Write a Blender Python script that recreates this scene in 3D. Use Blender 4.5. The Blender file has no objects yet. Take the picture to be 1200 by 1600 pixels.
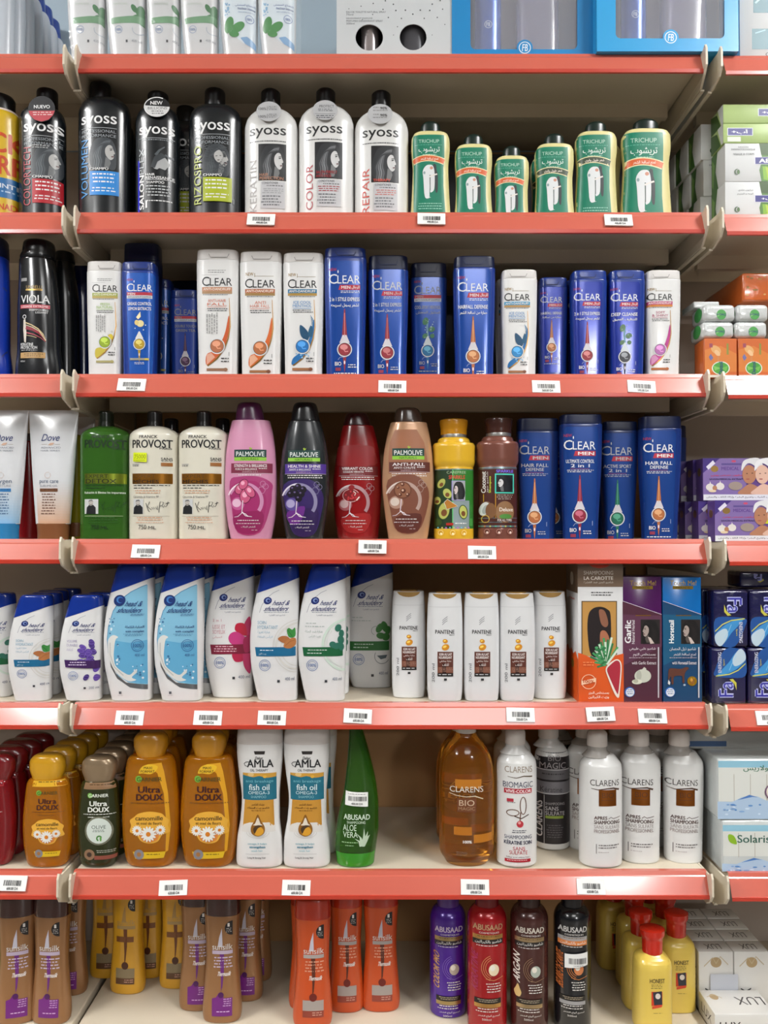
import bpy, bmesh, math, random
from mathutils import Vector

# ------------------------------------------------------------------ camera, light, exposure
SC = bpy.context.scene
COL = SC.collection
FPX, TILT = 1200.0, math.radians(1.0)
CAM = (-0.009, -1.2, 0.92)
cd = bpy.data.cameras.new('camera'); cam = bpy.data.objects.new('camera', cd); COL.objects.link(cam)
cam.location = CAM; cam.rotation_euler = (math.radians(90) + TILT, 0, 0)
cd.sensor_fit = 'VERTICAL'; cd.sensor_height = 32; cd.lens = 32 * FPX / 1600; cd.clip_start = 0.02
SC.camera = cam
SC.view_settings.view_transform = 'Standard'; SC.view_settings.look = 'None'
SC.view_settings.gamma = 1; SC.view_settings.use_curve_mapping = False
SC.view_settings.exposure = 0.36
wd = bpy.data.worlds.new('shop_air'); SC.world = wd; wd.use_nodes = True
wd.node_tree.nodes['Background'].inputs[0].default_value = (0.93, 0.96, 1.0, 1)
wd.node_tree.nodes['Background'].inputs[1].default_value = 0.05
CEIL = 2.95
def lamp(x, y, sx, sy, watts, up=0.0, col=(1.0, 1.0, 0.995)):
    """fluorescent ceiling fitting, also used for the added fill: most of its light goes down, some up onto the ceiling"""
    for (w, z, rx) in ((watts, CEIL - 0.16, 0), (up, CEIL - 0.15, math.pi)):
        if not w: continue
        l = bpy.data.lights.new('ceiling_lamp_or_fill', 'AREA'); l.shape = 'RECTANGLE'; l.size = sx; l.size_y = sy
        l.energy = w; l.color = col
        o = bpy.data.objects.new('ceiling_lamp_or_fill', l); COL.objects.link(o); o.location = (x, y, z); o.rotation_euler = (rx, 0, 0)
for (x, y, sx, sy, w, up) in ((-2.25, -1.35, 0.14, 1.3, 66, 26), (1.65, -1.4, 0.14, 1.3, 58, 26), (-2.5, -3.75, 0.3, 0.9, 42, 12), (0.6, -4.4, 1.3, 1.3, 30, 12), (2.55, -7.7, 0.6, 0.8, 140, 0)):  # the wide square one is an unseen soft fill, added to brighten shelf interiors
    lamp(x, y, sx, sy, w, up)

# ------------------------------------------------------------------ picture frame -> place
def at(px, py, Y):
    r, u = (px - 600) / FPX, (800 - py) / FPX
    dy = math.cos(TILT) - u * math.sin(TILT); dz = math.sin(TILT) + u * math.cos(TILT)
    t = (Y - CAM[1]) / dy
    return CAM[0] + r * t, CAM[2] + dz * t
def x_at(px, Y, Z):
    dep = (Y - CAM[1]) * math.cos(TILT) + (Z - CAM[2]) * math.sin(TILT)
    return CAM[0] + (px - 600) / FPX * dep
LIP = [at(609, y, 0)[1] for y in (86, 333, 585, 842, 1097, 1359, 1618)]
S1, S2, S3, S4, S5, S6, S7 = [z - 0.0015 for z in LIP]

# ------------------------------------------------------------------ materials
MATS = {}
def lin(c):
    c /= 255.0
    return c / 12.92 if c <= 0.04045 else ((c + 0.055) / 1.055) ** 2.4
def rgb(c):
    if isinstance(c, str):
        c = c.lstrip('#'); c = ''.join(q * 2 for q in c) if len(c) == 3 else c; c = [int(c[i:i + 2], 16) for i in (0, 2, 4)]
    return tuple(lin(v) for v in c) + (1,)
def mat(c, rough=0.35, metal=0.0, trans=0.0, coat=0.0, name=None, bump=0.0, alpha=1.0, noise=0.0, spec=0.5):
    key = (str(c), rough, metal, trans, coat, bump, alpha, noise, spec)
    if key in MATS: return MATS[key]
    m = bpy.data.materials.new(name or 'plastic'); m.use_nodes = True
    nt = m.node_tree; b = nt.nodes['Principled BSDF']
    b.inputs['Base Color'].default_value = rgb(c); b.inputs['Roughness'].default_value = rough
    b.inputs['Metallic'].default_value = metal; b.inputs['Transmission Weight'].default_value = trans
    b.inputs['Coat Weight'].default_value = coat; b.inputs['Coat Roughness'].default_value = 0.12
    b.inputs['Specular IOR Level'].default_value = spec
    if trans: b.inputs['IOR'].default_value = 1.33
    if alpha < 1: b.inputs['Alpha'].default_value = alpha
    if bump or noise:
        tc = nt.nodes.new('ShaderNodeTexCoord'); nz = nt.nodes.new('ShaderNodeTexNoise')
        nz.inputs['Scale'].default_value = 60 if bump else 9; nz.inputs['Detail'].default_value = 4
        nt.links.new(tc.outputs['Object'], nz.inputs['Vector'])
        if bump:
            bp = nt.nodes.new('ShaderNodeBump'); bp.inputs['Strength'].default_value = bump; bp.inputs['Distance'].default_value = 0.004
            nt.links.new(nz.outputs['Fac'], bp.inputs['Height']); nt.links.new(bp.outputs['Normal'], b.inputs['Normal'])
        if noise:
            mx = nt.nodes.new('ShaderNodeMix'); mx.data_type = 'RGBA'
            k = rgb(c); mx.inputs['A'].default_value = k
            mx.inputs['B'].default_value = tuple(v * (1 - noise) for v in k[:3]) + (1,)
            nt.links.new(nz.outputs['Fac'], mx.inputs['Factor']); nt.links.new(mx.outputs['Result'], b.inputs['Base Color'])
    MATS[key] = m
    return m
def ink(c): return mat(c, 0.38, name='print_ink')
def foil(c): return mat(c, 0.28, 0.85, name='foil_print')

# ------------------------------------------------------------------ objects
def link_mesh(name, verts, faces, mats, parent=None, midx=None, smooth=True, sharp=35):
    me = bpy.data.meshes.new(name); me.from_pydata(verts, [], faces)
    for m in mats: me.materials.append(m)
    if midx: me.polygons.foreach_set('material_index', midx)
    if smooth:
        me.polygons.foreach_set('use_smooth', [True] * len(me.polygons))
        me.set_sharp_from_angle(angle=math.radians(sharp))
    me.update()
    o = bpy.data.objects.new(name, me); COL.objects.link(o)
    if parent: o.parent = parent
    return o
def tag(o, label, cat, group=None, kind=None):
    if label: o['label'] = label
    if cat: o['category'] = cat
    if group: o['group'] = group
    if kind: o['kind'] = kind
    return o
def thing(name, label, cat, loc, group=None):
    o = bpy.data.objects.new(name, None); COL.objects.link(o); o.location = loc; o.empty_display_size = 0.02
    return tag(o, label, cat, group)
def dup(src, label, px=None, Y=None, dx=None, dy=None, Z=None, group=None, rz=None, s=None):
    """a copy of a thing with copies of its parts (Y: depth of its front)"""
    r = src.copy(); COL.objects.link(r)
    z = src.location.z if Z is None else Z
    y = src.location.y + (Y - src['front_y'] if Y is not None else (dy or 0))
    x = x_at(px, y, z) if px is not None else src.location.x + (dx or 0)
    r.location = (x, y, z)
    if rz is not None: r.rotation_euler = (0, 0, math.radians(rz))
    if s is not None: r.scale = (s, s, s) if not isinstance(s, tuple) else s
    r['front_y'] = src['front_y'] + (y - src.location.y)
    r['label'] = label
    if group: r['group'] = group
    for ch in list(src.children):
        c = ch.copy(); COL.objects.link(c); c.parent = r
        for g in list(ch.children):
            d = g.copy(); COL.objects.link(d); d.parent = c
    return r
def box_geo(V, Fc, x0, x1, y0, y1, z0, z1):
    i = len(V)
    V += [(x0, y0, z0), (x1, y0, z0), (x1, y1, z0), (x0, y1, z0), (x0, y0, z1), (x1, y0, z1), (x1, y1, z1), (x0, y1, z1)]
    Fc += [(i, i + 3, i + 2, i + 1), (i + 4, i + 5, i + 6, i + 7), (i, i + 1, i + 5, i + 4), (i + 1, i + 2, i + 6, i + 5),
           (i + 2, i + 3, i + 7, i + 6), (i + 3, i, i + 4, i + 7)]
def bevel_obj(o, w=0.001, seg=2):
    bm = bmesh.new(); bm.from_mesh(o.data)
    bmesh.ops.bevel(bm, geom=bm.edges[:], offset=w, segments=seg, affect='EDGES', profile=0.5)
    bm.to_mesh(o.data); bm.free()
    o.data.polygons.foreach_set('use_smooth', [True] * len(o.data.polygons)); o.data.set_sharp_from_angle(angle=math.radians(50))

# ------------------------------------------------------------------ interpolation
def pchip(xs, ys):
    n = len(xs)
    if n == 2:
        return lambda x: ys[0] + (ys[1] - ys[0]) * (x - xs[0]) / (xs[1] - xs[0])
    h = [xs[i + 1] - xs[i] for i in range(n - 1)]; d = [(ys[i + 1] - ys[i]) / h[i] for i in range(n - 1)]
    m = [d[0]] + [0 if d[i - 1] * d[i] <= 0 else 2 * d[i - 1] * d[i] / (d[i - 1] + d[i]) for i in range(1, n - 1)] + [d[-1]]
    def f(x):
        x = min(max(x, xs[0]), xs[-1]); i = 0
        while i < n - 2 and x > xs[i + 1]: i += 1
        t = (x - xs[i]) / h[i]
        return ((1 + 2 * t) * (1 - t) ** 2 * ys[i] + t * (1 - t) ** 2 * h[i] * m[i] + t * t * (3 - 2 * t) * ys[i + 1] + t * t * (t - 1) * h[i] * m[i + 1])
    return f
def plin(xs, ys):
    def f(x):
        x = min(max(x, xs[0]), xs[-1])
        for i in range(len(xs) - 1):
            if x <= xs[i + 1]: return ys[i] + (ys[i + 1] - ys[i]) * (x - xs[i]) / (xs[i + 1] - xs[i])
        return ys[-1]
    return f
def spow(v, p): return math.copysign(abs(v) ** p, v)

class Shape:
    """stack of superellipse sections: rows = [(z, xl, xr)] local metres, D depth, n exponent"""
    def __init__(s, rows, D, n=2.6, smooth=True, rnd=False, dpow=0.5, dtop=None):
        rows = sorted(rows); zs = [r[0] for r in rows]
        for i in range(1, len(zs)):
            if zs[i] <= zs[i - 1]: zs[i] = zs[i - 1] + 1e-5
        f = pchip if smooth else plin
        s.l = f(zs, [r[1] for r in rows]); s.r = f(zs, [r[2] for r in rows])
        s.zs, s.z0, s.z1, s.D, s.n, s.rnd, s.dpow = zs, zs[0], zs[-1], D, n, rnd, dpow
        s.wm = max(r[2] - r[1] for r in rows) / 2
        s.dtop = dtop
    def at(s, z):
        z = min(max(z, s.z0), s.z1); l, r = s.l(z), s.r(z); w = (r - l) / 2
        d = w * s.D / (2 * s.wm) if s.rnd else s.D / 2 * min(1, (w / s.wm)) ** s.dpow
        if s.dtop: d *= s.dtop(z)
        return (l + r) / 2, w, d
    def front(s, x, z):
        c, w, d = s.at(z); u = min(abs((x - c) / w), 0.995)
        return -d * (1 - u ** s.n) ** (1 / s.n)
    def mesh(s, name, m, parent, bt=0.003, bb=0.003, segs=40, eps=0.0, cut=None, zlo=None, zhi=None, step=0.004):
        z0, z1 = s.z0 if zlo is None else zlo, s.z1 if zhi is None else zhi
        zz = set(z for z in s.zs if z0 < z < z1)
        k = max(1, int((z1 - z0) / step))
        for i in range(k + 1): zz.add(z0 + (z1 - z0) * i / k)
        for f in (0, .08, .25, .5, .75, 1): zz.add(z0 + bb * f); zz.add(z1 - bt * f)
        zz = sorted(zz); zz = [z for i, z in enumerate(zz) if i == 0 or z - zz[i - 1] > 1e-6]
        V = []; Fc = []
        for z in zz:
            red = 0.0
            for (dist, b) in ((z - z0, bb), (z1 - z, bt)):
                if b and dist < b: red = max(red, b - math.sqrt(max(0, b * b - (b - dist) ** 2)))
            c, w, d = s.at(z)
            for j in range(segs):
                a = 2 * math.pi * j / segs; e = 2 / s.n
                zz_ = z
                if cut:
                    x = c + w * spow(math.cos(a), e); zc = cut(x)
                    zz_ = z1 - (z1 - z) * (z1 - zc) / (z1 - z0); c2, w2, d2 = s.at(zz_)
                else: c2, w2, d2 = c, w, d
                V.append((c2 + (w2 + eps - red) * spow(math.cos(a), e), (max(d2 + eps - red, 1e-4)) * spow(math.sin(a), e), zz_))
        R = len(zz)
        for i in range(R - 1):
            for j in range(segs):
                j2 = (j + 1) % segs
                Fc.append((i * segs + j, i * segs + j2, (i + 1) * segs + j2, (i + 1) * segs + j))
        Fc.append(tuple(reversed(range(segs)))); Fc.append(tuple((R - 1) * segs + j for j in range(segs)))
        return link_mesh(name, V, Fc, [m], parent)

# ------------------------------------------------------------------ lettering
AR = {}
for ch, st, k in (('ا', 0xFE8D, 2), ('ب', 0xFE8F, 4), ('ة', 0xFE93, 2), ('ت', 0xFE95, 4), ('ث', 0xFE99, 4), ('ج', 0xFE9D, 4), ('ح', 0xFEA1, 4),
                  ('خ', 0xFEA5, 4), ('د', 0xFEA9, 2), ('ذ', 0xFEAB, 2), ('ر', 0xFEAD, 2), ('ز', 0xFEAF, 2), ('س', 0xFEB1, 4), ('ش', 0xFEB5, 4),
                  ('ص', 0xFEB9, 4), ('ض', 0xFEBD, 4), ('ط', 0xFEC1, 4), ('ظ', 0xFEC5, 4), ('ع', 0xFEC9, 4), ('غ', 0xFECD, 4), ('ف', 0xFED1, 4),
                  ('ق', 0xFED5, 4), ('ك', 0xFED9, 4), ('ل', 0xFEDD, 4), ('م', 0xFEE1, 4), ('ن', 0xFEE5, 4), ('ه', 0xFEE9, 4), ('و', 0xFEED, 2),
                  ('ى', 0xFEEF, 2), ('ي', 0xFEF1, 4), ('أ', 0xFE83, 2), ('إ', 0xFE87, 2)):
    AR[ch] = (st, k)
def shape_ar(t):
    if not any(c in AR for c in t): return t
    t = t.replace('لا', '\u0001'); out = []
    def dual(c): return c in AR and AR[c][1] == 4
    for i, c in enumerate(t):
        prev = i > 0 and dual(t[i - 1]); nxt = i + 1 < len(t) and (t[i + 1] in AR or t[i + 1] == '\u0001')
        if c == '\u0001': out.append(chr(0xFEFC if prev else 0xFEFB)); continue
        if c not in AR: out.append(c); continue
        st, k = AR[c]
        if k == 2: out.append(chr(st + (1 if prev else 0)))
        else: out.append(chr(st + (3 if prev and nxt else 2 if nxt else 1 if prev else 0)))
    return ''.join(reversed(out))
TXT = {}
def text_mesh(t, bold):
    bold = round(bold, 3); k = (t, bold)
    if k in TXT: return TXT[k]
    c = bpy.data.curves.new('txt', 'FONT'); c.body = shape_ar(t); c.resolution_u = 3
    o = bpy.data.objects.new('txt', c); COL.objects.link(o)
    dg = bpy.context.evaluated_depsgraph_get(); ev = o.evaluated_get(dg); me = ev.to_mesh()
    vs = [(v.co.x, v.co.y) for v in me.vertices]; fs = [tuple(p.vertices) for p in me.polygons]
    ev.to_mesh_clear(); bpy.data.objects.remove(o); bpy.data.curves.remove(c)
    if bold and vs:                                                  # heavier strokes: the outline set three times, slightly apart
        n = len(vs); off = ((-bold, -bold * .4), (bold, -bold * .4), (0, bold * .6))
        fs = [tuple(q + i * n for q in f) for i in range(3) for f in fs]; vs = [(x + a, y + b) for a, b in off for x, y in vs]
    xs = [v[0] for v in vs]; ys = [v[1] for v in vs]
    TXT[k] = (vs, fs, (min(xs), min(ys), max(xs), max(ys))) if vs else ([], [], (0, 0, 1, 1))
    return TXT[k]

class Lab:
    """print on a surface: drawn in flat coordinates (y down), bent onto the surface when finished"""
    def __init__(s, mapper, conform, curved=True, step=0.0024, zstep=0.009, edge=None):
        s.map0, s.conf, s.curved, s.step, s.zstep, s.edge = mapper, conform, curved, step, zstep, edge
        s.v = []; s.f = []; s.mi = []; s.mats = []; s.k = 0; s.fr = (0, 0, 1, 1); s.rnd = random.Random(7)
    def frame(s, ox=0, oy=0, sx=1, sy=None): s.fr = (ox, oy, sx, sx if sy is None else sy); return s
    def put(s, pts, faces, m):
        if isinstance(m, (str, tuple)): m = ink(m)
        if m not in s.mats: s.mats.append(m)
        mi = s.mats.index(m); i = len(s.v); s.k += 1
        ox, oy, sx, sy = s.fr
        for (x, y) in pts:
            a, b = s.map0(ox + x * sx, oy + y * sy); s.v.append((a, 0.00014 + 0.000022 * s.k, b))
        for f in faces: s.f.append(tuple(i + q for q in f)); s.mi.append(mi)
        return s
    def poly(s, pts, m): return s.put(pts, [tuple(range(len(pts)))], m)
    def spoly(s, pts, m, k=4):
        """closed outline rounded through its points"""
        P = []; n = len(pts)
        for i in range(n):
            a, b, c, d = pts[i - 1], pts[i], pts[(i + 1) % n], pts[(i + 2) % n]
            for j in range(k):
                t = j / k; q = []
                for z in (0, 1): q.append(.5 * (2 * b[z] + (c[z] - a[z]) * t + (2 * a[z] - 5 * b[z] + 4 * c[z] - d[z]) * t * t + (3 * b[z] - a[z] - 3 * c[z] + d[z]) * t ** 3))
                P.append(tuple(q))
        return s.poly(P, m)
    def rect(s, x0, y0, x1, y1, m): return s.poly([(x0, y0), (x1, y0), (x1, y1), (x0, y1)], m)
    def ell(s, cx, cy, rx, ry=None, m='#000000', a0=0, a1=360, n=24, rot=0):
        ry = rx if ry is None else ry; r = math.radians(rot); P = []
        full = abs(a1 - a0) >= 360
        for i in range(n if full else n + 1):
            a = math.radians(a0 + (a1 - a0) * i / n); x, y = rx * math.cos(a), -ry * math.sin(a)
            P.append((cx + x * math.cos(r) - y * math.sin(r), cy + x * math.sin(r) + y * math.cos(r)))
        return s.poly(P, m)
    def ring(s, cx, cy, r, w, m, a0=0, a1=360, n=28, ry=None):
        ry = r if ry is None else ry; P = []
        for i in range(n + 1):
            a = math.radians(a0 + (a1 - a0) * i / n); c, q = math.cos(a), -math.sin(a)
            P += [(cx + r * c, cy + ry * q), (cx + (r - w) * c, cy + (ry - w) * q)]
        return s.put(P, [(2 * i, 2 * i + 2, 2 * i + 3, 2 * i + 1) for i in range(n)], m)
    def line(s, pts, w, m, taper=None):
        P = []; n = len(pts)
        for i, (x, y) in enumerate(pts):
            a = pts[max(i - 1, 0)]; b = pts[min(i + 1, n - 1)]; dx, dy = b[0] - a[0], b[1] - a[1]; L = math.hypot(dx, dy) or 1
            ww = (w if not taper else w * (taper[0] + (taper[1] - taper[0]) * i / (n - 1))) / 2
            P += [(x - dy / L * ww, y + dx / L * ww), (x + dy / L * ww, y - dx / L * ww)]
        return s.put(P, [(2 * i, 2 * i + 2, 2 * i + 3, 2 * i + 1) for i in range(n - 1)], m)
    def text(s, t, x0, y0, x1, y1, m, bold=0.0, rot=0, slant=0.0):
        vs, fs, (bx0, by0, bx1, by1) = text_mesh(t, bold)
        if not vs: return s
        P = []
        for (x, y) in vs:
            u = (x - bx0) / (bx1 - bx0); v = (y - by0) / (by1 - by0)
            if slant: u = (u + slant * v) / (1 + slant)
            if rot == 0: P.append((x0 + u * (x1 - x0), y1 - v * (y1 - y0)))
            elif rot == 90: P.append((x0 + (1 - v) * (x1 - x0), y1 - u * (y1 - y0)))
            elif rot == 180: P.append((x1 - u * (x1 - x0), y0 + v * (y1 - y0)))
            else: P.append((x0 + v * (x1 - x0), y0 + u * (y1 - y0)))
        n = len(P)
        if not bold: return s.put(P, fs, m)
        for i in range(3):                                           # the three copies lie one over the other, never in one plane
            g = [f for f in fs if i * n // 3 <= f[0] < (i + 1) * n // 3]
            s.put(P[i * n // 3:(i + 1) * n // 3], [tuple(q - i * n // 3 for q in f) for f in g], m)
        return s
    def micro(s, x0, y0, x1, y1, rows, m, fill=0.38, word=3.0, ragged=0.25, rot=False):
        P = []; Q = []; W, H = (x1 - x0, y1 - y0) if not rot else (y1 - y0, x1 - x0); h = H / rows
        for r in range(rows):
            x = s.rnd.random() * W * ragged * 0.5; end = W * (1 - ragged * 0.5 * s.rnd.random())
            while x < end:
                w = min(word * (0.25 + 0.85 * s.rnd.random()), end - x)
                if w > 0.4:
                    c = [(x, r * h), (x + w, r * h), (x + w, r * h + h * fill), (x, r * h + h * fill)]
                    c = [(x0 + a, y0 + b) if not rot else (x0 + b, y1 - a) for a, b in c]
                    i = len(P); P += c; Q.append((i, i + 1, i + 2, i + 3))
                x += w + word * 0.22
        return s.put(P, Q, m) if P else s
    def done(s, parent, name='label'):
        me = bpy.data.meshes.new(name); me.from_pydata(s.v, [], s.f)
        for m in s.mats: me.materials.append(m)
        me.polygons.foreach_set('material_index', s.mi)
        bm = bmesh.new(); bm.from_mesh(me)
        big = [f for f in bm.faces if len(f.verts) > 4]
        if big: bmesh.ops.triangulate(bm, faces=big)
        if s.curved and s.v:
            cuts = []
            for ax, st in ((0, s.step), (2, s.zstep)):
                lo = min(v[ax] for v in s.v); hi = max(v[ax] for v in s.v); k = math.ceil(lo / st + 0.01)
                while k * st < hi: cuts.append((ax, k * st)); k += 1
                if ax == 0 and s.edge:                               # finer where the surface turns away at the sides
                    for q in (.7, .78, .85, .9, .94, .97, .99):
                        for e in s.edge:
                            for x in (e[0] + e[1] * q, e[0] - e[1] * q):
                                if lo < x < hi: cuts.append((0, x))
            for ax, c in cuts:
                p = [0, 0, 0]; p[ax] = c; no = [0, 0, 0]; no[ax] = 1
                bmesh.ops.bisect_plane(bm, geom=bm.verts[:] + bm.edges[:] + bm.faces[:], plane_co=p, plane_no=no, dist=1e-7)
        for v in bm.verts: v.co = s.conf(v.co.x, v.co.z, v.co.y)
        bm.to_mesh(me); bm.free()
        o = bpy.data.objects.new(name, me); COL.objects.link(o); o.parent = parent
        return o

# ------------------------------------------------------------------ bottle and box makers
class Bottle:
    """rows: [(py, xl, xr)] top to bottom in the photograph's frame; last py None = stands on the shelf.  Y = front of body"""
    def __init__(s, name, label, shelf, Y, rows, D, m, n=2.6, smooth=True, rnd=False, dpow=0.5, bt=0.003, bb=0.003, cat='bottle', group=None, part='body', segs=40):
        s.Y, s.D, s.zs = Y, D, shelf; s.ym = Y + D / 2
        c = (rows[-1][1] + rows[-1][2]) / 2
        s.root = thing(name, label, cat, (x_at(c, s.ym, shelf), s.ym, shelf), group); s.root['front_y'] = Y
        s.rows = s.conv(rows)
        s.sh = Shape(s.rows, D, n, smooth, rnd, dpow)
        s.body = s.sh.mesh(part, m, s.root, bt, bb, segs) if m else None
    def conv(s, rows):
        o = []
        for (py, xl, xr) in rows:
            if py is None: z = s.zs
            else: z = at(600, py, s.ym)[1]
            o.append((z - s.zs, x_at(xl, s.ym, z) - s.root.location.x, x_at(xr, s.ym, z) - s.root.location.x))
        return o
    def part(s, name, rows, m, D=None, n=2.2, smooth=True, rnd=False, bt=0.002, bb=0.0008, dpow=0.6, parent=None, segs=36):
        r = s.conv(rows); wm = max(q[2] - q[1] for q in r)
        if D is None: D = min(wm, s.D) if not rnd else wm
        sh = Shape(r, D, n, smooth, rnd, dpow)
        return sh.mesh(name, m, parent or s.root, bt, bb, segs)
    def zloc(s, py): return at(600, py, s.ym)[1] - s.zs
    def shell(s, name, m, py_top, cut, eps=0.0005):
        """cap that follows the body, cut off along a slanted line [(x,y),(x,y)]"""
        (xa, ya), (xb, yb) = cut
        A = (x_at(xa, s.ym, s.zs + s.zloc(ya)) - s.root.location.x, s.zloc(ya)); B = (x_at(xb, s.ym, s.zs + s.zloc(yb)) - s.root.location.x, s.zloc(yb))
        f = lambda x: A[1] + (B[1] - A[1]) * (x - A[0]) / (B[0] - A[0])
        return s.sh.mesh(name, m, s.root, 0.003, 0.0005, 40, eps, f, zlo=min(A[1], B[1]), zhi=s.sh.z1 + 0.0004)
    def lab(s, off=0.0, step=0.0024, zstep=0.009):
        yp = s.Y + s.D * 0.06; ox, oz = s.root.location.x, s.zs
        def mp(px, py):
            X, Z = at(px, py, yp); return X - ox, Z - oz
        def cf(x, z, o): 
            z = min(max(z, s.sh.z0 + 0.0012), s.sh.z1 - 0.0006); c, w, d = s.sh.at(z); x = min(max(x, c - w * 0.992), c + w * 0.992)
            return (x, s.sh.front(x, z) - o - off, z)
        zs = [s.sh.z0 + (s.sh.z1 - s.sh.z0) * q for q in (.1, .45, .75)]; ed = [s.sh.at(z)[:2] for z in zs]
        if max(e[1] for e in ed) - min(e[1] for e in ed) < .0012: ed = ed[:1]
        return Lab(mp, cf, True, step, zstep, ed)
    def flat(s, Yl):
        """drawing plane facing the viewer at world depth Yl"""
        ox, oz = s.root.location.x, s.zs; oy = Yl - s.ym
        return Lab(lambda px, py: (lambda q: (q[0] - ox, q[1] - oz))(at(px, py, Yl)), lambda x, z, o: (x, oy - o, z), False)
    def plate(s, name, pts, Yl, th, m):
        ox, oz = s.root.location.x, s.zs; V = []; n = len(pts)
        for y in (Yl - s.ym, Yl - s.ym + th):
            for p in pts:
                X, Z = at(p[0], p[1], Yl); V.append((X - ox, y, Z - oz))
        Fc = [tuple(range(n)), tuple(reversed(range(n, 2 * n)))] + [(i, n + i, n + (i + 1) % n, (i + 1) % n) for i in range(n)]
        return link_mesh(name, V, Fc, [m], s.root)
def disc(cx, cy, rx, ry=None, n=28): 
    ry = rx if ry is None else ry
    return [(cx + rx * math.cos(2 * math.pi * i / n), cy + ry * math.sin(2 * math.pi * i / n)) for i in range(n)]

class Box:
    """carton or pack: front face x0..x1 x y0..y1 of the frame (y1 None = stands at z), depth D"""
    def __init__(s, name, label, z, Y, x0, x1, y0, y1, D, m, cat='box', bev=0.0008, group=None, part='carton', parent_part=True, soft=None):
        s.Y, s.D = Y, D
        s.z = z if z is not None else at(600, y1, Y)[1]
        zt = at(600, y0, Y)[1]; X0, X1 = x_at(x0, Y, (s.z + zt) / 2), x_at(x1, Y, (s.z + zt) / 2)
        s.w, s.h = X1 - X0, zt - s.z; s.cx = (X0 + X1) / 2
        s.root = thing(name, label, cat, (s.cx, Y + D / 2, s.z), group); s.root['front_y'] = Y
        s.x0, s.x1 = x0, x1; s.y0 = y0
        V = []; Fc = []; box_geo(V, Fc, -s.w / 2, s.w / 2, -D / 2, D / 2, 0, s.h)
        if m:
            s.body = link_mesh(part, V, Fc, [m], s.root, smooth=False); 
            bevel_obj(s.body, bev if not soft else soft, 2 if not soft else 4)
    def face(s, side='front', unit=False):
        """unit: coordinates 0..1 across and 0..1 down the face; else the photograph's frame (front only)"""
        w, h, D = s.w, s.h, s.D; rx, rz, Y = s.root.location.x, s.z, s.Y
        if side == 'front' and not unit:
            return Lab(lambda px, py: (lambda q: (min(max(q[0] - rx, -w / 2), w / 2), min(max(q[1] - rz, 0), h)))(at(px, py, Y)), lambda x, z, o: (x, -D / 2 - o, z), False)
        if side == 'front': return Lab(lambda u, v: ((u - .5) * w, (1 - v) * h), lambda x, z, o: (x, -D / 2 - o, z), False)
        if side == 'left': return Lab(lambda u, v: ((.5 - u) * D, (1 - v) * h), lambda x, z, o: (-w / 2 - o, x, z), False)   # u from back to front
        if side == 'right': return Lab(lambda u, v: ((u - .5) * D, (1 - v) * h), lambda x, z, o: (w / 2 + o, x, z), False)
        if side == 'top': return Lab(lambda u, v: ((u - .5) * w, (.5 - v) * D), lambda x, z, o: (x, z, h + o), False)       # v from back to front
        if side == 'bottom': return Lab(lambda u, v: ((u - .5) * w, (.5 - v) * D), lambda x, z, o: (x, z, -o), False)
def mixc(a, b, t):
    a, b = [[int(c.lstrip('#')[i:i + 2], 16) for i in (0, 2, 4)] for c in (a, b)]
    return tuple(int(p + (q - p) * t) for p, q in zip(a, b))
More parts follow.
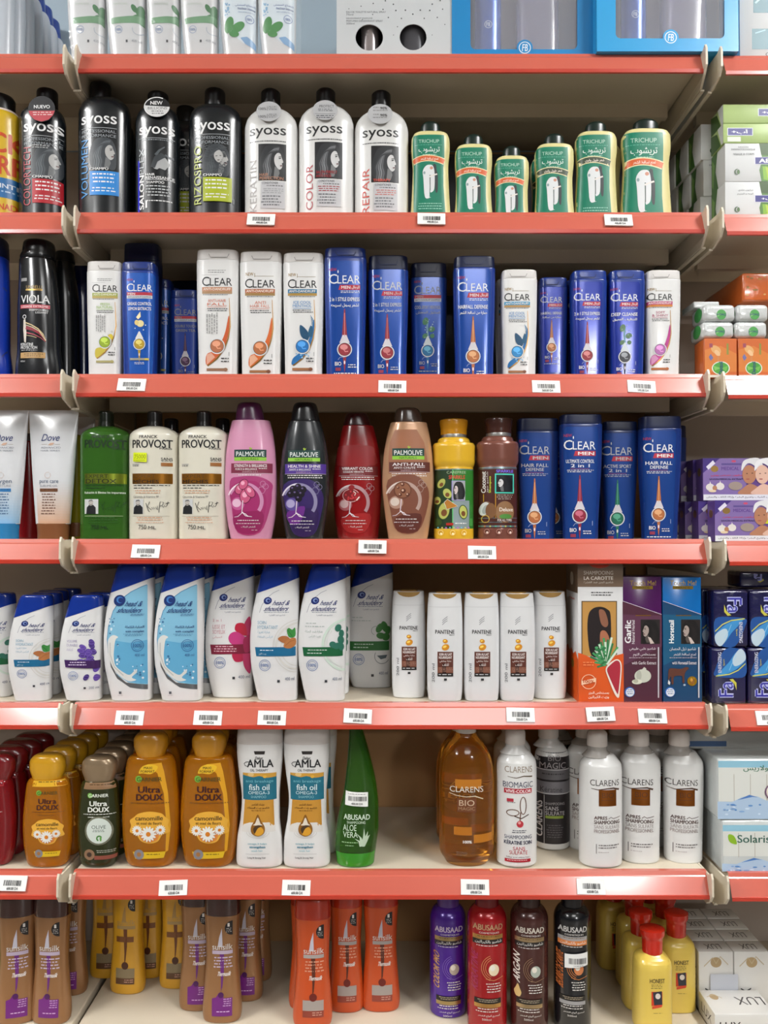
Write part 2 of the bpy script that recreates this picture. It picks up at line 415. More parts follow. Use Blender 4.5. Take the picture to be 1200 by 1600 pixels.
def portrait(l, x0, y0, x1, y1, bg='#16181a', hair='#3a3c3e', hi='#7b7d80', skin='#c9c9c9', side=1, curly=False):
    """small photograph of a person with long hair"""
    w, h = x1 - x0, y1 - y0
    X = lambda u: x0 + (u if side > 0 else 1 - u) * w
    Yv = lambda v: y0 + v * h
    P = lambda q: [(X(a), Yv(b)) for a, b in q]
    if bg: l.rect(x0, y0, x1, y1, bg)
    l.spoly(P([(.1, .3), (.25, .08), (.5, .02), (.75, .06), (.9, .25), (.95, .55), (.9, .98), (.6, .97), (.3, .98), (.06, .85), (.02, .55)]), hair)
    l.spoly(P([(.6, .34), (.7, .25), (.8, .27), (.85, .38), (.9, .49), (.85, .53), (.87, .58), (.84, .66), (.75, .7), (.63, .6), (.58, .47)]), skin)
    l.poly(P([(.6, .62), (.74, .69), (.77, .8), (.7, .95), (.55, .95)]), mixc(skin, hair, .55))
    for k in range(9):                                               # locks sweeping from the parting over the brow and down
        t = k / 8; c = mixc(hair, hi, (.15, .6, .3, .95, .45, .8, .2, .55, .1)[k]); sm = lambda Q: [tuple(sum(w_ * Q[min(max(i + o_, 0), len(Q) - 1)][z] for o_, w_ in ((-1, a_), (0, b_), (1, c_))) for z in (0, 1)) for i in range(len(Q)) for a_, b_, c_ in ((.25, .7, .05), (.05, .7, .25))]
        l.line(P(sm([(.78 - .05 * t, .1 + .1 * t), (.55 - .2 * t, .12 + .14 * t), (.36 - .24 * t + .1, .34 + .1 * t), (.42 - .3 * t, .58 + .02 * k % .05), (.52 - .34 * t, .74), (.44 - .3 * t, .88 + .05 * t), (.5 - .36 * t, .97)])), w * .085, c, (.55, .75))
    l.poly(P([(.74, .39), (.82, .37), (.82, .4), (.75, .42)]), mixc(skin, '#101010', .75)); l.poly(P([(.73, .35), (.83, .33), (.83, .35), (.74, .37)]), mixc(skin, '#101010', .55)); l.poly(P([(.78, .585), (.87, .57), (.86, .61), (.79, .62)]), mixc(skin, '#3a1010', .6))
    if curly:
        for k in range(46):
            l.ring(X(.08 + .84 * l.rnd.random()), Yv(.08 + .88 * l.rnd.random()), w * .06, w * .022, mixc(hair, hi, l.rnd.random()), 20, 300, n=10)
        l.spoly(P([(.46, .3), (.6, .22), (.7, .3), (.72, .45), (.62, .6), (.5, .55), (.43, .42)]), skin); l.poly(P([(.48, .4), (.55, .39), (.55, .41), (.48, .42)]), '#333'); l.poly(P([(.62, .38), (.68, .38), (.68, .4), (.62, .4)]), '#333'); l.poly(P([(.54, .52), (.63, .51), (.6, .54), (.55, .54)]), '#4a3a3a')
# ------------------------------------------------------------------ the setting
CREAM = mat('#cfc3ae', 0.42, noise=0.06, name='cream_enamel'); PANEL = mat('#aea196', 0.5, noise=0.08, name='panel_enamel')
CREAM2 = mat('#d8cdb8', 0.4, noise=0.12, name='bracket_enamel')
RED = mat('#cb6250', 0.26, coat=1.0, noise=0.05, name='red_rail_plastic'); REDD = mat('#c03a28', 0.3, coat=0.4, name='red_rail_edge')
DARK = mat('#2a2724', 0.6, name='slot_shadow')
def struct(name, boxes, m):
    V = []; Fc = []
    for b in boxes: box_geo(V, Fc, *b)
    return tag(link_mesh(name, V, Fc, [m], smooth=False), None, None, kind='structure')
ZW = at(609, 86, 0)[1] + 0.42
BK = 0.275
tag(struct('floor', [(-6, 6, -10, 0.4, -0.05, 0)], mat('#7d766c', 0.35, noise=0.1, name='floor_tile')), 'pale shop floor in front of the shelving', 'floor')
tag(struct('ceiling', [(-6, 6, -10, 0.4, CEIL, CEIL + 0.05)], mat('#e8e8e6', 0.8, name='ceiling_paint')), 'white shop ceiling', 'ceiling')
BAYS = [(-1.52, -0.5065), (-0.4885, 0.4895), (0.523, 1.53)]
PANELB = mat('#bf9464', 0.5, noise=0.08, name='brown_panel_enamel'); PANEL_COOL_LIT = mat('#9fb1bd', 0.5, noise=0.05, name='cool_lit_panel')  # grey-blue of the upper panel carries the cool light up there
ZG = LIP[0] - 0.02
tag(struct('wall_back', [(-0.5, 0.51, BK, BK + 0.02, 0, ZG)], PANELB), 'tan back panel behind the middle shelves', 'wall')
tag(struct('wall_left', [(BAYS[0][0] - .02, -0.5, BK, BK + 0.02, 0, ZG)], PANEL), 'beige back panel behind the left shelves', 'wall')
tag(struct('wall_right', [(0.51, BAYS[2][1] + .02, BK, BK + 0.02, 0, ZG)], PANEL), 'beige back panel behind the right shelves', 'wall')
tag(struct('wall_top', [(BAYS[0][0] - .02, BAYS[2][1] + .02, BK, BK + 0.02, ZG, ZW)], PANEL_COOL_LIT), 'upper back panel behind the top shelf, cool light painted into its colour', 'wall')
for i, x in enumerate((-0.4975, 0.506)):
    tag(struct('trim_%d' % (i + 1), [(x - .012, x + .012, BK - 0.006, BK - 0.0005, 0, ZW)], PANEL), 'upright post between the %s and middle shelves' % ('left', 'right')[i], 'post')

def rail_profile(zt):
    return [(0.004, zt), (-0.003, zt), (-0.005, zt - 0.006), (-0.0065, zt - 0.0075), (-0.0155, zt - 0.0315)], [(-0.0155, zt - 0.0315), (-0.017, zt - 0.032), (-0.017, zt - 0.0375), (-0.0145, zt - 0.0385)]
def sweep(name, prof, x0, x1, m, parent):
    n = len(prof); V = [(x0, y, z) for y, z in prof] + [(x1, y, z) for y, z in prof]
    Fc = [(i, n + i, n + i + 1, i + 1) for i in range(n - 1)]
    if name == 'price_rail':
        pass
    return link_mesh(name, V, Fc, [m], parent, smooth=False)
def bracket(parent, x, zt, side, yb):
    """plate along the depth of the shelf with a chamfered tip standing proud of the rail"""
    V = []; t = 0.0032
    P = [(yb, -0.002), (-0.012, -0.002), (-0.0215, 0.0035), (-0.025, -0.004), (-0.0255, -0.030), (-0.017, -0.0415), (0.004, -0.052), (yb, -0.058)]
    n = len(P)
    for s in (-1, 1): V += [(x + s * t / 2 + (side * 0.003 if q[0] < -0.01 else 0), q[0], q[1]) for q in P]
    Fc = [tuple(range(n)), tuple(reversed(range(n, 2 * n)))] + [(i, n + i, n + (i + 1) % n, (i + 1) % n) for i in range(n)]
    # folded flange along the lower edge
    F = []; box_geo(V, Fc, min(x, x + side * -0.006), max(x, x + side * -0.006), 0.006, yb, -0.0545, -0.0515)
    return link_mesh('bracket', V, Fc, [CREAM2], parent, smooth=False)
def shelf(bay, zt, label, depth=0.27, rail=True):
    x0, x1 = BAYS[bay]; r = thing('gondola_shelf', label, 'shelf', (0, 0, zt))
    V = []; Fc = []; box_geo(V, Fc, x0 + 0.002, x1 - 0.002, 0.0, depth, -0.0195, -0.0015)
    link_mesh('shelf_board', V, Fc, [CREAM], r, smooth=False)
    a, b = rail_profile(0)
    sweep('price_rail', a, x0, x1, RED, r); sweep('rail_edge', b, x0, x1, REDD, r)
    V = []; Fc = []; box_geo(V, Fc, x0 + 0.012, x1 - 0.012, 0.105 + .02 * (bay == 2), 0.118 + .02 * (bay == 2), -0.043, -0.0195)
    link_mesh('stiffener', V, Fc, [CREAM], r, smooth=False)
    if bay == 1:
        bracket(r, x0 - 0.0005, 0, 1, depth); bracket(r, x1 + 0.0035, 0, -1, depth)
    elif bay == 0: bracket(r, x1 + 0.005, 0, -1, depth); bracket(r, x0, 0, 1, depth)
    else: bracket(r, x0 - 0.0125, 0, 1, depth); bracket(r, x1, 0, -1, depth)
    return r
what = [('wrapped bottles, a white gift box and blue gift boxes', 'bottles far up on the left', 'a white boxed set at far right'),
        ('black, white and green bottles', 'a yellow bottle beside a black one', 'stacked pale green and white soap cartons'),
        ('slim white and blue flip-cap bottles', 'black bottle with a red swirl', 'orange and white soap packs'),
        ('green, cream, pink and brown bottles', 'two pale tubes', 'purple soap cartons'),
        ('blue-capped white bottles and three cartons', 'short blue-capped bottles with almonds and purple flower', 'dark navy soap packs'),
        ('amber, white and clear orange bottles', 'red and small amber bottles', 'white soap packs with fruit')]
for i, z in enumerate(LIP[:6]):
    shelf(1, z, 'middle shelf with red rail carrying ' + what[i][0])
    shelf(0, z, 'left shelf with red rail carrying ' + what[i][1])
    shelf(2, z - 0.003, 'right shelf with red rail carrying ' + what[i][2])
for bay, nm in ((0, 'left cream base deck under the bronze bottles'), (1, 'middle cream base deck under orange and yellow bottles'), (2, 'right cream base deck under the white soap boxes')):
    x0, x1 = (-1.5, -0.5025) if bay == 0 else (-0.493, 0.503) if bay == 1 else (0.508, 1.52)
    r = thing('base_shelf', nm, 'shelf', (0, 0, S7))
    V = []; Fc = []; box_geo(V, Fc, x0, x1, -0.05, BK, -0.02, 0)
    bevel_obj(link_mesh('deck', V, Fc, [CREAM], r, smooth=False), 0.0025, 2)
    V = []; Fc = []; box_geo(V, Fc, x0, x1, -0.045, -0.03, -S7 + 0.0, -0.02)
    link_mesh('kick_plate', V, Fc, [CREAM2], r, smooth=False)

SHADE_DARK = mat('#4c4d54', 0.6, name='painted_shade')  # dark boards added to deepen the shade behind the bottles
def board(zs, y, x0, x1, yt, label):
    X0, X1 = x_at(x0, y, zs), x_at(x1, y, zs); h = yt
    r = thing('shade_board', label, 'board', ((X0 + X1) / 2, y, zs)); V = []; Fc = []; w = (X1 - X0) / 2
    box_geo(V, Fc, -w, w, 0, .004, 0, h); link_mesh('board', V, Fc, [SHADE_DARK], r, smooth=False); V = []; Fc = []
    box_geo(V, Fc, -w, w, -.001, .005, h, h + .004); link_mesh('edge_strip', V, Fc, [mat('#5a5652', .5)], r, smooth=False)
board(S2, .225, 190, 1032, .2, 'added dark board deepening shade behind the black, white and green bottles')
board(S3, .262, 200, 1020, .2, 'added dark board deepening shade behind the slim white and blue bottles')
# price tickets on the rails
PAPER = mat('#e9e9e6', 0.55, name='ticket_paper')
def ticket(shelf_i, px, py, text, where, tilt=0.0, w=44, h=20):
    zt = LIP[shelf_i]; y = -0.0112
    X, Z = at(px, py, y)
    o = thing('price_ticket', 'white price ticket on the red rail ' + where, 'price tag', (X, y, Z), 'price tickets on the red rails')
    o['front_y'] = y
    a = math.atan2(0.009, 0.024); W, H = w / 1000 * 0.985, h / 1000 / math.cos(a) * 1.0
    o.rotation_euler = (-a, math.radians(tilt), 0)
    V = []; Fc = []; box_geo(V, Fc, -W / 2, W / 2, -0.0022, 0.0003, -H / 2, H / 2)
    link_mesh('ticket', V, Fc, [PAPER], o, smooth=False)
    l = Lab(lambda u, v: ((u - .5) * W, (.5 - v) * H), lambda x, z, q: (x, -0.0022 - q, z), False)
    l.rnd = random.Random(int(px)); l.micro(.1, .1, .9, .24, 1, '#55565a', word=.12)
    x = .2
    while x < .82:
        w_ = .008 + .02 * l.rnd.random(); l.rect(x, .3, x + w_, .66, '#1d1d20'); x += w_ + .008 + .018 * l.rnd.random()
    l.text(text, .34, .74, .74, .92, '#2a2a2e', 0.02)
    l.done(o, 'print')
for a in ((1, 408, 344, '490.00 DA', 'below the first white rounded bottle'), (1, 674, 343, '490.00 DA', 'below the tall green bottle beside the white ones'),
          (1, 966, 345, '400.00 DA', 'below the two tall green bottles at right'),
          (2, 206, 602, '590.00 DA', 'below the blue bottle with lemon slices'), (2, 613, 605, '600.00 DA', 'below the second large blue bottle with red drop'),
          (2, 853, 605, '560.00 DA', 'below the small violet-blue bottle'), (2, 1002, 605, '590.00 DA', 'below the blue bottle with mint sprig'),
          (3, 228, 862, '680.00 DA', 'below the cream bottle with a yellow sticker'), (3, 582, 855, '600.00 DA', 'below the red bottle'), (3, 753, 864, '680.00 DA', 'below the brown coconut bottle'),
          (4, 203, 1122, '600.00 DA', 'below the first bottle with a milk splash'), (4, 325, 1122, '600.00 DA', 'below the second bottle with a milk splash'),
          (4, 425, 1122, '800.00 DA', 'below the large bottle with almonds'), (4, 559, 1119, '600.00 DA', 'below the gap beside the shaded mint bottle'),
          (4, 813, 1117, '350.00 DA', 'below the white bottles with gold tops'), (4, 938, 1116, '680.00 DA', 'below the orange carrot carton'),
          (4, 1019, 1119, '680.00 DA', 'below the purple garlic carton'),
          (5, 20, 1380, '600.00 DA', 'below the red bottle at the far left'), (5, 271, 1387, '620.00 DA', 'below the large amber bottles'),
          (5, 463, 1387, '600.00 DA', 'below the white fish oil bottles'), (5, 742, 1386, '690.00 DA', 'below the clear orange bottle'),
          (5, 923, 1385, '650.00 DA', 'washed out by glare below the white pump bottles')):
    ticket(*a, tilt={271: -2, 559: 3, 1002: 3, 938: -2, 228: 1}.get(a[1], 1.2))
ticket(4, 1203, 1122, '600.00 DA', 'below the navy soap packs')
# ------------------------------------------------------------------ top shelf: wrapped bottles and gift boxes
HW1 = mat('#d2d4d6', .28, coat=.3); HB1 = mat('#2b4a9c', .3, coat=.3)
def top_hs(label, x0, x1, art, yf=.012):
    w = x1 - x0
    b = Bottle('shampoo_bottle', label, S1, yf, [(-118, x0 + w * .3, x1 - w * .05), (-112, x0 + w * .22, x1 - w * .01), (-95, x0 + w * .15, x1), (-60, x0 + w * .06, x1), (0, x0, x1), (40, x0 + w * .03, x1 - w * .01), (None, x0 + w * .14, x1 - w * .03)], .042, HW1, n=3, bt=.004)
    b.shell('cap', HB1, -118, [(x0, -66), (x1, -88)])
    l = b.lab().frame(x0 - 108, 0, 1)
    if art == 'mint':
        for (x, y, rx, ry, r) in ((158, 16, 5, 9, 20), (150, 14, 4, 7, -30), (162, 22, 4, 8, 60), (155, 28, 7, 5, 10), (161, 33, 5, 5, 0)): l.ell(x, y, rx, ry, '#3f7a4a', rot=r, n=14)
        l.poly([(113, 29), (166, 24), (166, 36), (114, 38)], '#6a9a72'); l.ring(126, 47, 6, .8, '#8aa0c0'); l.text('100%', 122, 45, 130, 49, '#6a84b0', .02); l.ring(155, 46, 8, .7, '#9ab', 160, 340); l.rect(137, 63, 140, 67, '#3a3c40'); l.text('400 ml', 146, 62, 160, 66, '#8a929c')
        l.text('SHAMPOOING', 118, 6, 140, 9, '#b0c0b0')
    else:
        l.poly([(116, -10), (112, 10), (116, 35), (128, 55), (144, 68), (163, 76), (163, -10)], '#d6e2ea')
        for k in range(16): l.ell(116 + 8 * l.rnd.random(), 5 + 22 * l.rnd.random(), 1 + l.rnd.random(), m='#8ab4d6', n=7)
        l.poly([(140, 60), (150, 58), (163, 66), (163, 76), (148, 70)], '#7fa8d0')
        for (x, y, rx, ry, r) in ((122, 40, 7, 13, 15), (136, 44, 12, 7, -35), (130, 54, 8, 5, 10)): l.ell(x, y, rx, ry, '#3f8a44', rot=r, n=16)
        l.text('النعناع المنعش', 132, 8, 162, 12, '#4a66a0', .01); l.text('fraicheur intense', 136, 13, 162, 16.5, '#3a5690', .01); l.ring(154, 31, 6.5, .8, '#7a90c0'); l.text('100%', 150, 29, 158, 33, '#6a80b4', .02); l.micro(134, 20, 162, 22, 1, '#8aa0c4', word=4)
    l.done(b.root); return b
def wrap(label, x0, x1, y0=-125):
    """crinkled clear film round a pair of bottles: a thin closed skin"""
    rnd = random.Random(int(x0)); yf = .0095; D = .05; zt = at(600, y0, yf)[1] - S1; X0, X1 = x_at(x0, yf, S1 + .08), x_at(x1, yf, S1 + .08); w = X1 - X0
    r = thing('shrink_wrap', label, 'plastic wrap', ((X0 + X1) / 2, yf + D / 2, S1)); r['front_y'] = yf
    V = []; Fc = []; NX, NZ = 26, 56
    for j in range(NZ + 1):
        for i in range(NX + 1):
            u = i / NX; V.append(((u - .5) * w, -D / 2 - .0022 * abs(math.sin(u * 19 + j * .55 + 3 * math.sin(j * .3 + u * 5))) * (1.0 if j < 26 else .5) - .0015 * rnd.random() + (.006 * abs(u - .5) ** 3 * 8), .001 + zt * j / NZ))
    for j in range(NZ):
        for i in range(NX): a = j * (NX + 1) + i; Fc.append((a, a + 1, a + NX + 2, a + NX + 1))
    n = len(V); V += [(-w / 2, D / 2, .001), (w / 2, D / 2, .001), (-w / 2, D / 2, .001 + zt), (w / 2, D / 2, .001 + zt)]
    Lc = [j * (NX + 1) for j in range(NZ + 1)]; Rc = [j * (NX + 1) + NX for j in range(NZ + 1)]
    Fc += [tuple(Lc) + (n + 2, n), tuple(reversed(Rc)) + (n + 1, n + 3)]
    link_mesh('film', V, Fc, [FILM_TOP], r, sharp=60)
FILM_TOP = mat('#eef0f2', .1, alpha=.08, coat=1.0, name='clear_film')
for (x0, x1, art, nm) in ((108, 167, 'mint', 'first white bottle with mint sprig in clear wrap above the bracket'), (168, 229.5, 'mint', 'second white bottle with mint sprig in clear wrap'), (231, 282.5, 'mint', 'third white bottle with mint sprig in clear wrap'), (283.5, 342, 'mint', 'fourth white bottle with mint sprig in clear wrap'),
                          (344, 403, 'wave', 'white bottle with large mint leaves and blue splash, left of two'), (404, 463, 'wave', 'white bottle with large mint leaves and blue splash, beside the grey gap')): top_hs(nm, x0, x1, art)
wrap('crinkled clear wrap round the first two mint sprig bottles', 106, 231); wrap('crinkled clear wrap round the third and fourth mint sprig bottles', 231.6, 343); wrap('crinkled clear wrap round the two splash bottles', 343.8, 470)
HW0 = mat('#c4ccd6', .3, coat=.3)
b0 = Bottle('shampoo_bottle', 'hazy white bottle with blue cap, foremost of the row at the top left edge', S1, .012, [(-74, -68, 16), (-60, -74, 20), (20, -78, 22), (None, -72, 20)], .036, HW0, n=2.8); b0.part('cap', [(-112, -50, 4), (-106, -56, 10), (-73, -62, 13)], HB1, D=.03, n=2.5)
for k in range(6): dup(b0.root, 'hazy white bottle with blue cap, %s back in the row at the top left edge' % ('second', 'third', 'fourth', 'fifth', 'sixth', 'seventh')[k], dx=-.002 * k, dy=.0375 * (k + 1))
# gift boxes
GBW = mat('#c8ccce', .35)
g = Box('gift_box', 'white gift box with two round windows and a burst of dots', S1, .012, 526, 706, -150, 84, .07, None, cat='gift box')
def frame_box(b, holes, m, inner, thick=.0015, nh=28):
    """carton shell whose front has windows cut in it: holes = list of outlines in the photograph's frame"""
    w, h, D = b.w, b.h, b.D; V = []; Fc = []
    t = .0015
    for q in ((-w / 2, w / 2, D / 2 - t, D / 2, 0, h), (-w / 2, -w / 2 + t, -D / 2 + t, D / 2 - t, 0, h), (w / 2 - t, w / 2, -D / 2 + t, D / 2 - t, 0, h), (-w / 2 + t, w / 2 - t, -D / 2 + t, D / 2 - t, 0, t), (-w / 2 + t, w / 2 - t, -D / 2 + t, D / 2 - t, h - t, h)): box_geo(V, Fc, *q)
    o = link_mesh('carton', V, Fc, [m], b.root, smooth=False)
    c = bpy.data.curves.new('front', 'CURVE'); c.dimensions = '2D'; c.fill_mode = 'BOTH'; c.extrude = t / 2
    rx, rz, Y = b.root.location.x, b.z, b.Y
    outs = [[(-w / 2, 0), (w / 2, 0), (w / 2, h), (-w / 2, h)]] + [[(at(px, py, Y)[0] - rx, at(px, py, Y)[1] - rz) for px, py in H] for H in holes]
    for H in outs:
        s = c.splines.new('POLY'); s.points.add(len(H) - 1); s.use_cyclic_u = True
        for i, (x, z) in enumerate(H): s.points[i].co = (x, z, 0, 1)
    co = bpy.data.objects.new('front', c); COL.objects.link(co); dg = bpy.context.evaluated_depsgraph_get(); ev = co.evaluated_get(dg); me = bpy.data.meshes.new_from_object(ev)
    bpy.data.objects.remove(co)
    for v in me.vertices: x, z, e = v.co; v.co = (x, -D / 2 + t / 2 - e, z)
    me.materials.clear(); me.materials.append(m)
    f = bpy.data.objects.new('front_panel', me); COL.objects.link(f); f.parent = b.root
    V = []; Fc = []; box_geo(V, Fc, -w / 2 + .003, w / 2 - .003, D / 2 - .012, D / 2 - .008, .003, h - .003); link_mesh('inner_tray', V, Fc, [inner], b.root, smooth=False)
def rrect(x0, y0, x1, y1, r, n=6):
    P = []
    for cx, cy, a0 in ((x1 - r, y0 + r, -90), (x1 - r, y1 - r, 0), (x0 + r, y1 - r, 90), (x0 + r, y0 + r, 180)):
        for i in range(n + 1): a = math.radians(a0 + 90 * i / n); P.append((cx + r * math.cos(a), cy + r * math.sin(a)))
    return P
def inside(b, name, px0, px1, py0, m, dy=.03, D=.03, n=2, parent=None):
    Y = b.Y + dy; X0, X1 = x_at(px0, Y, S1 + .06), x_at(px1, Y, S1 + .06); zt = at(600, py0, Y)[1] - b.z; cx = (X0 + X1) / 2 - b.root.location.x; w = (X1 - X0) / 2
    o = Shape([(0.004, cx - w, cx + w), (zt, cx - w, cx + w)], min(D, 2 * w), n).mesh(name, m, b.root, .003, .003, 32)
    for v in o.data.vertices: v.co.y += dy - b.D / 2
    return o
frame_box(g, [disc(577, 58.5, 21.5, 20.5), disc(645.5, 58, 21, 20.5)], GBW, mat('#4a4a4e', .5))
inside(g, 'silver_bottle', 564, 592, 30, mat('#b9b2b4', .2, .7), dy=.02, D=.026); inside(g, 'dark_bottle', 622, 668, 20, mat('#55555a', .25, .3), dy=.022, D=.03)
l = g.face('front')
for (i, t) in enumerate(('EAU DE TOILETTE NATURAL SPRAY', '75ml', 'DEODORANT PARFUMÉ', 'PERFUMED DEODORANT SPRAY', '200ml')): l.text(t, 541, (17.5, 21.5, 27, 31.5, 35.5)[i], (603, 552, 582, 598, 554)[i], (20.3, 24.3, 29.8, 34.3, 38.3)[i], '#6a7074')
for k in range(11):
    for j in range(4):
        a = math.radians(180 + 18 * k) ; r = 30 + j * 16 + (k % 2) * 6; x, y = 645 - r * 1.25 * math.cos(a + math.pi), 4 + (-1) * r * math.sin(a) * .85 - 12
        if y < 36 or x > 672 or abs(x - 620) < 10: l.ell(x, y, 1.2 - .15 * j, m='#55595c', n=8)
l.done(g.root, 'print')
BLU = mat('#1f86c4', .3, coat=.5); BLU2 = mat('#2aa0dc', .28, coat=.6); TRAY = mat('#b4aeb0', .5); CAN = mat('#2456b0', .25, .3, coat=.5); CLRG = mat('#aaa8c0', .08, trans=.6, coat=.5, name='frosted_glass')
PANE = mat('#e8eaf0', .06, alpha=.14, coat=1.0, name='clear_window_film')
def blue_box(label, x0, x1, yb, win, can, glass, em, yf, m, emc):
    b = Box('gift_box', label, S1, yf, x0, x1, -190, yb, .075, None, cat='gift box')
    frame_box(b, [rrect(win[0], win[1], win[2], win[3], 8)], m, TRAY)
    inside(b, 'spray_can', can[0], can[1], -140, CAN, dy=.03, D=.036); inside(b, 'perfume_flask', glass[0], glass[1], -120, CLRG, dy=.035, D=.036, n=3)
    l = b.face('front'); l.ell(em[0], em[1], 12.5, m=m); l.ring(em[0], em[1], 9.5, 1.3, '#dfe8ee'); l.text('FB', em[0] - 4.5, em[1] - 5.5, em[0] + 5.5, em[1] + 5.5, '#dfe8ee', .02, slant=.1); l.done(b.root, 'emblem')
    Yc = yf + .0118; q = Lab(lambda px, py: (lambda z: (z[0] - b.root.location.x, z[1] - b.z))(at(px, py, Yc)), lambda x, z, o: (x, Yc - b.root.location.y - o, z), False)
    q.ring(emc[0], emc[1], 6, .9, '#b9c8e0'); q.text('FB', emc[0] - 3, emc[1] - 3, emc[0] + 3, emc[1] + 3, '#c8d4e8', .01); q.done(b.root, 'can_emblem')
    w = b.w; (xa, za), (xb, zb) = at(win[0], win[3], yf), at(win[2], win[1], yf); V = []; Fc = []; ox, oz = b.root.location.x, b.z
    box_geo(V, Fc, xa - ox - .003, xb - ox + .003, -b.D / 2 + .0018, -b.D / 2 + .0022, max(za - oz - .003, .002), zb - oz + .003); link_mesh('window_film', V, Fc, [PANE], b.root, smooth=False); return b
blue_box('blue window gift box beside the white one', 706, 926, 84, (735, -175, 902, 77), (741, 783), (806, 872), (820, 74.5), .01, BLU, (763, 38))
blue_box('brighter blue window gift box overhanging the rail above the bracket', 932, 1153, 88, (962, -175, 1132, 60), (970, 1009), (1032, 1102), (1048, 58.5), -.012, BLU2, (993, 22))
w = Box('gift_box', 'white boxed set with teal windows at the top right', S1 - .003, .004, 1155, 1300, -150, 91, .07, mat('#d6d8d8', .35), cat='gift box'); l = w.face('front'); T_ = '#4a7a86'
l.rect(1177, -20, 1230, 20, T_); l.rect(1175, 45, 1230, 77, T_); l.line([(1180, 5), (1190, -4)], 3, '#9ac0c8'); l.line([(1180, 52), (1196, 47)], 2, '#8ab4be'); l.text('Co', 1196, 82, 1212, 88, '#4a4a4c'); l.done(w.root, 'print')
# ------------------------------------------------------------------ second shelf: black, white and green bottles
BLK = mat('#12171b', 0.26, coat=0.3); BLKC = mat('#0f1113', 0.32)
WHT = mat('#dcdcda', 0.3, coat=0.25); WHTC = mat('#d6d4d1', 0.34)
def syoss_body(cx, w, ysh, ytop, label, capx, m, yf=0.008, name='shampoo_bottle', D=52, base=None):
    b = Bottle(name, label, S2, yf, [(ysh, cx - w * .26, cx + w * .26), (ysh + 4, cx - w * .36, cx + w * .36), (ysh + 12, cx - w * .455, cx + w * .455), (ysh + 28, cx - w * .5, cx + w * .5), (None, cx - w * .5, cx + w * .5)], D / 1000, m, n=2.2, dpow=1.0)
    b.part('cap', [(ytop, capx - 15, capx + 15), (ytop + 4, capx - 16, capx + 16), (ysh + 2, capx - 16, capx + 16)], BLKC, D=0.03, n=2, smooth=False)
    return b
def syoss_dark(b, ox, oy, word, col, panel, title='CHAMPÚ', curly=False, wbold=None):
    l = b.lab().frame(ox, oy); W = '#e8e8e8'
    l.text('syoss', 0, 0, 56, 18, W, 0.012); l.rect(0, 18.6, 56, 19.3, '#b5b9bc')
    l.text('PROFESSIONAL', 1, 22, 55, 26.5, '#9aa0a5'); l.text('PERFORMANCE', 1, 29, 55, 33.5, '#9aa0a5')
    portrait(l, 13, 33, 58, 84, bg=None, hair='#3c4146', hi='#6f767b' if not curly else '#565c60', skin='#b5b5b3', curly=curly)
    l.text(word, 0, 37, 12, 128, col, 0.004 if not wbold else 0.02, rot=90)
    l.text(title, 15, 80, 44, 85, W, 0.02)
    l.rect(15, 86.5, 59, 124, panel); dk = W if panel[1] != '9' else '#3e4420'
    l.micro(18, 90, 54, 108, 3, dk, word=7); l.micro(18, 112, 56, 121, 2, dk, word=9)
    l.rect(61, 118, 62, 126, '#8a9095')
    return l
b = syoss_body(67, 70, 170, 143, 'black shampoo bottle with red panel and round red sticker, left of the bracket', 74, BLK)
l = syoss_dark(b, 37, 194, 'COLORTECH', '#a82a36', '#b3202c'); l.frame(); l.micro(49, 228, 78, 234, 2, '#c8c8c8', word=6); l.done(b.root)
def round_sticker(b, cx, cy, rx, ry, m, fn, Yl=0.004):
    p = b.plate('sticker', disc(cx, cy, rx, ry), Yl, 0.0006, m); l = b.flat(Yl); fn(l); o = l.done(p, 'sticker_print')
    return p
def f(l):
    l.poly([(44.5, 173), (85.5, 173), (83, 180), (76, 187), (65, 190), (54, 187), (47, 180)], '#b52838')
    l.text('NUEVO', 53, 164, 78, 169.5, '#e6e6e6', 0.02); l.micro(50, 175, 82, 182, 2, '#e0c0c0', word=8)
round_sticker(b, 65, 170, 21, 20, mat('#24262a', 0.25, coat=.6), f)
b = syoss_body(164, 80, 157, 133, 'black shampoo bottle with bright blue panel on front', 157, BLK)
syoss_dark(b, 126, 182, 'VOLUMEN', '#2f86c8', '#1f86d6').done(b.root)
B2 = b
dup(b.root, 'black bottle behind the one with the blue panel, second in its row', px=172, Y=0.0605, s=(1, 1, .96))
b = syoss_body(247, 68, 171, 148, 'black shampoo bottle with round white sticker and blue strip', 247, BLK)
l = b.lab(); W = '#e8e8e8'
l.rect(214.5, 250, 217.5, 332, '#2a2be0'); l.text('syoss', 217, 199, 271, 216, W, 0.012); l.rect(217, 216.5, 271, 217.2, '#b5b9bc'); l.micro(222, 219, 270, 222, 1, '#9aa0a5', word=5)
l.spoly([(240, 262), (246, 250), (256, 246), (262, 252), (265, 258), (261, 262), (258, 266), (250, 264), (246, 266)], '#a9abac')
l.line([(244, 244), (250, 236), (258, 230)], 5, '#4f555a', (1, .3)); l.line([(258, 242), (264, 246), (270, 246)], 4, '#4f555a', (.4, 1)); l.poly([(236, 262), (242, 246), (252, 240), (262, 245), (256, 248), (247, 254), (243, 264)], '#33383c')
l.text('SALON', 217, 274, 225.5, 328, W, 0.03, rot=90); l.text('PLEX', 217, 232, 225.5, 273, '#b8bcc0', 0, rot=90)
l.text('HAIR', 228, 272, 243, 275.5, W, .02); l.text('RENAISSANCE', 228, 276.5, 271, 281, W, .02); l.rect(228, 281.6, 271, 282.2, W)
l.text('SHAMPOO', 229, 284, 257, 288, W, .015); l.micro(228, 291, 266, 310, 4, '#b9bcbe', word=6); l.micro(228, 314, 270, 318, 1, W, word=5); l.rect(228, 314, 231, 326, W); l.done(b.root)
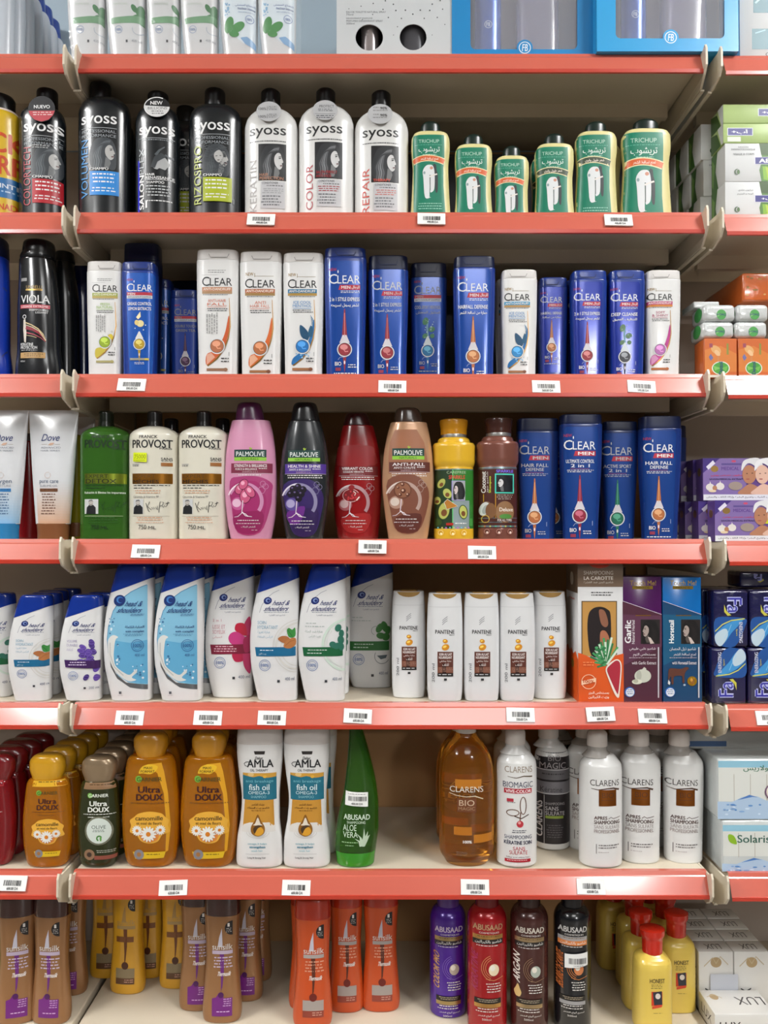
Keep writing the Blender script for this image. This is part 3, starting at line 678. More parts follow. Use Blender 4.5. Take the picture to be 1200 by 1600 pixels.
def f(l):
    l.poly([(225, 164.5)] + [(245 - 20 * math.cos(a), 167 + 15.5 * math.sin(a)) for a in [math.pi * i / 14 for i in range(15)]], '#d6d6d6')
    l.text('NEW', 235, 158, 254, 163.5, '#ececec', .02); l.text('BILLIONS', 231, 167, 261, 171, '#555', .0); l.micro(236, 173, 256, 180, 2, '#666', word=5); l.ring(245, 167, 20, 1.4, '#e8e8e8', 60, 250, ry=15.5)
round_sticker(b, 245, 167, 20.5, 16, mat('#1c1e21', 0.25, coat=.6), f)
b = syoss_body(337, 82, 168, 143, 'black shampoo bottle with lime green panel and curly hair photo', 336, BLK)
syoss_dark(b, 303, 192, 'RIZOSPRO', '#a9b53a', '#a9b51c', curly=True).done(b.root)
B4 = b
dup(B4.root, 'black bottle behind the gap beside the white-stickered black one', px=292, Y=0.0605)
def white(cx, w, ysh, ytop, capx, label, dy, ox, word, wcol, caph, l2, stick):
    b = Bottle('conditioner_bottle', label, S2, 0.007, [(ysh, cx - w * .18, cx + w * .18), (ysh + 3, cx - w * .27, cx + w * .27), (ysh + 9, cx - w * .37, cx + w * .37), (ysh + 19, cx - w * .46, cx + w * .46), (ysh + 34, cx - w * .5, cx + w * .5), (None, cx - w * .5, cx + w * .5)], 0.052, WHT, n=2.3, dpow=1.0)
    b.part('cap', [(ytop, capx - 13, capx + 13), (ytop + 3, capx - 15, capx + 15), (ysh + 2, capx - 15, capx + 15)], BLKC, D=0.03, n=2, smooth=False)
    l = b.lab().frame(ox, dy); K = '#17181a'
    l.text('syoss', 0, 0, 57, 16, K, 0.01); l.micro(0, 20, 57, 24, 1, '#4a4c50', word=2.4, ragged=0)
    portrait(l, 14, 25, 57, 82, bg='#1b1c1f', hair='#2d2f32', hi='#8c8f92', skin='#cfcfcf')
    l.text(word, 0, 50 if word == 'KERATIN' else 60, 11, 130, wcol, 0, rot=90)
    l.rect(18, 84, 55, 126, '#c3c3c6'); l.text('CONDITIONER', 20, 84.5, 45, 88, '#2a2a2c', .01); l.micro(26, 90, 54, 93, 1, '#2a2a2c', word=5)
    l2(l); l.micro(18, 106, 50, 124, 4, '#6a6c70', word=5); l.done(b.root)
    round_sticker(b, stick[0], stick[1], 19.5, 15.5, mat('#b9babc', 0.22, coat=.5), stick[2], 0.003)
    return b
def f(l):
    for y, t in ((171, '100%'), (183, '100%')): l.text(t, 404, y - 3, 416, y + 1, '#4c4c4e'); l.rect(417.5, y - 5, 418, y + 2, '#555'); l.micro(419, y - 5, 433, y + 2, 3, '#707274', word=5)
white(424.5, 83, 173, 144, 423, 'white conditioner bottle with grey lettering and bronze caption under hair photo', 201, 390, 'KERATIN', '#a9a5a3', 0,
      lambda l: (l.text('HAIR', 16, 71, 30, 75.5, '#b9856a', .01), l.text('PERFECTION', 16, 76.5, 53, 81.5, '#b9856a', .01), l.micro(20, 95, 54, 104, 3, '#9a9c9f', word=6)), (420, 174, f))
def f(l):
    l.text('PROTECT', 499, 164, 522, 168, '#555', .0); l.micro(496, 170, 520, 175, 2, '#606265', word=6); l.rect(492, 177.5, 524, 178, '#777'); l.micro(494, 180, 522, 186, 2, '#505256', word=6)
white(510, 86, 168, 143, 509, 'white conditioner bottle with crimson lettering and red captions, middle of the white trio', 198, 478, 'COLOR', '#b03a44', 0,
      lambda l: (l.text('SALON PERFECT', 16, 70, 49, 74.5, '#a02028', .02), l.text('ANTI-FADE', 16, 76, 40, 80.5, '#a02028', .02), l.micro(17, 94, 54, 104, 3, '#a83a40', word=6)), (508, 172, f))
def f(l):
    for y in (170, 181): l.text('90%', 594, y - 3, 605, y + 1, '#333', .02); l.micro(582, y + 2, 606, y + 5, 1, '#777', word=4); l.micro(583, y - 3, 592, y + 1, 1, '#888', word=4)
white(596, 84, 176, 147, 595.5, 'white conditioner bottle with orange-red lettering, beside the green bottles', 204, 566, 'REPAIR', '#c8483a', 0,
      lambda l: (l.text('THERAPY', 17, 77, 44, 81, '#d8503a', .02), l.micro(20, 94, 54, 104, 3, '#c86a60', word=6)), (594, 178, f))
# green bottles: author frame is the first one (x 641-704, y 211-333)
GRN = mat('#d9cf93', 0.35); GCAP = mat('#10231d', 0.3)
def trichup(label, x0, x1, yt, band, s, ox, oy, lid=True, yf=0.008):
    w = x1 - x0; cx = (x0 + x1) / 2
    b = Bottle('hair_oil_bottle', label, S2, yf, [(yt, cx - w * .36, cx + w * .36), (yt + 3, cx - w * .42, cx + w * .42), (yt + 11, cx - w * .47, cx + w * .47), (yt + 24, cx - w * .475, cx + w * .475), (yt + 55, cx - w * .44, cx + w * .44), (yt + 85, cx - w * .455, cx + w * .455), (None, cx - w * .5, cx + w * .5)], 0.036, GRN, n=3.2)
    b.part('cap', [(yt - 17, cx - w * .18, cx + w * .18), (yt - 12, cx - w * .24, cx + w * .24), (yt + 2, cx - w * .26, cx + w * .26)], GCAP, D=0.026, n=2)
    l = b.lab().frame(ox, oy, s); G = '#0c7a5e'; C = '#e9dfb0'
    L = [(646, 211), (645, 222), (645.5, 240), (646.5, 258), (646.5, 290), (646, 345)]; R = [(694, 211), (694.5, 225), (694.5, 245), (693, 262), (693, 290), (697, 345)]
    grow = lambda P, k: [(x + k, y) for x, y in P]
    l.poly(L + list(reversed(R)), G)
    l.text('TRICHUP', 654, 218.5, 686, 224, '#b9d6c6', .0); l.micro(647, 226.5, 691, 229, 1, '#5fae94', word=5)
    l.text('تريشوب', 654, 230, 687, 240, '#e6efe9', .01); l.micro(660, 241.5, 683, 244.5, 1, '#9ccbb9', word=4)
    arc = [(646 + i * 6, 252.5 - 5.5 * math.sin(math.pi * (i + .6) / 9) + i * .1) for i in range(9)]
    l.line(arc, 10, C); l.line(arc, 7.4, band)
    l.text('تمنع تساقط الشعر' if band[1] == 'd' else 'شعر طويل وقوي', 657, 246.5, 685, 252, '#f2e6d8', .02)
    l.spoly([(677, 258), (681, 258), (682, 266), (684, 275), (683.5, 300), (680, 298), (679, 275)], '#33383b')
    l.spoly([(660.5, 268), (665, 260), (671, 258), (676.5, 260), (679, 272), (678.5, 295), (674.5, 301), (672, 299), (672, 277), (671, 307), (673, 309), (664, 309), (661.5, 280)], '#dcdfe0')
    l.poly([(671, 274), (672.6, 274), (672.6, 298), (671.4, 300)], '#55625c'); l.ell(674, 263, 2.6, 2.4, '#c98f78', n=10); l.line([(671, 277), (678, 274), (683, 272.5)], 2.2, '#e4ded8'); l.ell(663, 270.5, 1.8, 2.4, '#8fa3a5', n=8)
    l.micro(650, 318, 692, 330, 3, '#8fcdb8', word=4); l.done(b.root)
    return b
def tri_fit(label, x0, x1, yt, band):
    s = (x1 - x0) / 63.0; return trichup(label, x0, x1, yt, band, s, x0 - 641 * s, yt - 211 * s)
OR, DK = '#d8622e', '#3c4a36'
T1 = tri_fit('tall green and cream bottle with orange band next to the white bottles', 641, 704, 211, OR)
tri_fit('medium green bottle with orange band, lid lower than its left neighbour', 709, 770, 231, OR)
tri_fit('shortest green bottle with orange band', 771, 827, 249, OR)
t = tri_fit('green bottle with dark band and cream left edge, fourth green one', 834, 897, 230, DK)
dup(t.root, 'green bottle half hidden behind the fourth green one', px=858, Y=0.05)
t5 = tri_fit('tall green bottle with dark olive band', 897, 964, 211, DK)
tri_fit('tall green bottle with orange band at the right end of the green row', 969, 1048, 207, OR)
dup(t5.root, 'dark green bottle behind the gap beside the two tall ones at right', px=938, Y=0.05)
# left: yellow bottle
b = Bottle('hair_mask_bottle', 'yellow bottle with blue band and orange letters at the left edge', S2, 0.006, [(180, -38, 26), (186, -44, 30), (196, -46, 32), (None, -46, 33)], 0.06, mat('#dcb51c', .35, coat=.2), n=2.1)
b.part('cap', [(153, -34, 20), (158, -36, 23), (182, -36, 23)], BLKC, D=.045, n=2, smooth=False)
b.part('ring', [(179, -38, 27), (183.5, -40, 29)], mat('#e8d8d0', .3), D=.056, n=2.1, smooth=False)
l = b.lab(); l.text('BACK', -44, 206, 28, 238, '#cf4a18', .03); l.text('CORR', -44, 242, 30, 272, '#cf4a18', .03)
l.rect(-60, 277, 45, 308, '#1f6aa8'); l.text('ACIÓN INTENSA', -40, 284, 45, 293, '#dfe6ee', .02); l.micro(-30, 297, 32, 303, 1, '#a9c4de', word=9); l.text('ACONDICIONADO', -60, 317, 28, 327, '#cf4a18', .03); l.done(b.root)
# ------------------------------------------------------------------ third shelf: slim flip-cap bottles
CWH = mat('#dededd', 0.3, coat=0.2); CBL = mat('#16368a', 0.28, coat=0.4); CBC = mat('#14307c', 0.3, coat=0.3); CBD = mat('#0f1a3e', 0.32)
PBL = mat('#1a4aa2', 0.2, 0.25, coat=0.6, name='blue_print'); PVI = mat('#273a9e', 0.2, 0.25, coat=0.6, name='blue_print')
GOLD = foil('#b58a4a')
def flip(name, label, x0, x1, yt, yc, yb, m, mc, yf=0.008, shelf=None, taper=0.05, D=0.036, side=0.0, hinge=True, group=None, dark=None):
    w = x1 - x0; k = w * taper
    b = Bottle(name, label, S3 if shelf is None else shelf, yf, [(yc, x0, x1), (yc + (yb - yc) * .35, x0 + k * .2, x1 - k * .2), (yb, x0 + k, x1 - k), (None, x0 + k, x1 - k)], D, m, n=4.2, bt=0.0012)
    b.part('flip_cap', [(yt, x0 + w * .035, x1 - w * .035), (yt + 2, x0 + w * .02, x1 - w * .02), (yc, x0 + w * .01, x1 - w * .01)], mc, D=D * .97, n=4.2, bt=.0015, bb=.0004)
    b.x0, b.x1, b.yt, b.yc = x0, x1, yt, yc
    return b
def hinge(b, m):
    w = b.x1 - b.x0; h = b.yc - b.yt; c = (b.x0 + b.x1) / 2
    ox, oz = b.root.location.x, b.zs
    l = b.flat(b.Y + b.D * .012 - 0.0006)
    l.line([(c - w * .24, b.yt + 1.5), (c - w * .2, b.yt + h * .42), (c + w * .2, b.yt + h * .42), (c + w * .24, b.yt + 1.5)], 1.1, m); l.done(b.root, 'hinge_line')
def ball(l, x, y, r, col, hi, ring='#d6d8da'):
    l.ell(x, y, r * 1.16, m=ring); l.ell(x, y, r, m='#222'); l.ell(x, y, r * .94, m=col); l.ell(x - r * .1, y - r * .35, r * .6, r * .42, hi, n=16)
    l.line([(x - r * .2, y - r * .1), (x + r * .1, y + r * .35), (x + r * .55, y + r * .3)], r * .16, hi)
def clear_white(b, ox, oy, s, band, band2, t1, t2, tcol, sw, ballc, style='swoosh', new=True, barc=None):
    """author frame: tall white bottle x 309-374, y 395-585"""
    l = b.lab().frame(ox, oy, s); K = '#1b1c1e'
    if new: l.text('NEW', 317, 423, 329, 428, '#9a7a3e', .01); l.rect(331, 428.4, 360, 428.9, '#9a8a6a'); l.line([(331, 424), (331, 430)], .8, '#9a8a6a')
    else: l.micro(324, 422, 353, 428, 2, '#8a8a8a', word=4); l.rect(315, 429.3, 340, 429.8, '#b9b9b9')
    l.text('C', 316, 432.6, 327.5, 446.6, K); l.text('LEAR', 328, 434.5, 362, 446.2, K)
    l.rect(316, 448.3, 362, 454.5, band); l.rect(316, 454.5, 362, 458.5, band2 if band2 else band)
    l.text('ANTI-DANDRUFF', 318, 449.6, 360, 453.4, '#efe6dc', .015); l.micro(317, 459.5, 360, 462, 1, '#55555a', word=4)
    l.text(t1, 325 if len(t1) > 5 else 331, 467, 353 if len(t1) > 5 else 348, 471.5, tcol); l.text(t2, 324, 472.5, 354, 477, tcol)
    l.rect(324, 478.6, 353, 479.2, tcol); l.micro(321, 481, 357, 487, 2, '#3a3a3c', word=4)
    out = [(356.5, 464), (357.5, 490), (358, 508), (355, 526), (349, 542), (338, 557), (323, 568)]
    l.line([(x + 1.2, y + 1) for x, y in out], 2.4, GOLD, (.3, 1.2))
    if style == 'swoosh':
        l.spoly([(357, 492), (358, 508), (355, 526), (349, 542), (338, 557), (323, 568), (323, 552), (334, 546), (345, 533), (352, 516)], sw)
        l.poly([(323, 568), (323, 552), (330, 549), (336, 556)], tuple(int(c * .5 + 118) for c in hexc(sw)))
    elif style == 'lemon':
        l.ell(349, 530, 5, 6, '#d9c23a', rot=20); l.ell(343, 543, 9, 5, '#c8b42c', rot=-35); l.spoly([(323, 568), (322, 552), (335, 548), (346, 544), (338, 557)], '#c3b23a')
        for q in ((336, 528), (330, 534), (352, 520), (346, 526)): l.ring(q[0], q[1], 1.6, .5, '#8a8a70')
    else:
        l.spoly([(357, 496), (358, 508), (355, 526), (349, 542), (338, 557), (323, 568), (324, 558), (336, 548), (346, 536), (352, 520)], '#1f6aa8')
        l.spoly([(336, 505), (345, 512), (350, 522), (346, 530), (338, 524), (335, 514)], '#174a6c'); l.spoly([(352, 506), (356, 512), (354, 524), (348, 520)], '#1b5578')
        for k in range(16): l.ell(326 + 26 * l.rnd.random(), 552 - 18 * l.rnd.random() + 8 * l.rnd.random(), .7 + l.rnd.random(), m='#7fb6dc', n=7)
        for k in range(5): l.line([(352 + k, 490 + 3 * k), (354 + l.rnd.random() * 4, 496 + 3 * k)], .8, '#2a6f96')
    ball(l, 339, 539, 10.5, ballc, tuple(min(255, c + 55) for c in hexc(ballc)))
    l.rect(323, 573, 350, 577, barc or '#9a6a42'); l.ell(352, 575, 3.4, 2.8, barc or '#7a4a2e', n=12)
    l.micro(344, 557, 358, 566, 2, '#3a3a3c', word=5); l.rect(357, 548, 357.7, 554, '#777')
    if not new: l.micro(323, 487, 342, 521, 5, '#8e8e8e', word=6, rot=True)
    l.done(b.root)
def hexc(c): c = c.lstrip('#'); return tuple(int(c[i:i + 2], 16) for i in (0, 2, 4))
def clear_men(b, ox, oy, s, panel, t1, ar1, drop, hi, style='spike', wide=False, mid=None, dim=1.0):
    """author frame: big blue bottle x 507-572, y 392-585"""
    l = b.lab().frame(ox, oy, s); W = tuple(int(228 * dim) for _ in range(3)); R = '#b3273a'  # dim puts shade into the lettering of bottles standing further back
    l.poly([(513, 413), (516, 408), (563, 408), (566, 413), (564, 520), (561, 600), (519, 600), (515, 520)], panel)
    l.text('NEW', 514, 419, 526, 423.5, '#a02838', .02); l.ell(528, 424.5, .9, 2.4, W, n=8)
    l.text('C', 514, 428.4, 526.5, 443.2, W); l.text('LEAR', 527, 430.5, 562, 442.8, W)
    if mid:
        l.rect(514, 445, 562, 451, R); l.text('MEN', 516, 446, 530, 450, W, .02); l.rect(514, 451, 562, 457, '#c8ccd2'); l.text('ANTI-DANDRUFF SHAMPOO', 516, 452.4, 560, 455.6, '#333c50', .01)
    else:
        l.poly([(531, 445), (562, 445), (562, 452.6), (528.5, 452.6)], R)
        if wide: l.text('MEN', 535, 446.3, 560, 451.4, W, .03)
        else: l.text('MEN', 533, 446.5, 547, 451, W, .02); l.text('للرجال', 549, 446, 561, 451.5, W, .02)
        if not wide: l.micro(532, 454, 561, 458.5, 2, W, word=5, ragged=.05)
    if isinstance(t1, tuple):
        l.text(t1[0], 517, 458, 560, 463.5, W, .015); l.text(t1[1], 524, 465, 553, 470, W, .015); l.rect(523, 472, 552, 472.5, '#a04050'); l.micro(517, 474, 560, 479, 2, W, word=6)
    else:
        l.text(t1, 515, 464, 561, 470, W, .02); l.text(ar1, 517, 473.5, 560, 479.5, W, .02)
    if style == 'spike':
        l.poly([(537.2, 482), (538.8, 482), (540.5, 505), (542, 524), (545, 533), (531, 533), (534, 524), (535.5, 505)], drop)
        l.poly([(535, 522), (541, 522), (546, 534), (530, 534)], '#cfcbd0'); l.line([(538, 488), (538, 524)], 1.0, hi)
    elif style == 'lemon':
        l.poly([(537, 520), (539, 520), (546, 534), (530, 534)], '#d8d8d2'); l.ell(540, 505, 7, 6.5, '#e3d49a'); l.ell(533, 503, 4, 5, '#d8c27a'); l.poly([(532, 493), (540, 482), (541, 492), (536, 497)], '#e6dcae')
        for q in ((530, 514), (550, 508), (546, 517), (537, 478)): l.ell(q[0], q[1], 1.1, m='#e8e8e0', n=8)
    else:
        g = '#3f7a52' if style == 'mint' else '#5a7a5a'
        l.line([(538, 490), (537, 505), (539, 524)], 3.2, '#6f9aa8'); l.poly([(537, 518), (539, 518), (546, 534), (530, 534)], '#cdd6d8')
        for q in ((534, 492, 5, 7, 20), (545, 506, 6, 5, -20), (533, 518, 4, 5, 40), (546, 518, 4, 4, 10)): l.ell(q[0], q[1], q[2], q[3], g, n=12, rot=q[4])
        for k in range(18): l.ell(532 + 20 * l.rnd.random(), 486 + 40 * l.rnd.random(), .5 + .7 * l.rnd.random(), m='#bfd3d6', n=6)
    ball(l, 538, 544, 10, drop if style != 'mint' or True else drop, hi)
    l.poly([(535.5, 556), (540.5, 556), (539, 572), (538, 580), (537, 572)], drop); l.ell(538, 564, 1.2, 3, '#e6dede', n=10)
    if style != 'lemon':
        l.text('BIO', 523, 563, 533, 569, W, .02); l.rect(524, 572, 532, 577, '#8a3048'); l.line([(538, 556), (531, 556), (528, 560)], .7, '#9aa8c8')
        l.rect(557, 552, 557.8, 559, '#aab4cc'); l.micro(543, 567, 558, 574, 2, W, word=5); l.micro(520, 580, 558, 584, 1, W, word=6)
    else: l.rect(520, 571, 556, 575, '#9a9a8a'); l.rect(548, 571, 556, 575, '#c8b44a'); l.micro(528, 579, 548, 584, 2, W, word=4)
    l.done(b.root)
def fit(b, ref, yref):   # place the author frame of another bottle: ref (x0, x1), yref top
    s = (b.x1 - b.x0) / (ref[1] - ref[0]); return b.x0 - ref[0] * s, b.yt - yref * s, s
W_, M_ = ((309, 374), 395), ((507, 572), 392)
def white_flip(label, x0, x1, yt, yc, name='shampoo_bottle', yf=0.008, **k):
    b = flip(name, label, x0, x1, yt, yc, 585, CWH, mat('#d9d6d3', .34), yf); hinge(b, '#9d9a98'); o = fit(b, *W_); clear_white(b, *o, **k); return b
def blue_flip(label, x0, x1, yt, yc, yf=0.008, shelf=None, yb=585, body=None, capm=None, hg='#0c1e50', **k):
    b = flip('shampoo_bottle', label, x0, x1, yt, yc, yb, body or CBL, capm or CBC, yf, shelf); hinge(b, hg); o = fit(b, *M_)
    clear_men(b, *o, **k); return b
white_flip('slim white bottle with lime green band and lemon slices', 139, 194, 413, 428, new=False, band='#9aa843', band2='#b5a05a', t1='FRESH', t2='NATURAL', tcol='#a6c96a', sw='#c3b23a', ballc='#8fa821', style='lemon', barc='#a8a06a')
b = blue_flip('slim blue bottle with lemon slices, front of its row', 193, 246, 414, 428, panel=mat('#1b57b4', .25, .15, coat=.4), t1='GREASE CONTROL', ar1='LEMON EXTRACTS', drop='#b3921e', hi='#e2d070', style='lemon', mid=True)
for k, n_ in enumerate(('third', 'fourth')): dup(b.root, 'blue lemon bottle, %s back in the row behind the front one' % n_, dx=0.002 + 0.002 * k, dy=0.085 + 0.047 * k)
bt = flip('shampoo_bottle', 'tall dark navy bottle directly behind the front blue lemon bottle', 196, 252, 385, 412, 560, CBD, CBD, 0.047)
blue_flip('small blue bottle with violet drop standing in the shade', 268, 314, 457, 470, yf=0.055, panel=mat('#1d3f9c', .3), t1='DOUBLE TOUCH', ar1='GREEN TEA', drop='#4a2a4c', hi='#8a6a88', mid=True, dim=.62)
white_flip('tall white bottle with orange swoosh, leftmost of the two', 309, 375, 395, 411, new=False, band='#b9805e', band2='#a98662', t1='ANTI-HAIR', t2='FALL', tcol='#d8826a', sw='#c65a2c', ballc='#b06a48', barc='#8f6a50')
white_flip('tall white bottle with orange swoosh and gold NEW mark', 376, 442, 398, 414, band='#a8603a', band2='#9a7a46', t1='ANTI', t2='HAIR FALL', tcol='#d8826a', sw='#cf6428', ballc='#b0683e')
white_flip('tall white bottle with blue ball and dark leaves', 443, 507, 400, 415, band='#1f7098', band2='#a8853c', t1='ICE COOL', t2='MENTHOL', tcol='#3f8cc8', sw='#1f6aa8', ballc='#1f70b8', style='ice')
A2 = 'لشعر يسهل تسريحه'
b5 = blue_flip('tallest blue bottle with red drop beside the white leafy one', 507, 573, 392, 407, panel=PBL, t1='2 in 1 STYLE EXPRESS', ar1=A2, drop='#8f2a36', hi='#d88a8a')
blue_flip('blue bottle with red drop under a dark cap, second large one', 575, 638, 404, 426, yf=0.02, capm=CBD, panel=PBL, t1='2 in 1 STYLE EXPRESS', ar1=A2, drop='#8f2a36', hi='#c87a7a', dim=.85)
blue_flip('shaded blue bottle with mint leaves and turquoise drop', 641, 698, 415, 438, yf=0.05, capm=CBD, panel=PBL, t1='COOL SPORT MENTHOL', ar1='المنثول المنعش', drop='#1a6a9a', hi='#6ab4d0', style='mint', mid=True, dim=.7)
blue_flip('large blue bottle with amber drop, right of the mint one', 708, 773, 405, 423, yf=0.006, capm=CBD, panel=PBL, t1="HAIRFALL DEFENSE", ar1='حماية من تساقط الشعر', drop='#b0683a', hi='#e0aa7a')
b = white_flip('small white bottle with blue ball and leaves', 782, 838, 426, 440, band='#1f8cb8', band2='#b08a52', t1='ICE COOL', t2='MENTHOL', tcol='#3f8cc8', sw='#1f6aa8', ballc='#2a84c0', style='ice')
dup(b.root, 'white bottle directly behind the small white leafy one', px=801, dy=0.045)
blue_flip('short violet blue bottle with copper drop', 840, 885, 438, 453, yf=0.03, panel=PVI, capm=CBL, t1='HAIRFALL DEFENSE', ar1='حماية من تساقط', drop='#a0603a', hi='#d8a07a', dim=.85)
b = blue_flip('small blue bottle with red drop in the right half of the shelf', 891, 946, 427, 441, panel=PVI, capm=CBL, t1='2 in 1 STYLE EXPRESS', ar1=A2, drop='#8f2a36', hi='#d88a8a')
dup(b.root, 'small blue bottle just behind the one with red drop', px=909, dy=0.045)
blue_flip('small blue bottle with mint sprig and black drop', 949, 1005, 427, 441, panel=PVI, capm=CBL, t1='DEEP CLEANSE', ar1='للتنظيف العميق', drop='#3a3c42', hi='#a0a4aa', style='deep')
white_flip('small white bottle with pink ball and magenta swoosh', 1006, 1060, 427, 441, band='#b03a72', band2='#c87a2c', t1='SOFT', t2='& SHINY', tcol='#b0486a', sw='#b83a8a', ballc='#b06aa8', barc='#b0632c')
# dark stock at the back of the middle bay
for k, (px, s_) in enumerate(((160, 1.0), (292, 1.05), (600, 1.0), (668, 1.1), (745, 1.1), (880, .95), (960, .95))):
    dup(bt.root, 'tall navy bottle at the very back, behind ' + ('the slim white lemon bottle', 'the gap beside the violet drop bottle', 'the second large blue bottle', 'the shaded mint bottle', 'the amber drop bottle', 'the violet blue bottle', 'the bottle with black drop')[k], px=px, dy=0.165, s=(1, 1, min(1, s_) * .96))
# left bay
b = Bottle('shampoo_bottle', 'glossy royal blue bottle cut off at the left edge', S3, 0.006, [(404, -45, 12), (440, -50, 13), (500, -52, 14), (545, -52, 14), (583, -50, 18), (None, -50, 18)], 0.05, mat('#1436a8', .2, coat=.6), n=2.4)
b.part('cap', [(374, -45, 8), (380, -47, 11), (405, -46, 12)], CBD, n=2.3)
b.lab().line([(0, 446), (6, 455), (9.5, 475), (10, 510), (6, 540), (0, 556)], 1.2, '#0d1d5c').done(b.root)
b = Bottle('shampoo_bottle', 'black bottle with white lettering and red gold swirl', S3, 0.006, [(406, 32, 84), (440, 31, 88), (500, 29, 92), (545, 29, 93), (582, 26, 97), (None, 26, 97)], 0.046, mat('#1e2023', .18, coat=.6), n=2.3)
b.part('cap', [(378, 41, 80), (382, 38, 84), (396, 36, 86), (402, 33, 86), (407, 33, 85)], mat('#191a1c', .22, coat=.3), D=.042, n=2.2)
l = b.lab(); W = '#e4e4e4'; G = foil('#b5965a'); 
l.rect(32, 434, 42, 439, '#8a8a8a'); l.text('UNIBELLI', 41, 446, 65, 451, '#b09458'); l.rect(40, 451.5, 66, 454, G)
l.text('VIOLA', 32, 461, 76, 473.5, W, .01); l.rect(31, 476, 76, 482, '#b83a4c'); l.text('LISSAGE EXTREME', 33, 477.3, 74, 480.8, '#f0dada', .02)
l.text('SHAMPOOING', 46, 483, 74, 486, W, .01); l.text('LISSANT', 56, 487, 74, 490, W, .01)
l.ring(38.5, 495, 3.2, 1.1, '#cfcfcf'); l.poly([(37, 500), (40, 498), (42, 520), (41, 536), (38, 534), (36.5, 515)], '#d8cfc2')
S_ = [(40, 504), (50, 508), (60, 514), (67, 522), (71, 532)]
l.line(S_, 1.8, '#cdb98a'); l.line([(41, 512), (52, 515), (61, 520), (67, 526), (71, 533)], 4.2, '#8c2434', (1.3, .4)); l.line([(41, 508), (52, 512), (62, 518), (71, 532)], 1, '#e2d4b0'); l.line([(42, 520), (54, 523), (64, 528), (71, 534)], 2, '#b04a54', (1, .3))
l.line([(41, 524), (52, 526), (58, 528)], .9, '#cdb98a'); l.text('KERATINE', 32, 536, 53, 540.5, W, .02); l.text('PROTECTION', 32, 541, 59, 545.5, W, .02); l.micro(32, 547, 60, 549.5, 1, '#bbb', word=5)
l.rect(32, 551, 71, 560, '#b8925c'); l.micro(38, 553, 68, 559, 2, '#5a4426', word=5); l.text('400ml', 32, 563, 40, 566, '#bbb'); l.done(b.root)
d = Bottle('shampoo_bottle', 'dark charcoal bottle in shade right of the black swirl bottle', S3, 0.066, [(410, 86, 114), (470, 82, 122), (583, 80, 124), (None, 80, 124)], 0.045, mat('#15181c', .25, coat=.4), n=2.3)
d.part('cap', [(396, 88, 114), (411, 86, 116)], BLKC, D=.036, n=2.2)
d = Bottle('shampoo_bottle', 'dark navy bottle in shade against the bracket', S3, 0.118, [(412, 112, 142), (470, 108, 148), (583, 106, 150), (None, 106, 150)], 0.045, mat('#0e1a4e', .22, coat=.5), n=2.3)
d.part('cap', [(400, 113, 141), (413, 112, 142)], CBD, D=.036, n=2.2)
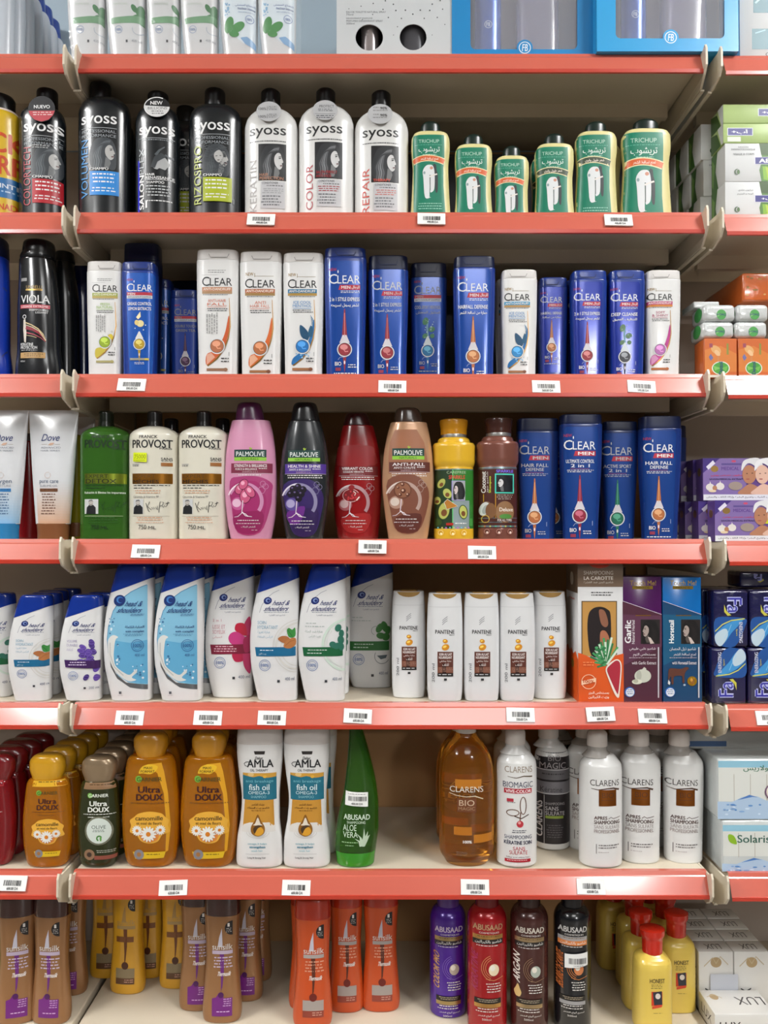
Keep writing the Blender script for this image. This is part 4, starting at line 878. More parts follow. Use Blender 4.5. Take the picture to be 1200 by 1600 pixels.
# ------------------------------------------------------------------ fourth shelf
def provost(label, cx, m, capm, name='conditioner_bottle', yf=0.006):
    b = Bottle(name, label, S4, yf, [(667, cx - 17, cx + 17), (670, cx - 24, cx + 24), (675, cx - 33, cx + 33), (681, cx - 37.5, cx + 37.5), (690, cx - 38.5, cx + 38.5), (None, cx - 38.5, cx + 38.5)], 0.058, m, n=2.3, dpow=1.0)
    b.part('cap', [(643, cx - 10, cx + 10), (646, cx - 11.5, cx + 11.5), (660, cx - 11.5, cx + 11.5), (668, cx - 12.5, cx + 12.5)], capm, D=.024, n=2, smooth=False)
    return b
def provost_art(b, ox, band, l1, ink1, ink2, sub, dim='#1c1c1e', sig='#2a2a2c', green=False):
    l = b.lab().frame(ox); K = dim
    l.text('FRANCK', 12, 680, 41, 685, K, .02); l.text('PROVOST', 0, 687, 62, 700, K, .025); l.text('PARIS', 44, 699.5, 61, 702.5, K, .015)
    if not green:
        l.text('SANS', 46, 715, 62, 719.5, K, .01); l.micro(46, 720, 62, 722.5, 1, '#555', word=3); l.rect(46, 723, 62, 728.5, '#9a6430'); l.rect(0, 725, 12, 726, '#999'); l.micro(0, 727, 11, 731, 1, '#777', word=5)
    l.rect(0, 740, 62, 756, band); l.text('EXPERT', 2, 741.5, 38, 747, ink1); l.text(l1, 2, 748.5, 43 if not green else 50, 755.5, '#2a1c0a' if not green else '#1d2408', .01)
    l.micro(2, 758, 59, 761, 1, K, word=7, ragged=.05); l.micro(2, 762, 34, 765, 1, K, word=7)
    if green: l.text('Rafraichit & Elimine les impuretes', 0, 768, 61, 772.5, '#dfe4da', .02)
    else: l.micro(2, 766, 46, 773, 2, '#c89a78', word=6); l.text('Céramide & Vitamine PP', 2, 774.5, 43, 778, '#6a6a6a')
    x = 2 if not green else 0
    l.rect(x, 780, x + 17 + (6 if green else 0), 803, '#c9cbcb'); q = x + 8 + (3 if green else 0)
    l.poly([(q - 8, 803), (q - 7, 793), (q - 3, 789), (q + 4, 789), (q + 8, 793), (q + 8, 803)], '#1d1e22'); l.ell(q, 785.5, 4, 4.6, '#b9b4ae', n=16); l.poly([(q - 4.2, 785), (q - 3, 781.5), (q + 2, 780.8), (q + 4.3, 784), (q + 2, 783), (q - 2, 783.2)], '#6a6a6a'); l.line([(q - 3, 787.5), (q, 789), (q + 3, 787.5)], .8, '#55504c')
    sx = 23 if not green else 27
    for p in ([(0, 786), (4, 798), (6, 800)], [(6, 784), (3, 792), (9, 797)], [(9, 793), (11, 796), (12, 792), (13, 796), (15, 792), (16, 796), (18, 790), (18, 797)], [(20, 801), (22, 784), (27, 785), (25, 790), (21, 791)], [(25, 791), (27, 793), (28, 790), (30, 792), (32, 789), (33, 784)], [(30, 787), (35, 785.5)]):
        l.line([(sx + a, c) for a, c in p], .9, sig)
    l.rect(0, 806, 58, 806.6, '#a9a294' if not green else '#c9cfae'); l.micro(6, 808, 52, 815, 2, sub, word=6); l.micro(2, 816, 54, 818.5, 1, sub, word=5)
    l.text('750', 11, 820, 24, 827, K); l.text('ML', 27, 822, 39, 827, K); return l
CRM = mat('#d8d4c4', .32, coat=.3)
GT = mat('#4a8430', .12, trans=.55, coat=.3, name='green_clear_plastic')
b = provost('translucent green bottle with gold EXPERT DETOX band', 166, GT, mat('#1c2416', .25, coat=.3), name='shampoo_bottle')
provost_art(b, 132, foil('#9aa83a'), 'DETOX', '#2a3210', 0, '#2f5a26', dim='#17281a', sig='#24481e', green=True).done(b.root)
b = provost('cream bottle with gold band and a yellow price sticker', 242, CRM, mat('#1e1b1a', .25, coat=.3))
l = provost_art(b, 206, foil('#b0762a'), 'MÈCHES', '#6a4415', 0, '#d0a080'); l.done(b.root); src = b
b2 = provost('cream bottle with gold band beside the pink bottle', 319, CRM, mat('#1e1b1a', .25, coat=.3))
provost_art(b2, 283, foil('#b0762a'), 'MÈCHES', '#6a4415', 0, '#d0a080').done(b2.root)
l = b.lab(off=0.0016); l.poly([(208.5, 707), (231, 708), (230.5, 722.5), (207.5, 721)], '#d6e51a'); l.text('75000', 210, 710.5, 229, 717, '#7a8a10'); l.rect(209, 719, 228, 719.8, '#8a9a20'); l.done(b.root, 'price_sticker')
for k, (src_, px) in enumerate(((b, 268), (b2, 348))): dup(src_.root, 'cream bottle standing behind ' + ('the stickered cream bottle' if k == 0 else 'the cream bottle next to the pink one'), px=px, Y=0.09)
# waisted oval bottles with dark green logo
def palm(label, rows, cap, m, capm, yf, ox, oy, s, title, l2, band, micro, panel, arc, fruit, foot, bandink='#eee'):
    b = Bottle('shampoo_bottle', label, S4, yf, rows, 0.046, m, n=2.5, bt=.0012, dpow=.6)
    b.part('cap', cap, capm, D=.036, n=2.4, bt=.003, bb=.0004)
    l = b.lab().frame(ox, oy, s); W = '#e6e2e2'
    if panel[0]: panel[0](l)
    l.rect(366, 702.5, 416, 714.5, '#0e3a34'); l.rect(366, 714.5, 416, 720, '#8cc43c'); l.text('PALMOLIVE', 369, 705.5, 413, 713, '#e8ece8', .008); l.text('NATURALS', 377, 715.7, 404, 719, '#3d6a1c', .01)
    l.poly([(391, 703), (389.5, 700), (391.5, 698.5), (393, 700.5), (394.5, 699), (394, 702)], '#9ab43c')
    l.rect(361, 724, 425, 739.5, band); l.text(title, 366, 725.3, 417, 730, W, .02); l.text(l2, 368, 731.5, 402, 734.6, W, .015); l.micro(404, 731.5, 417, 734.6, 1, W, word=3); l.text('SHAMPOO 2 in 1', 379, 736, 403, 738.6, '#c8a8b0')
    l.rect(361, 739.5, 425, 740, '#d8c8cc'); l.micro(373 if micro < 2 else 365, 741.5, 409 if micro < 2 else 420, 741.5 + 3.4 * micro, micro, W, word=5, ragged=.1)
    for pts, c in panel[1]: l.spoly(pts, c)
    l.ring(383, 783, 29, 5.5, arc[0], -35, 155); l.ring(383, 783, 29, 2.4, arc[1], 95, 160); l.ell(372, 787, 11, 10, arc[2]); l.ell(370, 786, 7, 6.5, arc[3])
    fruit(l)
    l.line([(380, 782), (379, 795), (378, 802), (372, 807), (366, 808)], 1.6, '#ddd0d8', (1, .5)); l.line([(379, 800), (384, 806), (394, 807.5)], 2, '#ddd0d8', (1, .4)); l.line([(378, 801), (384, 803), (388, 807)], 1, '#f0e8ee')
    for q in ((409, 766, 6), (411, 756, 4.5), (415, 760, 4.5)): l.ring(q[0], q[1], q[2], .7, arc[0], n=6 if q[2] > 5 else 12)
    l.micro(371, 812.5, 405, 815.5, 1, W, word=5, ragged=.05); l.micro(368, 817.5, 407, 820, 1, W, word=5, ragged=.05); l.text('للشعر الجاف', 377, 821.5, 399, 825, W); l.micro(392, 828, 403, 829.5, 1, W, word=8)
    l.done(b.root); return b
def capsules(l):
    for (x, y, rx, ry, r) in ((376, 764, 7, 9, 50), (384, 775, 8, 11, 10), (391, 768, 6, 10, -35), (381, 757, 6, 8, 35)):
        l.ell(x, y, rx + 1, ry + 1, '#5c1236', rot=r); l.ell(x, y, rx, ry, '#c85a80', rot=r); l.ell(x - 1, y - 2, rx * .5, ry * .4, '#eaa8c0', rot=r)
def berries(l):
    for (x, y) in ((374, 763), (382, 760), (390, 764), (378, 770), (387, 771), (383, 778), (370, 771)): l.ell(x, y, 5.4, m='#17101f', n=16); l.ell(x - 1.4, y - 1.8, 1.8, 1.4, '#6a5a8a', n=10)
def pomegranate(l):
    l.ell(381, 772, 14, 11, '#e0b8b8'); l.ell(381, 772, 13, 10, '#7c141c'); l.ell(382, 759, 5, 4.5, '#8c1c22'); l.ell(391, 774, 6, 7, '#9a1a22', rot=30)
    for k in range(14): l.ell(370 + 22 * l.rnd.random(), 765 + 14 * l.rnd.random(), 1.5, m='#c83a40', n=8)
    l.line([(385, 765), (389, 768), (387, 772)], 1.4, '#e8d8d0'); l.line([(390, 780), (395, 774)], 2, '#e8d8d0')
def keratin(l):
    l.ell(382, 768, 14, 13.5, '#6a3d2c'); l.ell(382, 768, 12, 11.5, '#8f5f46')
    for q in ((382, 759, 3), (383, 769, 4), (378, 775, 3), (390, 775, 3), (375, 764, 2)): l.ell(q[0], q[1], q[2], m='#5a2c1e', n=12); l.ell(q[0] - .8, q[1] - .8, q[2] * .45, m='#d8b8a0', n=8)
PK = mat('#cf8fae', .3, coat=.3)
palm('pink oval bottle with magenta panel of capsules', [(658, 363, 422), (680, 358, 427), (715, 353, 431), (760, 351, 433), (800, 354, 431), (None, 361, 424)], [(630, 374, 406), (636, 371, 409), (658, 368, 414)], PK, mat('#5a2450', .25, coat=.3), 0.006, 0, 0, 1,
     'STRENGTH & BRILLIANCE', 'FORCE & BRILLIANCE', '#7c2340', 1, (None, [([(359, 752), (375, 745), (405, 745), (424, 755), (424, 770), (422, 792), (406, 832), (371, 832), (362, 795)], '#a83a72'), ([(361, 760), (400, 752), (415, 775), (414, 800), (404, 831), (372, 831), (363, 795)], '#a02a68'), ([(366, 805), (410, 800), (404, 831), (372, 831)], '#8f1c58')]), ('#c88ab0', '#ead8e2', '#c05a92', '#e2b8d0'), capsules, 0)
palm('black oval bottle with purple band and berries', [(659, 452, 501), (685, 445, 508), (715, 440, 513), (755, 437, 515), (800, 441, 511), (None, 448, 504)], [(630, 461, 493), (637, 458, 496), (659, 454, 500)], mat('#24282b', .25, coat=.4), mat('#1b1c20', .25, coat=.3), 0.006, 84, 1, 1,
     'HEALTH & SHINE', 'SANTE & BRILLIANCE', '#4a2c8a', 2, (None, [([(359, 756), (400, 748), (420, 770), (418, 800), (406, 834), (376, 834), (364, 800)], '#33205f'), ([(372, 800), (412, 795), (405, 834), (377, 834)], '#2c1650'), ([(364, 800), (392, 790), (385, 815), (370, 818)], '#6a2a86')]), ('#8c86a8', '#dcd8e4', '#5a4a92', '#a8a0c8'), berries, 0)
palm('deep red oval bottle with pomegranate, set slightly back', [(666, 535, 584), (690, 530, 590), (720, 524, 595), (760, 520, 597), (800, 522, 595), (None, 528, 591)], [(646, 542, 573), (652, 539, 576), (666, 536, 581)], mat('#8f1418', .22, coat=.5), mat('#3c0c10', .25, coat=.3), 0.035, 186.5, 41, .95,
     'VIBRANT COLOR', 'COULEURS VIBRANTES', '#6e1018', 2, (None, [([(362, 690), (412, 690), (420, 700), (420, 722), (358, 722), (358, 700)], '#8a161a'), ([(366, 808), (412, 802), (404, 831), (374, 831)], '#a01a1c')]), ('#b08a90', '#d8c8cc', '#a85a60', '#c8a8aa'), pomegranate, 0)
def gp(l): l.poly([(370, 673), (404, 673), (416, 693), (421, 720), (421, 742), (360, 742), (360, 715), (362, 693)], '#9a6446')
palm('beige gold oval bottle with brown panel', [(661, 610, 667), (685, 604, 672), (715, 599, 676), (755, 597, 678), (800, 601, 674), (None, 607, 668)], [(638, 621, 652), (643, 618, 656), (661, 615, 661)], mat('#c79b78', .25, .25, coat=.4), mat('#4a382f', .2, coat=.5), 0.008, 247, -2, 1,
     'ANTI-FALL', 'ANTI CHUTE', '#5c2a20', 2, (gp, [([(359, 752), (400, 744), (422, 765), (421, 795), (406, 832), (374, 832), (363, 800)], '#7c4a38'), ([(372, 810), (410, 805), (405, 832), (375, 832)], '#5c2a20')]), ('#b49a90', '#ddd0c8', '#b08a78', '#d8c8bc'), keratin, 0)
# ribbed bottles with shiny labels
HOLO = foil('#a9c8d0'); 
def sparkle(label, cx, m, capm, capx, dy):
    b = Bottle('shampoo_bottle', label, S4, 0.008, [(684 + dy, cx - 21, cx + 21), (687 + dy, cx - 24, cx + 24), (692 + dy, cx - 26, cx + 26), (693.5 + dy, cx - 31, cx + 31), (697 + dy, cx - 33, cx + 33), (723 + dy, cx - 33, cx + 33), (727 + dy, cx - 32, cx + 32), (731 + dy, cx - 30, cx + 30), (733, cx - 30.5, cx + 30.5), (825, cx - 30.5, cx + 30.5), (827, cx - 31, cx + 31), (None, cx - 31, cx + 31)], 0.055, m, n=2.1, smooth=False, dpow=1.0)
    b.part('cap', [(656 + dy, capx - 20, capx + 20), (658 + dy, capx - 22, capx + 22), (664 + dy, capx - 22, capx + 22), (672 + dy, capx - 20.5, capx + 20.5), (680 + dy, capx - 20.5, capx + 20.5)], capm, D=.038, n=2, bt=.0015)
    b.part('neck_ring', [(679.5 + dy, capx - 19.5, capx + 19.5), (685 + dy, capx - 19.5, capx + 19.5)], foil('#d0cfcb'), D=.037, n=2, bt=.0003)
    return b
b = sparkle('yellow ribbed bottle with green avocado label', 709, mat('#dcae2c', .25, coat=.5), mat('#c98a16', .25, coat=.5), 709, 0)
l = b.lab(); l.rect(670, 733, 750, 826, '#1f3a1e'); l.rect(707, 733, 750, 826, '#2f7a2c'); l.rect(708, 782, 734, 826, '#8a9a9c'); l.rect(706.5, 733, 708, 826, '#66c878'); l.rect(670, 732.4, 750, 734, HOLO)
l.text('CAREFREE', 698, 736, 728, 740, '#b9c8a8'); l.text('SPARKLE', 701, 742.5, 727, 748.5, '#d04a3a', .03)
for (x, y, rx, ry, r) in ((690, 755, 5, 8, 30), (699, 771, 6, 8, -30), (684, 782, 5, 6, 0), (694, 798, 8, 13, 10), (724, 800, 6, 10, -8)):
    l.ell(x, y, rx + 1.2, ry + 1.2, '#2d4a1a', rot=r); l.ell(x, y, rx, ry, '#b9bf62', rot=r); l.ell(x, y + ry * .25, rx * .55, ry * .42, '#7a4a24', rot=r)
l.ell(677, 746, 6, 7, '#35501f'); l.ell(681, 816, 10, 6, '#35501f')
l.rect(705.5, 751, 727, 782, '#9a90c8'); portrait(l, 707, 752, 727, 781, bg='#a8a8b0', hair='#17171a', hi='#2c2c30', skin='#d6c8c4', side=-1)
l.poly([(694, 785), (699, 780), (701, 782), (715, 791), (698, 796), (697, 790)], '#b87a2a'); l.line([(694, 785), (699, 780), (715, 791), (698, 796), (694, 785)], .8, '#e0e0d8')
l.rect(697, 817, 708, 821, '#b02a20'); l.micro(710, 817, 730, 821, 1, '#eee', word=5); l.rect(734, 810, 740, 822, '#4a9a48')
for k in range(9): l.ell(685 + k * 6, 824.5, 1.2, m=('#6ac8d8', '#d8d06a', '#c86ad0')[k % 3], n=8)
for k in range(3): l.ring(689 + k * 18, 832.5, 4.2, 1.1, '#f0d27a'); l.ell(689.5 + k * 18, 834, 1.8, m='#fff2c0', n=8)
l.done(b.root)
b = sparkle('brown ribbed bottle with coconut label', 777, mat('#7c4c40', .25, .2, coat=.4), mat('#4a2a22', .22, coat=.5), 779, -2)
l = b.lab(); l.rect(735, 731, 820, 825, '#4a2018'); l.rect(735, 729.5, 820, 732.5, HOLO); l.rect(735, 809, 820, 810, HOLO); l.rect(735, 815.5, 820, 816.5, HOLO); l.rect(735, 821, 820, 823.5, HOLO)
l.rect(748, 732, 749, 810, '#7aa83a'); l.rect(756, 772, 757, 784, '#d0a82a'); l.rect(773.6, 766, 774.8, 810, '#c8932a')
l.text('Coconut', 753, 736, 759.5, 770, '#eceae6', .03, rot=90); l.text('شامبو جوز', 760, 737, 763.5, 770, '#d8d4d0', .01, rot=90); l.text('Shampoo', 764, 744, 768, 770, '#c8d83a', .03, rot=90)
l.text('SPARKLE', 775, 734, 803, 738.5, '#7a6ae0', .04); l.rect(773, 740, 804, 771, '#4ad0b8'); portrait(l, 775, 742, 802, 769, bg='#20252c', hair='#0f1216', hi='#22272c', skin='#d6d6d6', side=-1)
l.micro(776, 773, 802, 782, 3, '#b8a8a0', word=6); l.ell(759, 795, 8.5, 12, '#8a6a50', rot=20); l.ell(757.5, 795, 7, 11, '#d8dcd8', rot=20); l.ell(759, 796, 4, 7.5, '#a8b0ac', rot=20)
l.ell(789, 800, 15, 17, '#8f6a48'); l.ell(767, 798, 8, 12, '#7d5636'); l.text('Deluxe', 780, 793, 802, 799, '#e8e0d4', .02); l.ell(790, 807, 10, 4, '#4f8a3c')
l.rect(738, 810.5, 818, 815, '#4a2018'); l.text('FOR ALL TYPES', 777, 811, 800, 814.6, '#e0dcd6', .02); l.ring(759, 811, 6, 1, '#d8b84a')
for k in range(9): l.ell(742 + k * 8, 822.3, 1.2, m=('#d8e06a', '#6ad8a8', '#e09a5a')[k % 3], n=8)
for k in range(3): l.ring(761 + k * 18, 830.5, 4.2, 1.1, '#a8786a'); l.ell(761.5 + k * 18, 832, 1.8, m='#f0dcd0', n=8)
l.done(b.root)
# blue bottles in the shade
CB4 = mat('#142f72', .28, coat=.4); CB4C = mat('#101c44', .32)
def blue4(label, x0, x1, yt, yc, yf, ya, sa, **k):
    b = flip('shampoo_bottle', label, x0, x1, yt, yc, 838, CB4, CB4C, yf, S4, taper=.1)
    clear_men(b, x0 + (k.pop('dx', 0)) - 507 * sa, ya - 408 * sa, sa, **k); return b
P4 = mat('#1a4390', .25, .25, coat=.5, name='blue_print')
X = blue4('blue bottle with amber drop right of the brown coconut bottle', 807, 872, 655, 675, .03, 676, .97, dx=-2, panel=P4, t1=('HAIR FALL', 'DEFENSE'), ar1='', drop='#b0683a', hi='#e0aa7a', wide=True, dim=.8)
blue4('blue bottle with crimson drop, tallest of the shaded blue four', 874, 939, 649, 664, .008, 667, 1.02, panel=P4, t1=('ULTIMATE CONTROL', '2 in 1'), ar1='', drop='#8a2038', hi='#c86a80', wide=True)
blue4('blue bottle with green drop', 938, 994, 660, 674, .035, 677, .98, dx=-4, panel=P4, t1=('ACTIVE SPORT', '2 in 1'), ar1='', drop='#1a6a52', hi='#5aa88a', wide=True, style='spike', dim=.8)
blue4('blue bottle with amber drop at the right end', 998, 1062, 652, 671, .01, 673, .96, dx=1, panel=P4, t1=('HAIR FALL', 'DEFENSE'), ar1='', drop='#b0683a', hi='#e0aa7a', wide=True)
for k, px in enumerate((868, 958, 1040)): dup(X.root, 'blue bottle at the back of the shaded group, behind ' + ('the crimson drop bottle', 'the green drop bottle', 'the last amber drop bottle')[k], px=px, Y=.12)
# left bay: tubes
def tube(label, xs, m, capm, tip, ox, name='cream_tube', yf=0.01):
    x0, x1, x2, x3 = xs
    b = Bottle(name, label, S4, yf, [(641, x0, x1), (650, x0 + .5, x1 - .5), (740, (x0 + x2) / 2, (x1 + x3) / 2), (819, x2, x3)], 0.04, None)
    rows = b.rows; b.sh = Shape(rows, 0.042, 2.2, True, False, 1.0, dtop=lambda z, a=rows[0][0], c=rows[3][0]: max(.05, min(1, ((a - z) / (a - c)) ** .7)))
    b.sh.mesh('tube', m, b.root, 0.0008, 0.001, 40)
    b.part('cap', [(818, x2 + 2, x3 - 2), (836, x2 + 3, x3 - 3), (None, x2 + 3, x3 - 3)], capm, D=.04, n=2.1, bt=.0006)
    return b
TW = mat('#d4d6d9', .22, coat=.5)
def dove(b, ox, c2, band, t1, t2):
    l = b.lab().frame(ox)
    for i in range(16):
        y = 752 + i * 4.2; t = (i + 1) / 16; u = (y - 641) / 178; l.rect(-2 + 13 * u, y, 80 - 15 * u, y + 4.25, mat(mixc('#d4d6d9', c2, t ** 1.3), .22, coat=.5, name='tinted_plastic'))
    l.text('Dove', 14, 677, 45, 688, '#2a3a72', .008, slant=.12); l.rect(15, 693, 24, 693.6, '#b0a8a0'); l.rect(36, 693, 44, 693.6, '#b0a8a0'); l.poly([(25, 694), (29, 691), (35, 690.5), (33, 694), (29, 695)], '#c8a48c')
    l.text('ADVANCED', 14, 697, 45, 700, '#7a808c'); l.text('HAIR SERIES', 14, 702, 44, 704.5, '#7a808c')
    l.ring(26, 742, 5, .8, '#c8b8b0', 60, 400); l.text(t1, 13, 750, 43, 756.5, '#5a6880'); l.text(t2, 14, 757, 42, 760.5, '#8a8f98')
    l.rect(14, 763, 42, 768, band); l.micro(20, 764.5, 41, 767, 1, '#3a3030', word=4); l.micro(16, 771, 40, 806, 8, '#7a5a4c' if c2[1] == 'c' or c2[1] == 'd' else '#4a6a90', word=6); l.done(b.root)
b = tube('pale tube with blue foot at the left edge', (-32, 45, -14, 31), TW, mat('#2f7fb4', .25, coat=.4), 0, 0)
dove(b, -28, '#8fb8d8', '#2a7ab8', 'oxygen', 'MOISTURE')
b = tube('pale tube with bronze foot, beside the translucent green bottle', (45, 123, 57, 110), TW, mat('#9a6440', .25, .4), 0, 0)
dove(b, 46, '#d0a88c', foil('#b07a5a'), 'pure care', 'SUBLIME OIL'); TB = b
d = dup(TB.root, 'pale tube half hidden behind the bronze-footed tube', px=112, Y=.085)
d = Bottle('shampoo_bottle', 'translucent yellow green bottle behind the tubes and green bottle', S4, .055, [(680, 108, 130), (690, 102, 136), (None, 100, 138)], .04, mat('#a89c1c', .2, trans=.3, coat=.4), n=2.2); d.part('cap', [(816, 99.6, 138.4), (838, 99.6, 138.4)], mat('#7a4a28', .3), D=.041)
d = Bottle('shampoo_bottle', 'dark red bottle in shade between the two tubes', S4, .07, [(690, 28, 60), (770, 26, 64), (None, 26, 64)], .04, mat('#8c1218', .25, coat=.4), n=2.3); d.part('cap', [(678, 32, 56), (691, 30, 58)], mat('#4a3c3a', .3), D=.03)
# ------------------------------------------------------------------ fifth shelf: blue-capped white bottles, gold-topped white bottles, cartons
HSW = mat('#dcdcdc', .28, coat=.25); HSB = mat('#10308c', .22, coat=.5)
def hs(label, ox, yf, small=False, base=None, shelf=None, cap=True, name='shampoo_bottle', k=None, oy=0):
    """author frame: the large almond bottle, x 391-467, y 880-1094"""
    T = (lambda x: ox + (x - 391)) if not small else (lambda x: ox + (x - 391) * .86)
    Y = (lambda y: y + oy) if not small else (lambda y: 929 + (y - 880) * .775 + oy)
    rows = [(Y(880), T(416), T(463)), (Y(884), T(413), T(466)), (Y(900), T(408), T(467)), (Y(925), T(401.5), T(467)), (Y(960), T(394.5), T(467)), (Y(1000), T(391), T(466.5)), (Y(1030), T(392), T(466)), (Y(1060), T(397), T(465)), (None, T(404), T(464.5))]
    b = Bottle(name, label, S5 if shelf is None else shelf, yf, rows, .044 if not small else .038, HSW, n=3.2, bt=.004)
    b.T, b.Yf = T, Y
    b.shell('cap', HSB, Y(880), [(T(402), Y(926)), (T(467), Y(902))])
    return b
def hs_logo(l, dx=0, dy=0, c='#16276a', big=False, sweep=True):
    f = l.fr; ox, oy, sx, sy = f; l.frame(ox + dx * sx, oy + dy * sy, sx, sy)
    if sweep: l.line([(405, 957), (409, 945), (417, 934), (427, 926), (436, 922)], 1.2, '#4a5070', (.4, .4))
    l.ell(418, 938.5, 6.6, 5.6, c, rot=-20); l.ell(418.6, 938, 3.6, 3.2, '#8aa0d0'); l.ell(419.2, 938.4, 2.4, 2.2, c); 
    l.text('head &', 425, 938, 455, 945.5, c, .012, slant=.18); l.text('shoulders', 411, 947, 454, 954.5, c, .012, slant=.18)
    if sweep: l.micro(413, 956, 452, 958, 1, '#5a6480', word=4, ragged=0); l.text('شامبو ضد القشرة', 420, 959.5, 445, 962.5, '#5a6480')
    l.frame(*f)
def seal(l, x, y, r=9, c='#5a74a8'):
    l.ring(x, y, r, .8, c); l.ring(x, y, r * .72, .5, c); l.text('100%', x - r * .62, y - r * .28, x + r * .62, y + r * .25, c, .02)
def hs_frame(b): 
    l = b.lab(); T, Y = b.T, b.Yf; sx = T(392) - T(391); sy = Y(1001) - Y(1000); return l.frame(T(391) - 391 * sx, Y(880) - 880 * sy, sx, sy)
def almond(l):
    hs_logo(l)
    l.text('SOIN', 402, 970, 416, 975, '#8fb4c8'); l.text('HYDRATANT', 402, 977, 434, 982.5, '#8fb4c8'); l.text('عناية لفروة', 402, 985, 422, 990, '#8fb4c8'); l.text('الرأس الجافة', 402, 992, 426, 997, '#8fb4c8')
    l.ring(468, 1010, 42, 1.2, '#cfcdc8', 95, 262); l.ring(468, 1010, 38, 3, '#d3d1cc', 95, 262); l.ring(468, 1012, 30, 1, '#cfcdc8', 95, 262)
    l.poly([(398, 1011), (461, 1010.5), (461, 1025), (400, 1025)], '#14638c')
    l.spoly([(448, 985), (451, 981), (456, 984), (460, 981), (461, 992), (458, 996), (451, 995)], '#3a8a3e'); l.line([(449, 984), (456, 994)], .7, '#1f5a28')
    l.spoly([(434, 998), (440, 993.5), (448, 994), (453, 999), (450, 1005), (442, 1004)], '#a8683c'); l.spoly([(443, 1010), (447, 1001), (455, 997), (461, 998), (461, 1008), (452, 1013)], '#b4733f'); l.line([(445, 1009), (453, 1002), (460, 1000)], .7, '#8a5028')
    l.micro(404, 1015, 430, 1018, 1, '#dfe8ee', word=5); l.text('زيت اللوز', 404, 1019.5, 416, 1023, '#dfe8ee'); seal(l, 413.5, 1039)
    l.rect(433, 1062, 437, 1066, '#33363c'); l.text('400 ml', 445, 1058, 459, 1063, '#5a6680')
AL = hs('large white blue-capped bottle with almonds', 391.5, .006); l = hs_frame(AL); almond(l); l.done(AL.root)
def eucalypt(l, mint=False):
    hs_logo(l); G = '#0f5a34' if not mint else '#2f6a34'
    for i, w in enumerate((20, 34)): l.micro(402, 973 + i * 5, 402 + w, 976 + i * 5, 1, '#a8b4b0', word=6)
    if not mint: l.text('عناية ضد الحكة', 402, 984, 430, 989, '#a0b0aa'); l.text('لفروة الرأس', 408, 991, 427, 996, '#a0b0aa')
    if not mint: l.ring(470, 1008, 42, 4, '#c8d8cc', 95, 262); l.ring(470, 1008, 36, 1.5, '#d6dcd6', 95, 262)
    l.poly([(398, 1011), (461, 1010.5), (461, 1025), (400, 1025)], G)
    if not mint:
        for (x, y, rx, ry, r) in ((454, 981, 5, 6, 20), (459, 990, 4, 6, 0), (458, 1000, 5, 7, -10), (446, 1007, 6, 5, 30), (452, 1009, 6, 5, -20), (459, 1011, 4, 6, 0)): l.ell(x, y, rx, ry, '#2a6a58', rot=r, n=14)
    else:
        for (x, y, rx, ry, r) in ((446, 990, 5, 8, 30), (454, 988, 5, 9, -20), (459, 994, 4, 7, 10), (448, 1002, 7, 5, 10), (456, 1004, 6, 6, 0)): l.ell(x, y, rx, ry, '#3f7a3c', rot=r, n=14)
        l.ring(440, 994, 7, .7, '#8a9490', 60, 250); l.ring(450, 1034, 12, .8, '#6a747a', 150, 330); l.poly([(442, 1033), (458, 1032), (456, 1037), (448, 1039)], '#56626a')
    l.micro(404, 1014.5, 438, 1018, 1, '#cfe0d4', word=5); l.micro(404, 1019.5, 430, 1023, 1, '#cfe0d4', word=5); seal(l, 413.5, 1039)
    l.rect(433, 1062, 437, 1066, '#33363c'); l.text('400 ml', 445, 1058, 459, 1063, '#5a6680')
EU = hs('large white blue-capped bottle with grey green eucalyptus leaves', 465.5, .006); l = hs_frame(EU); eucalypt(l); l.done(EU.root)
MI = hs('white blue-capped bottle with mint leaves, set back in the shade', 538, .105, oy=-9); l = hs_frame(MI); l.frame(*l.fr); eucalypt(l, True); l.done(MI.root)
FL = hs('white blue-capped bottle with pink flower', 321.5, .03, oy=-3); l = hs_frame(FL); hs_logo(l, dx=1, dy=-2)
l.text('2 in 1', 402, 970, 416, 974, '#d09aa4'); l.text('LISSE ET', 402, 979, 422, 985, '#d09aa4'); l.text('SOYEUX', 402, 987, 422, 993, '#d09aa4'); l.text('انسيابي', 402, 996, 417, 1001, '#d09aa4')
for p, c in (([(460, 968), (454, 972), (450, 984), (454, 996), (461, 1000)], '#b02a5a'), ([(452, 978), (440, 977), (437, 986), (443, 992), (455, 996)], '#b8203c'), ([(427, 1000), (431, 992), (441, 990), (455, 1000), (460, 1004), (446, 1012), (432, 1009)], '#c03a7c'), ([(433, 1024), (448, 1018), (452, 1030), (448, 1036), (437, 1036)], '#b02048'), ([(450, 1020), (460, 1018), (460, 1054), (455, 1052), (450, 1040)], '#b83062')): l.spoly(p, c)
l.poly([(398, 1010), (461, 1009), (461, 1024), (400, 1025)], '#7c1836'); l.spoly([(450, 1002), (461, 996), (461, 1018), (452, 1022)], '#a02050')
l.micro(404, 1012, 440, 1023, 3, '#e0b8c4', word=6); seal(l, 413.5, 1038); l.rect(433, 1060, 437, 1064, '#33363c'); l.text('400 ml', 442, 1058, 459, 1063, '#5a6680'); l.done(FL.root)
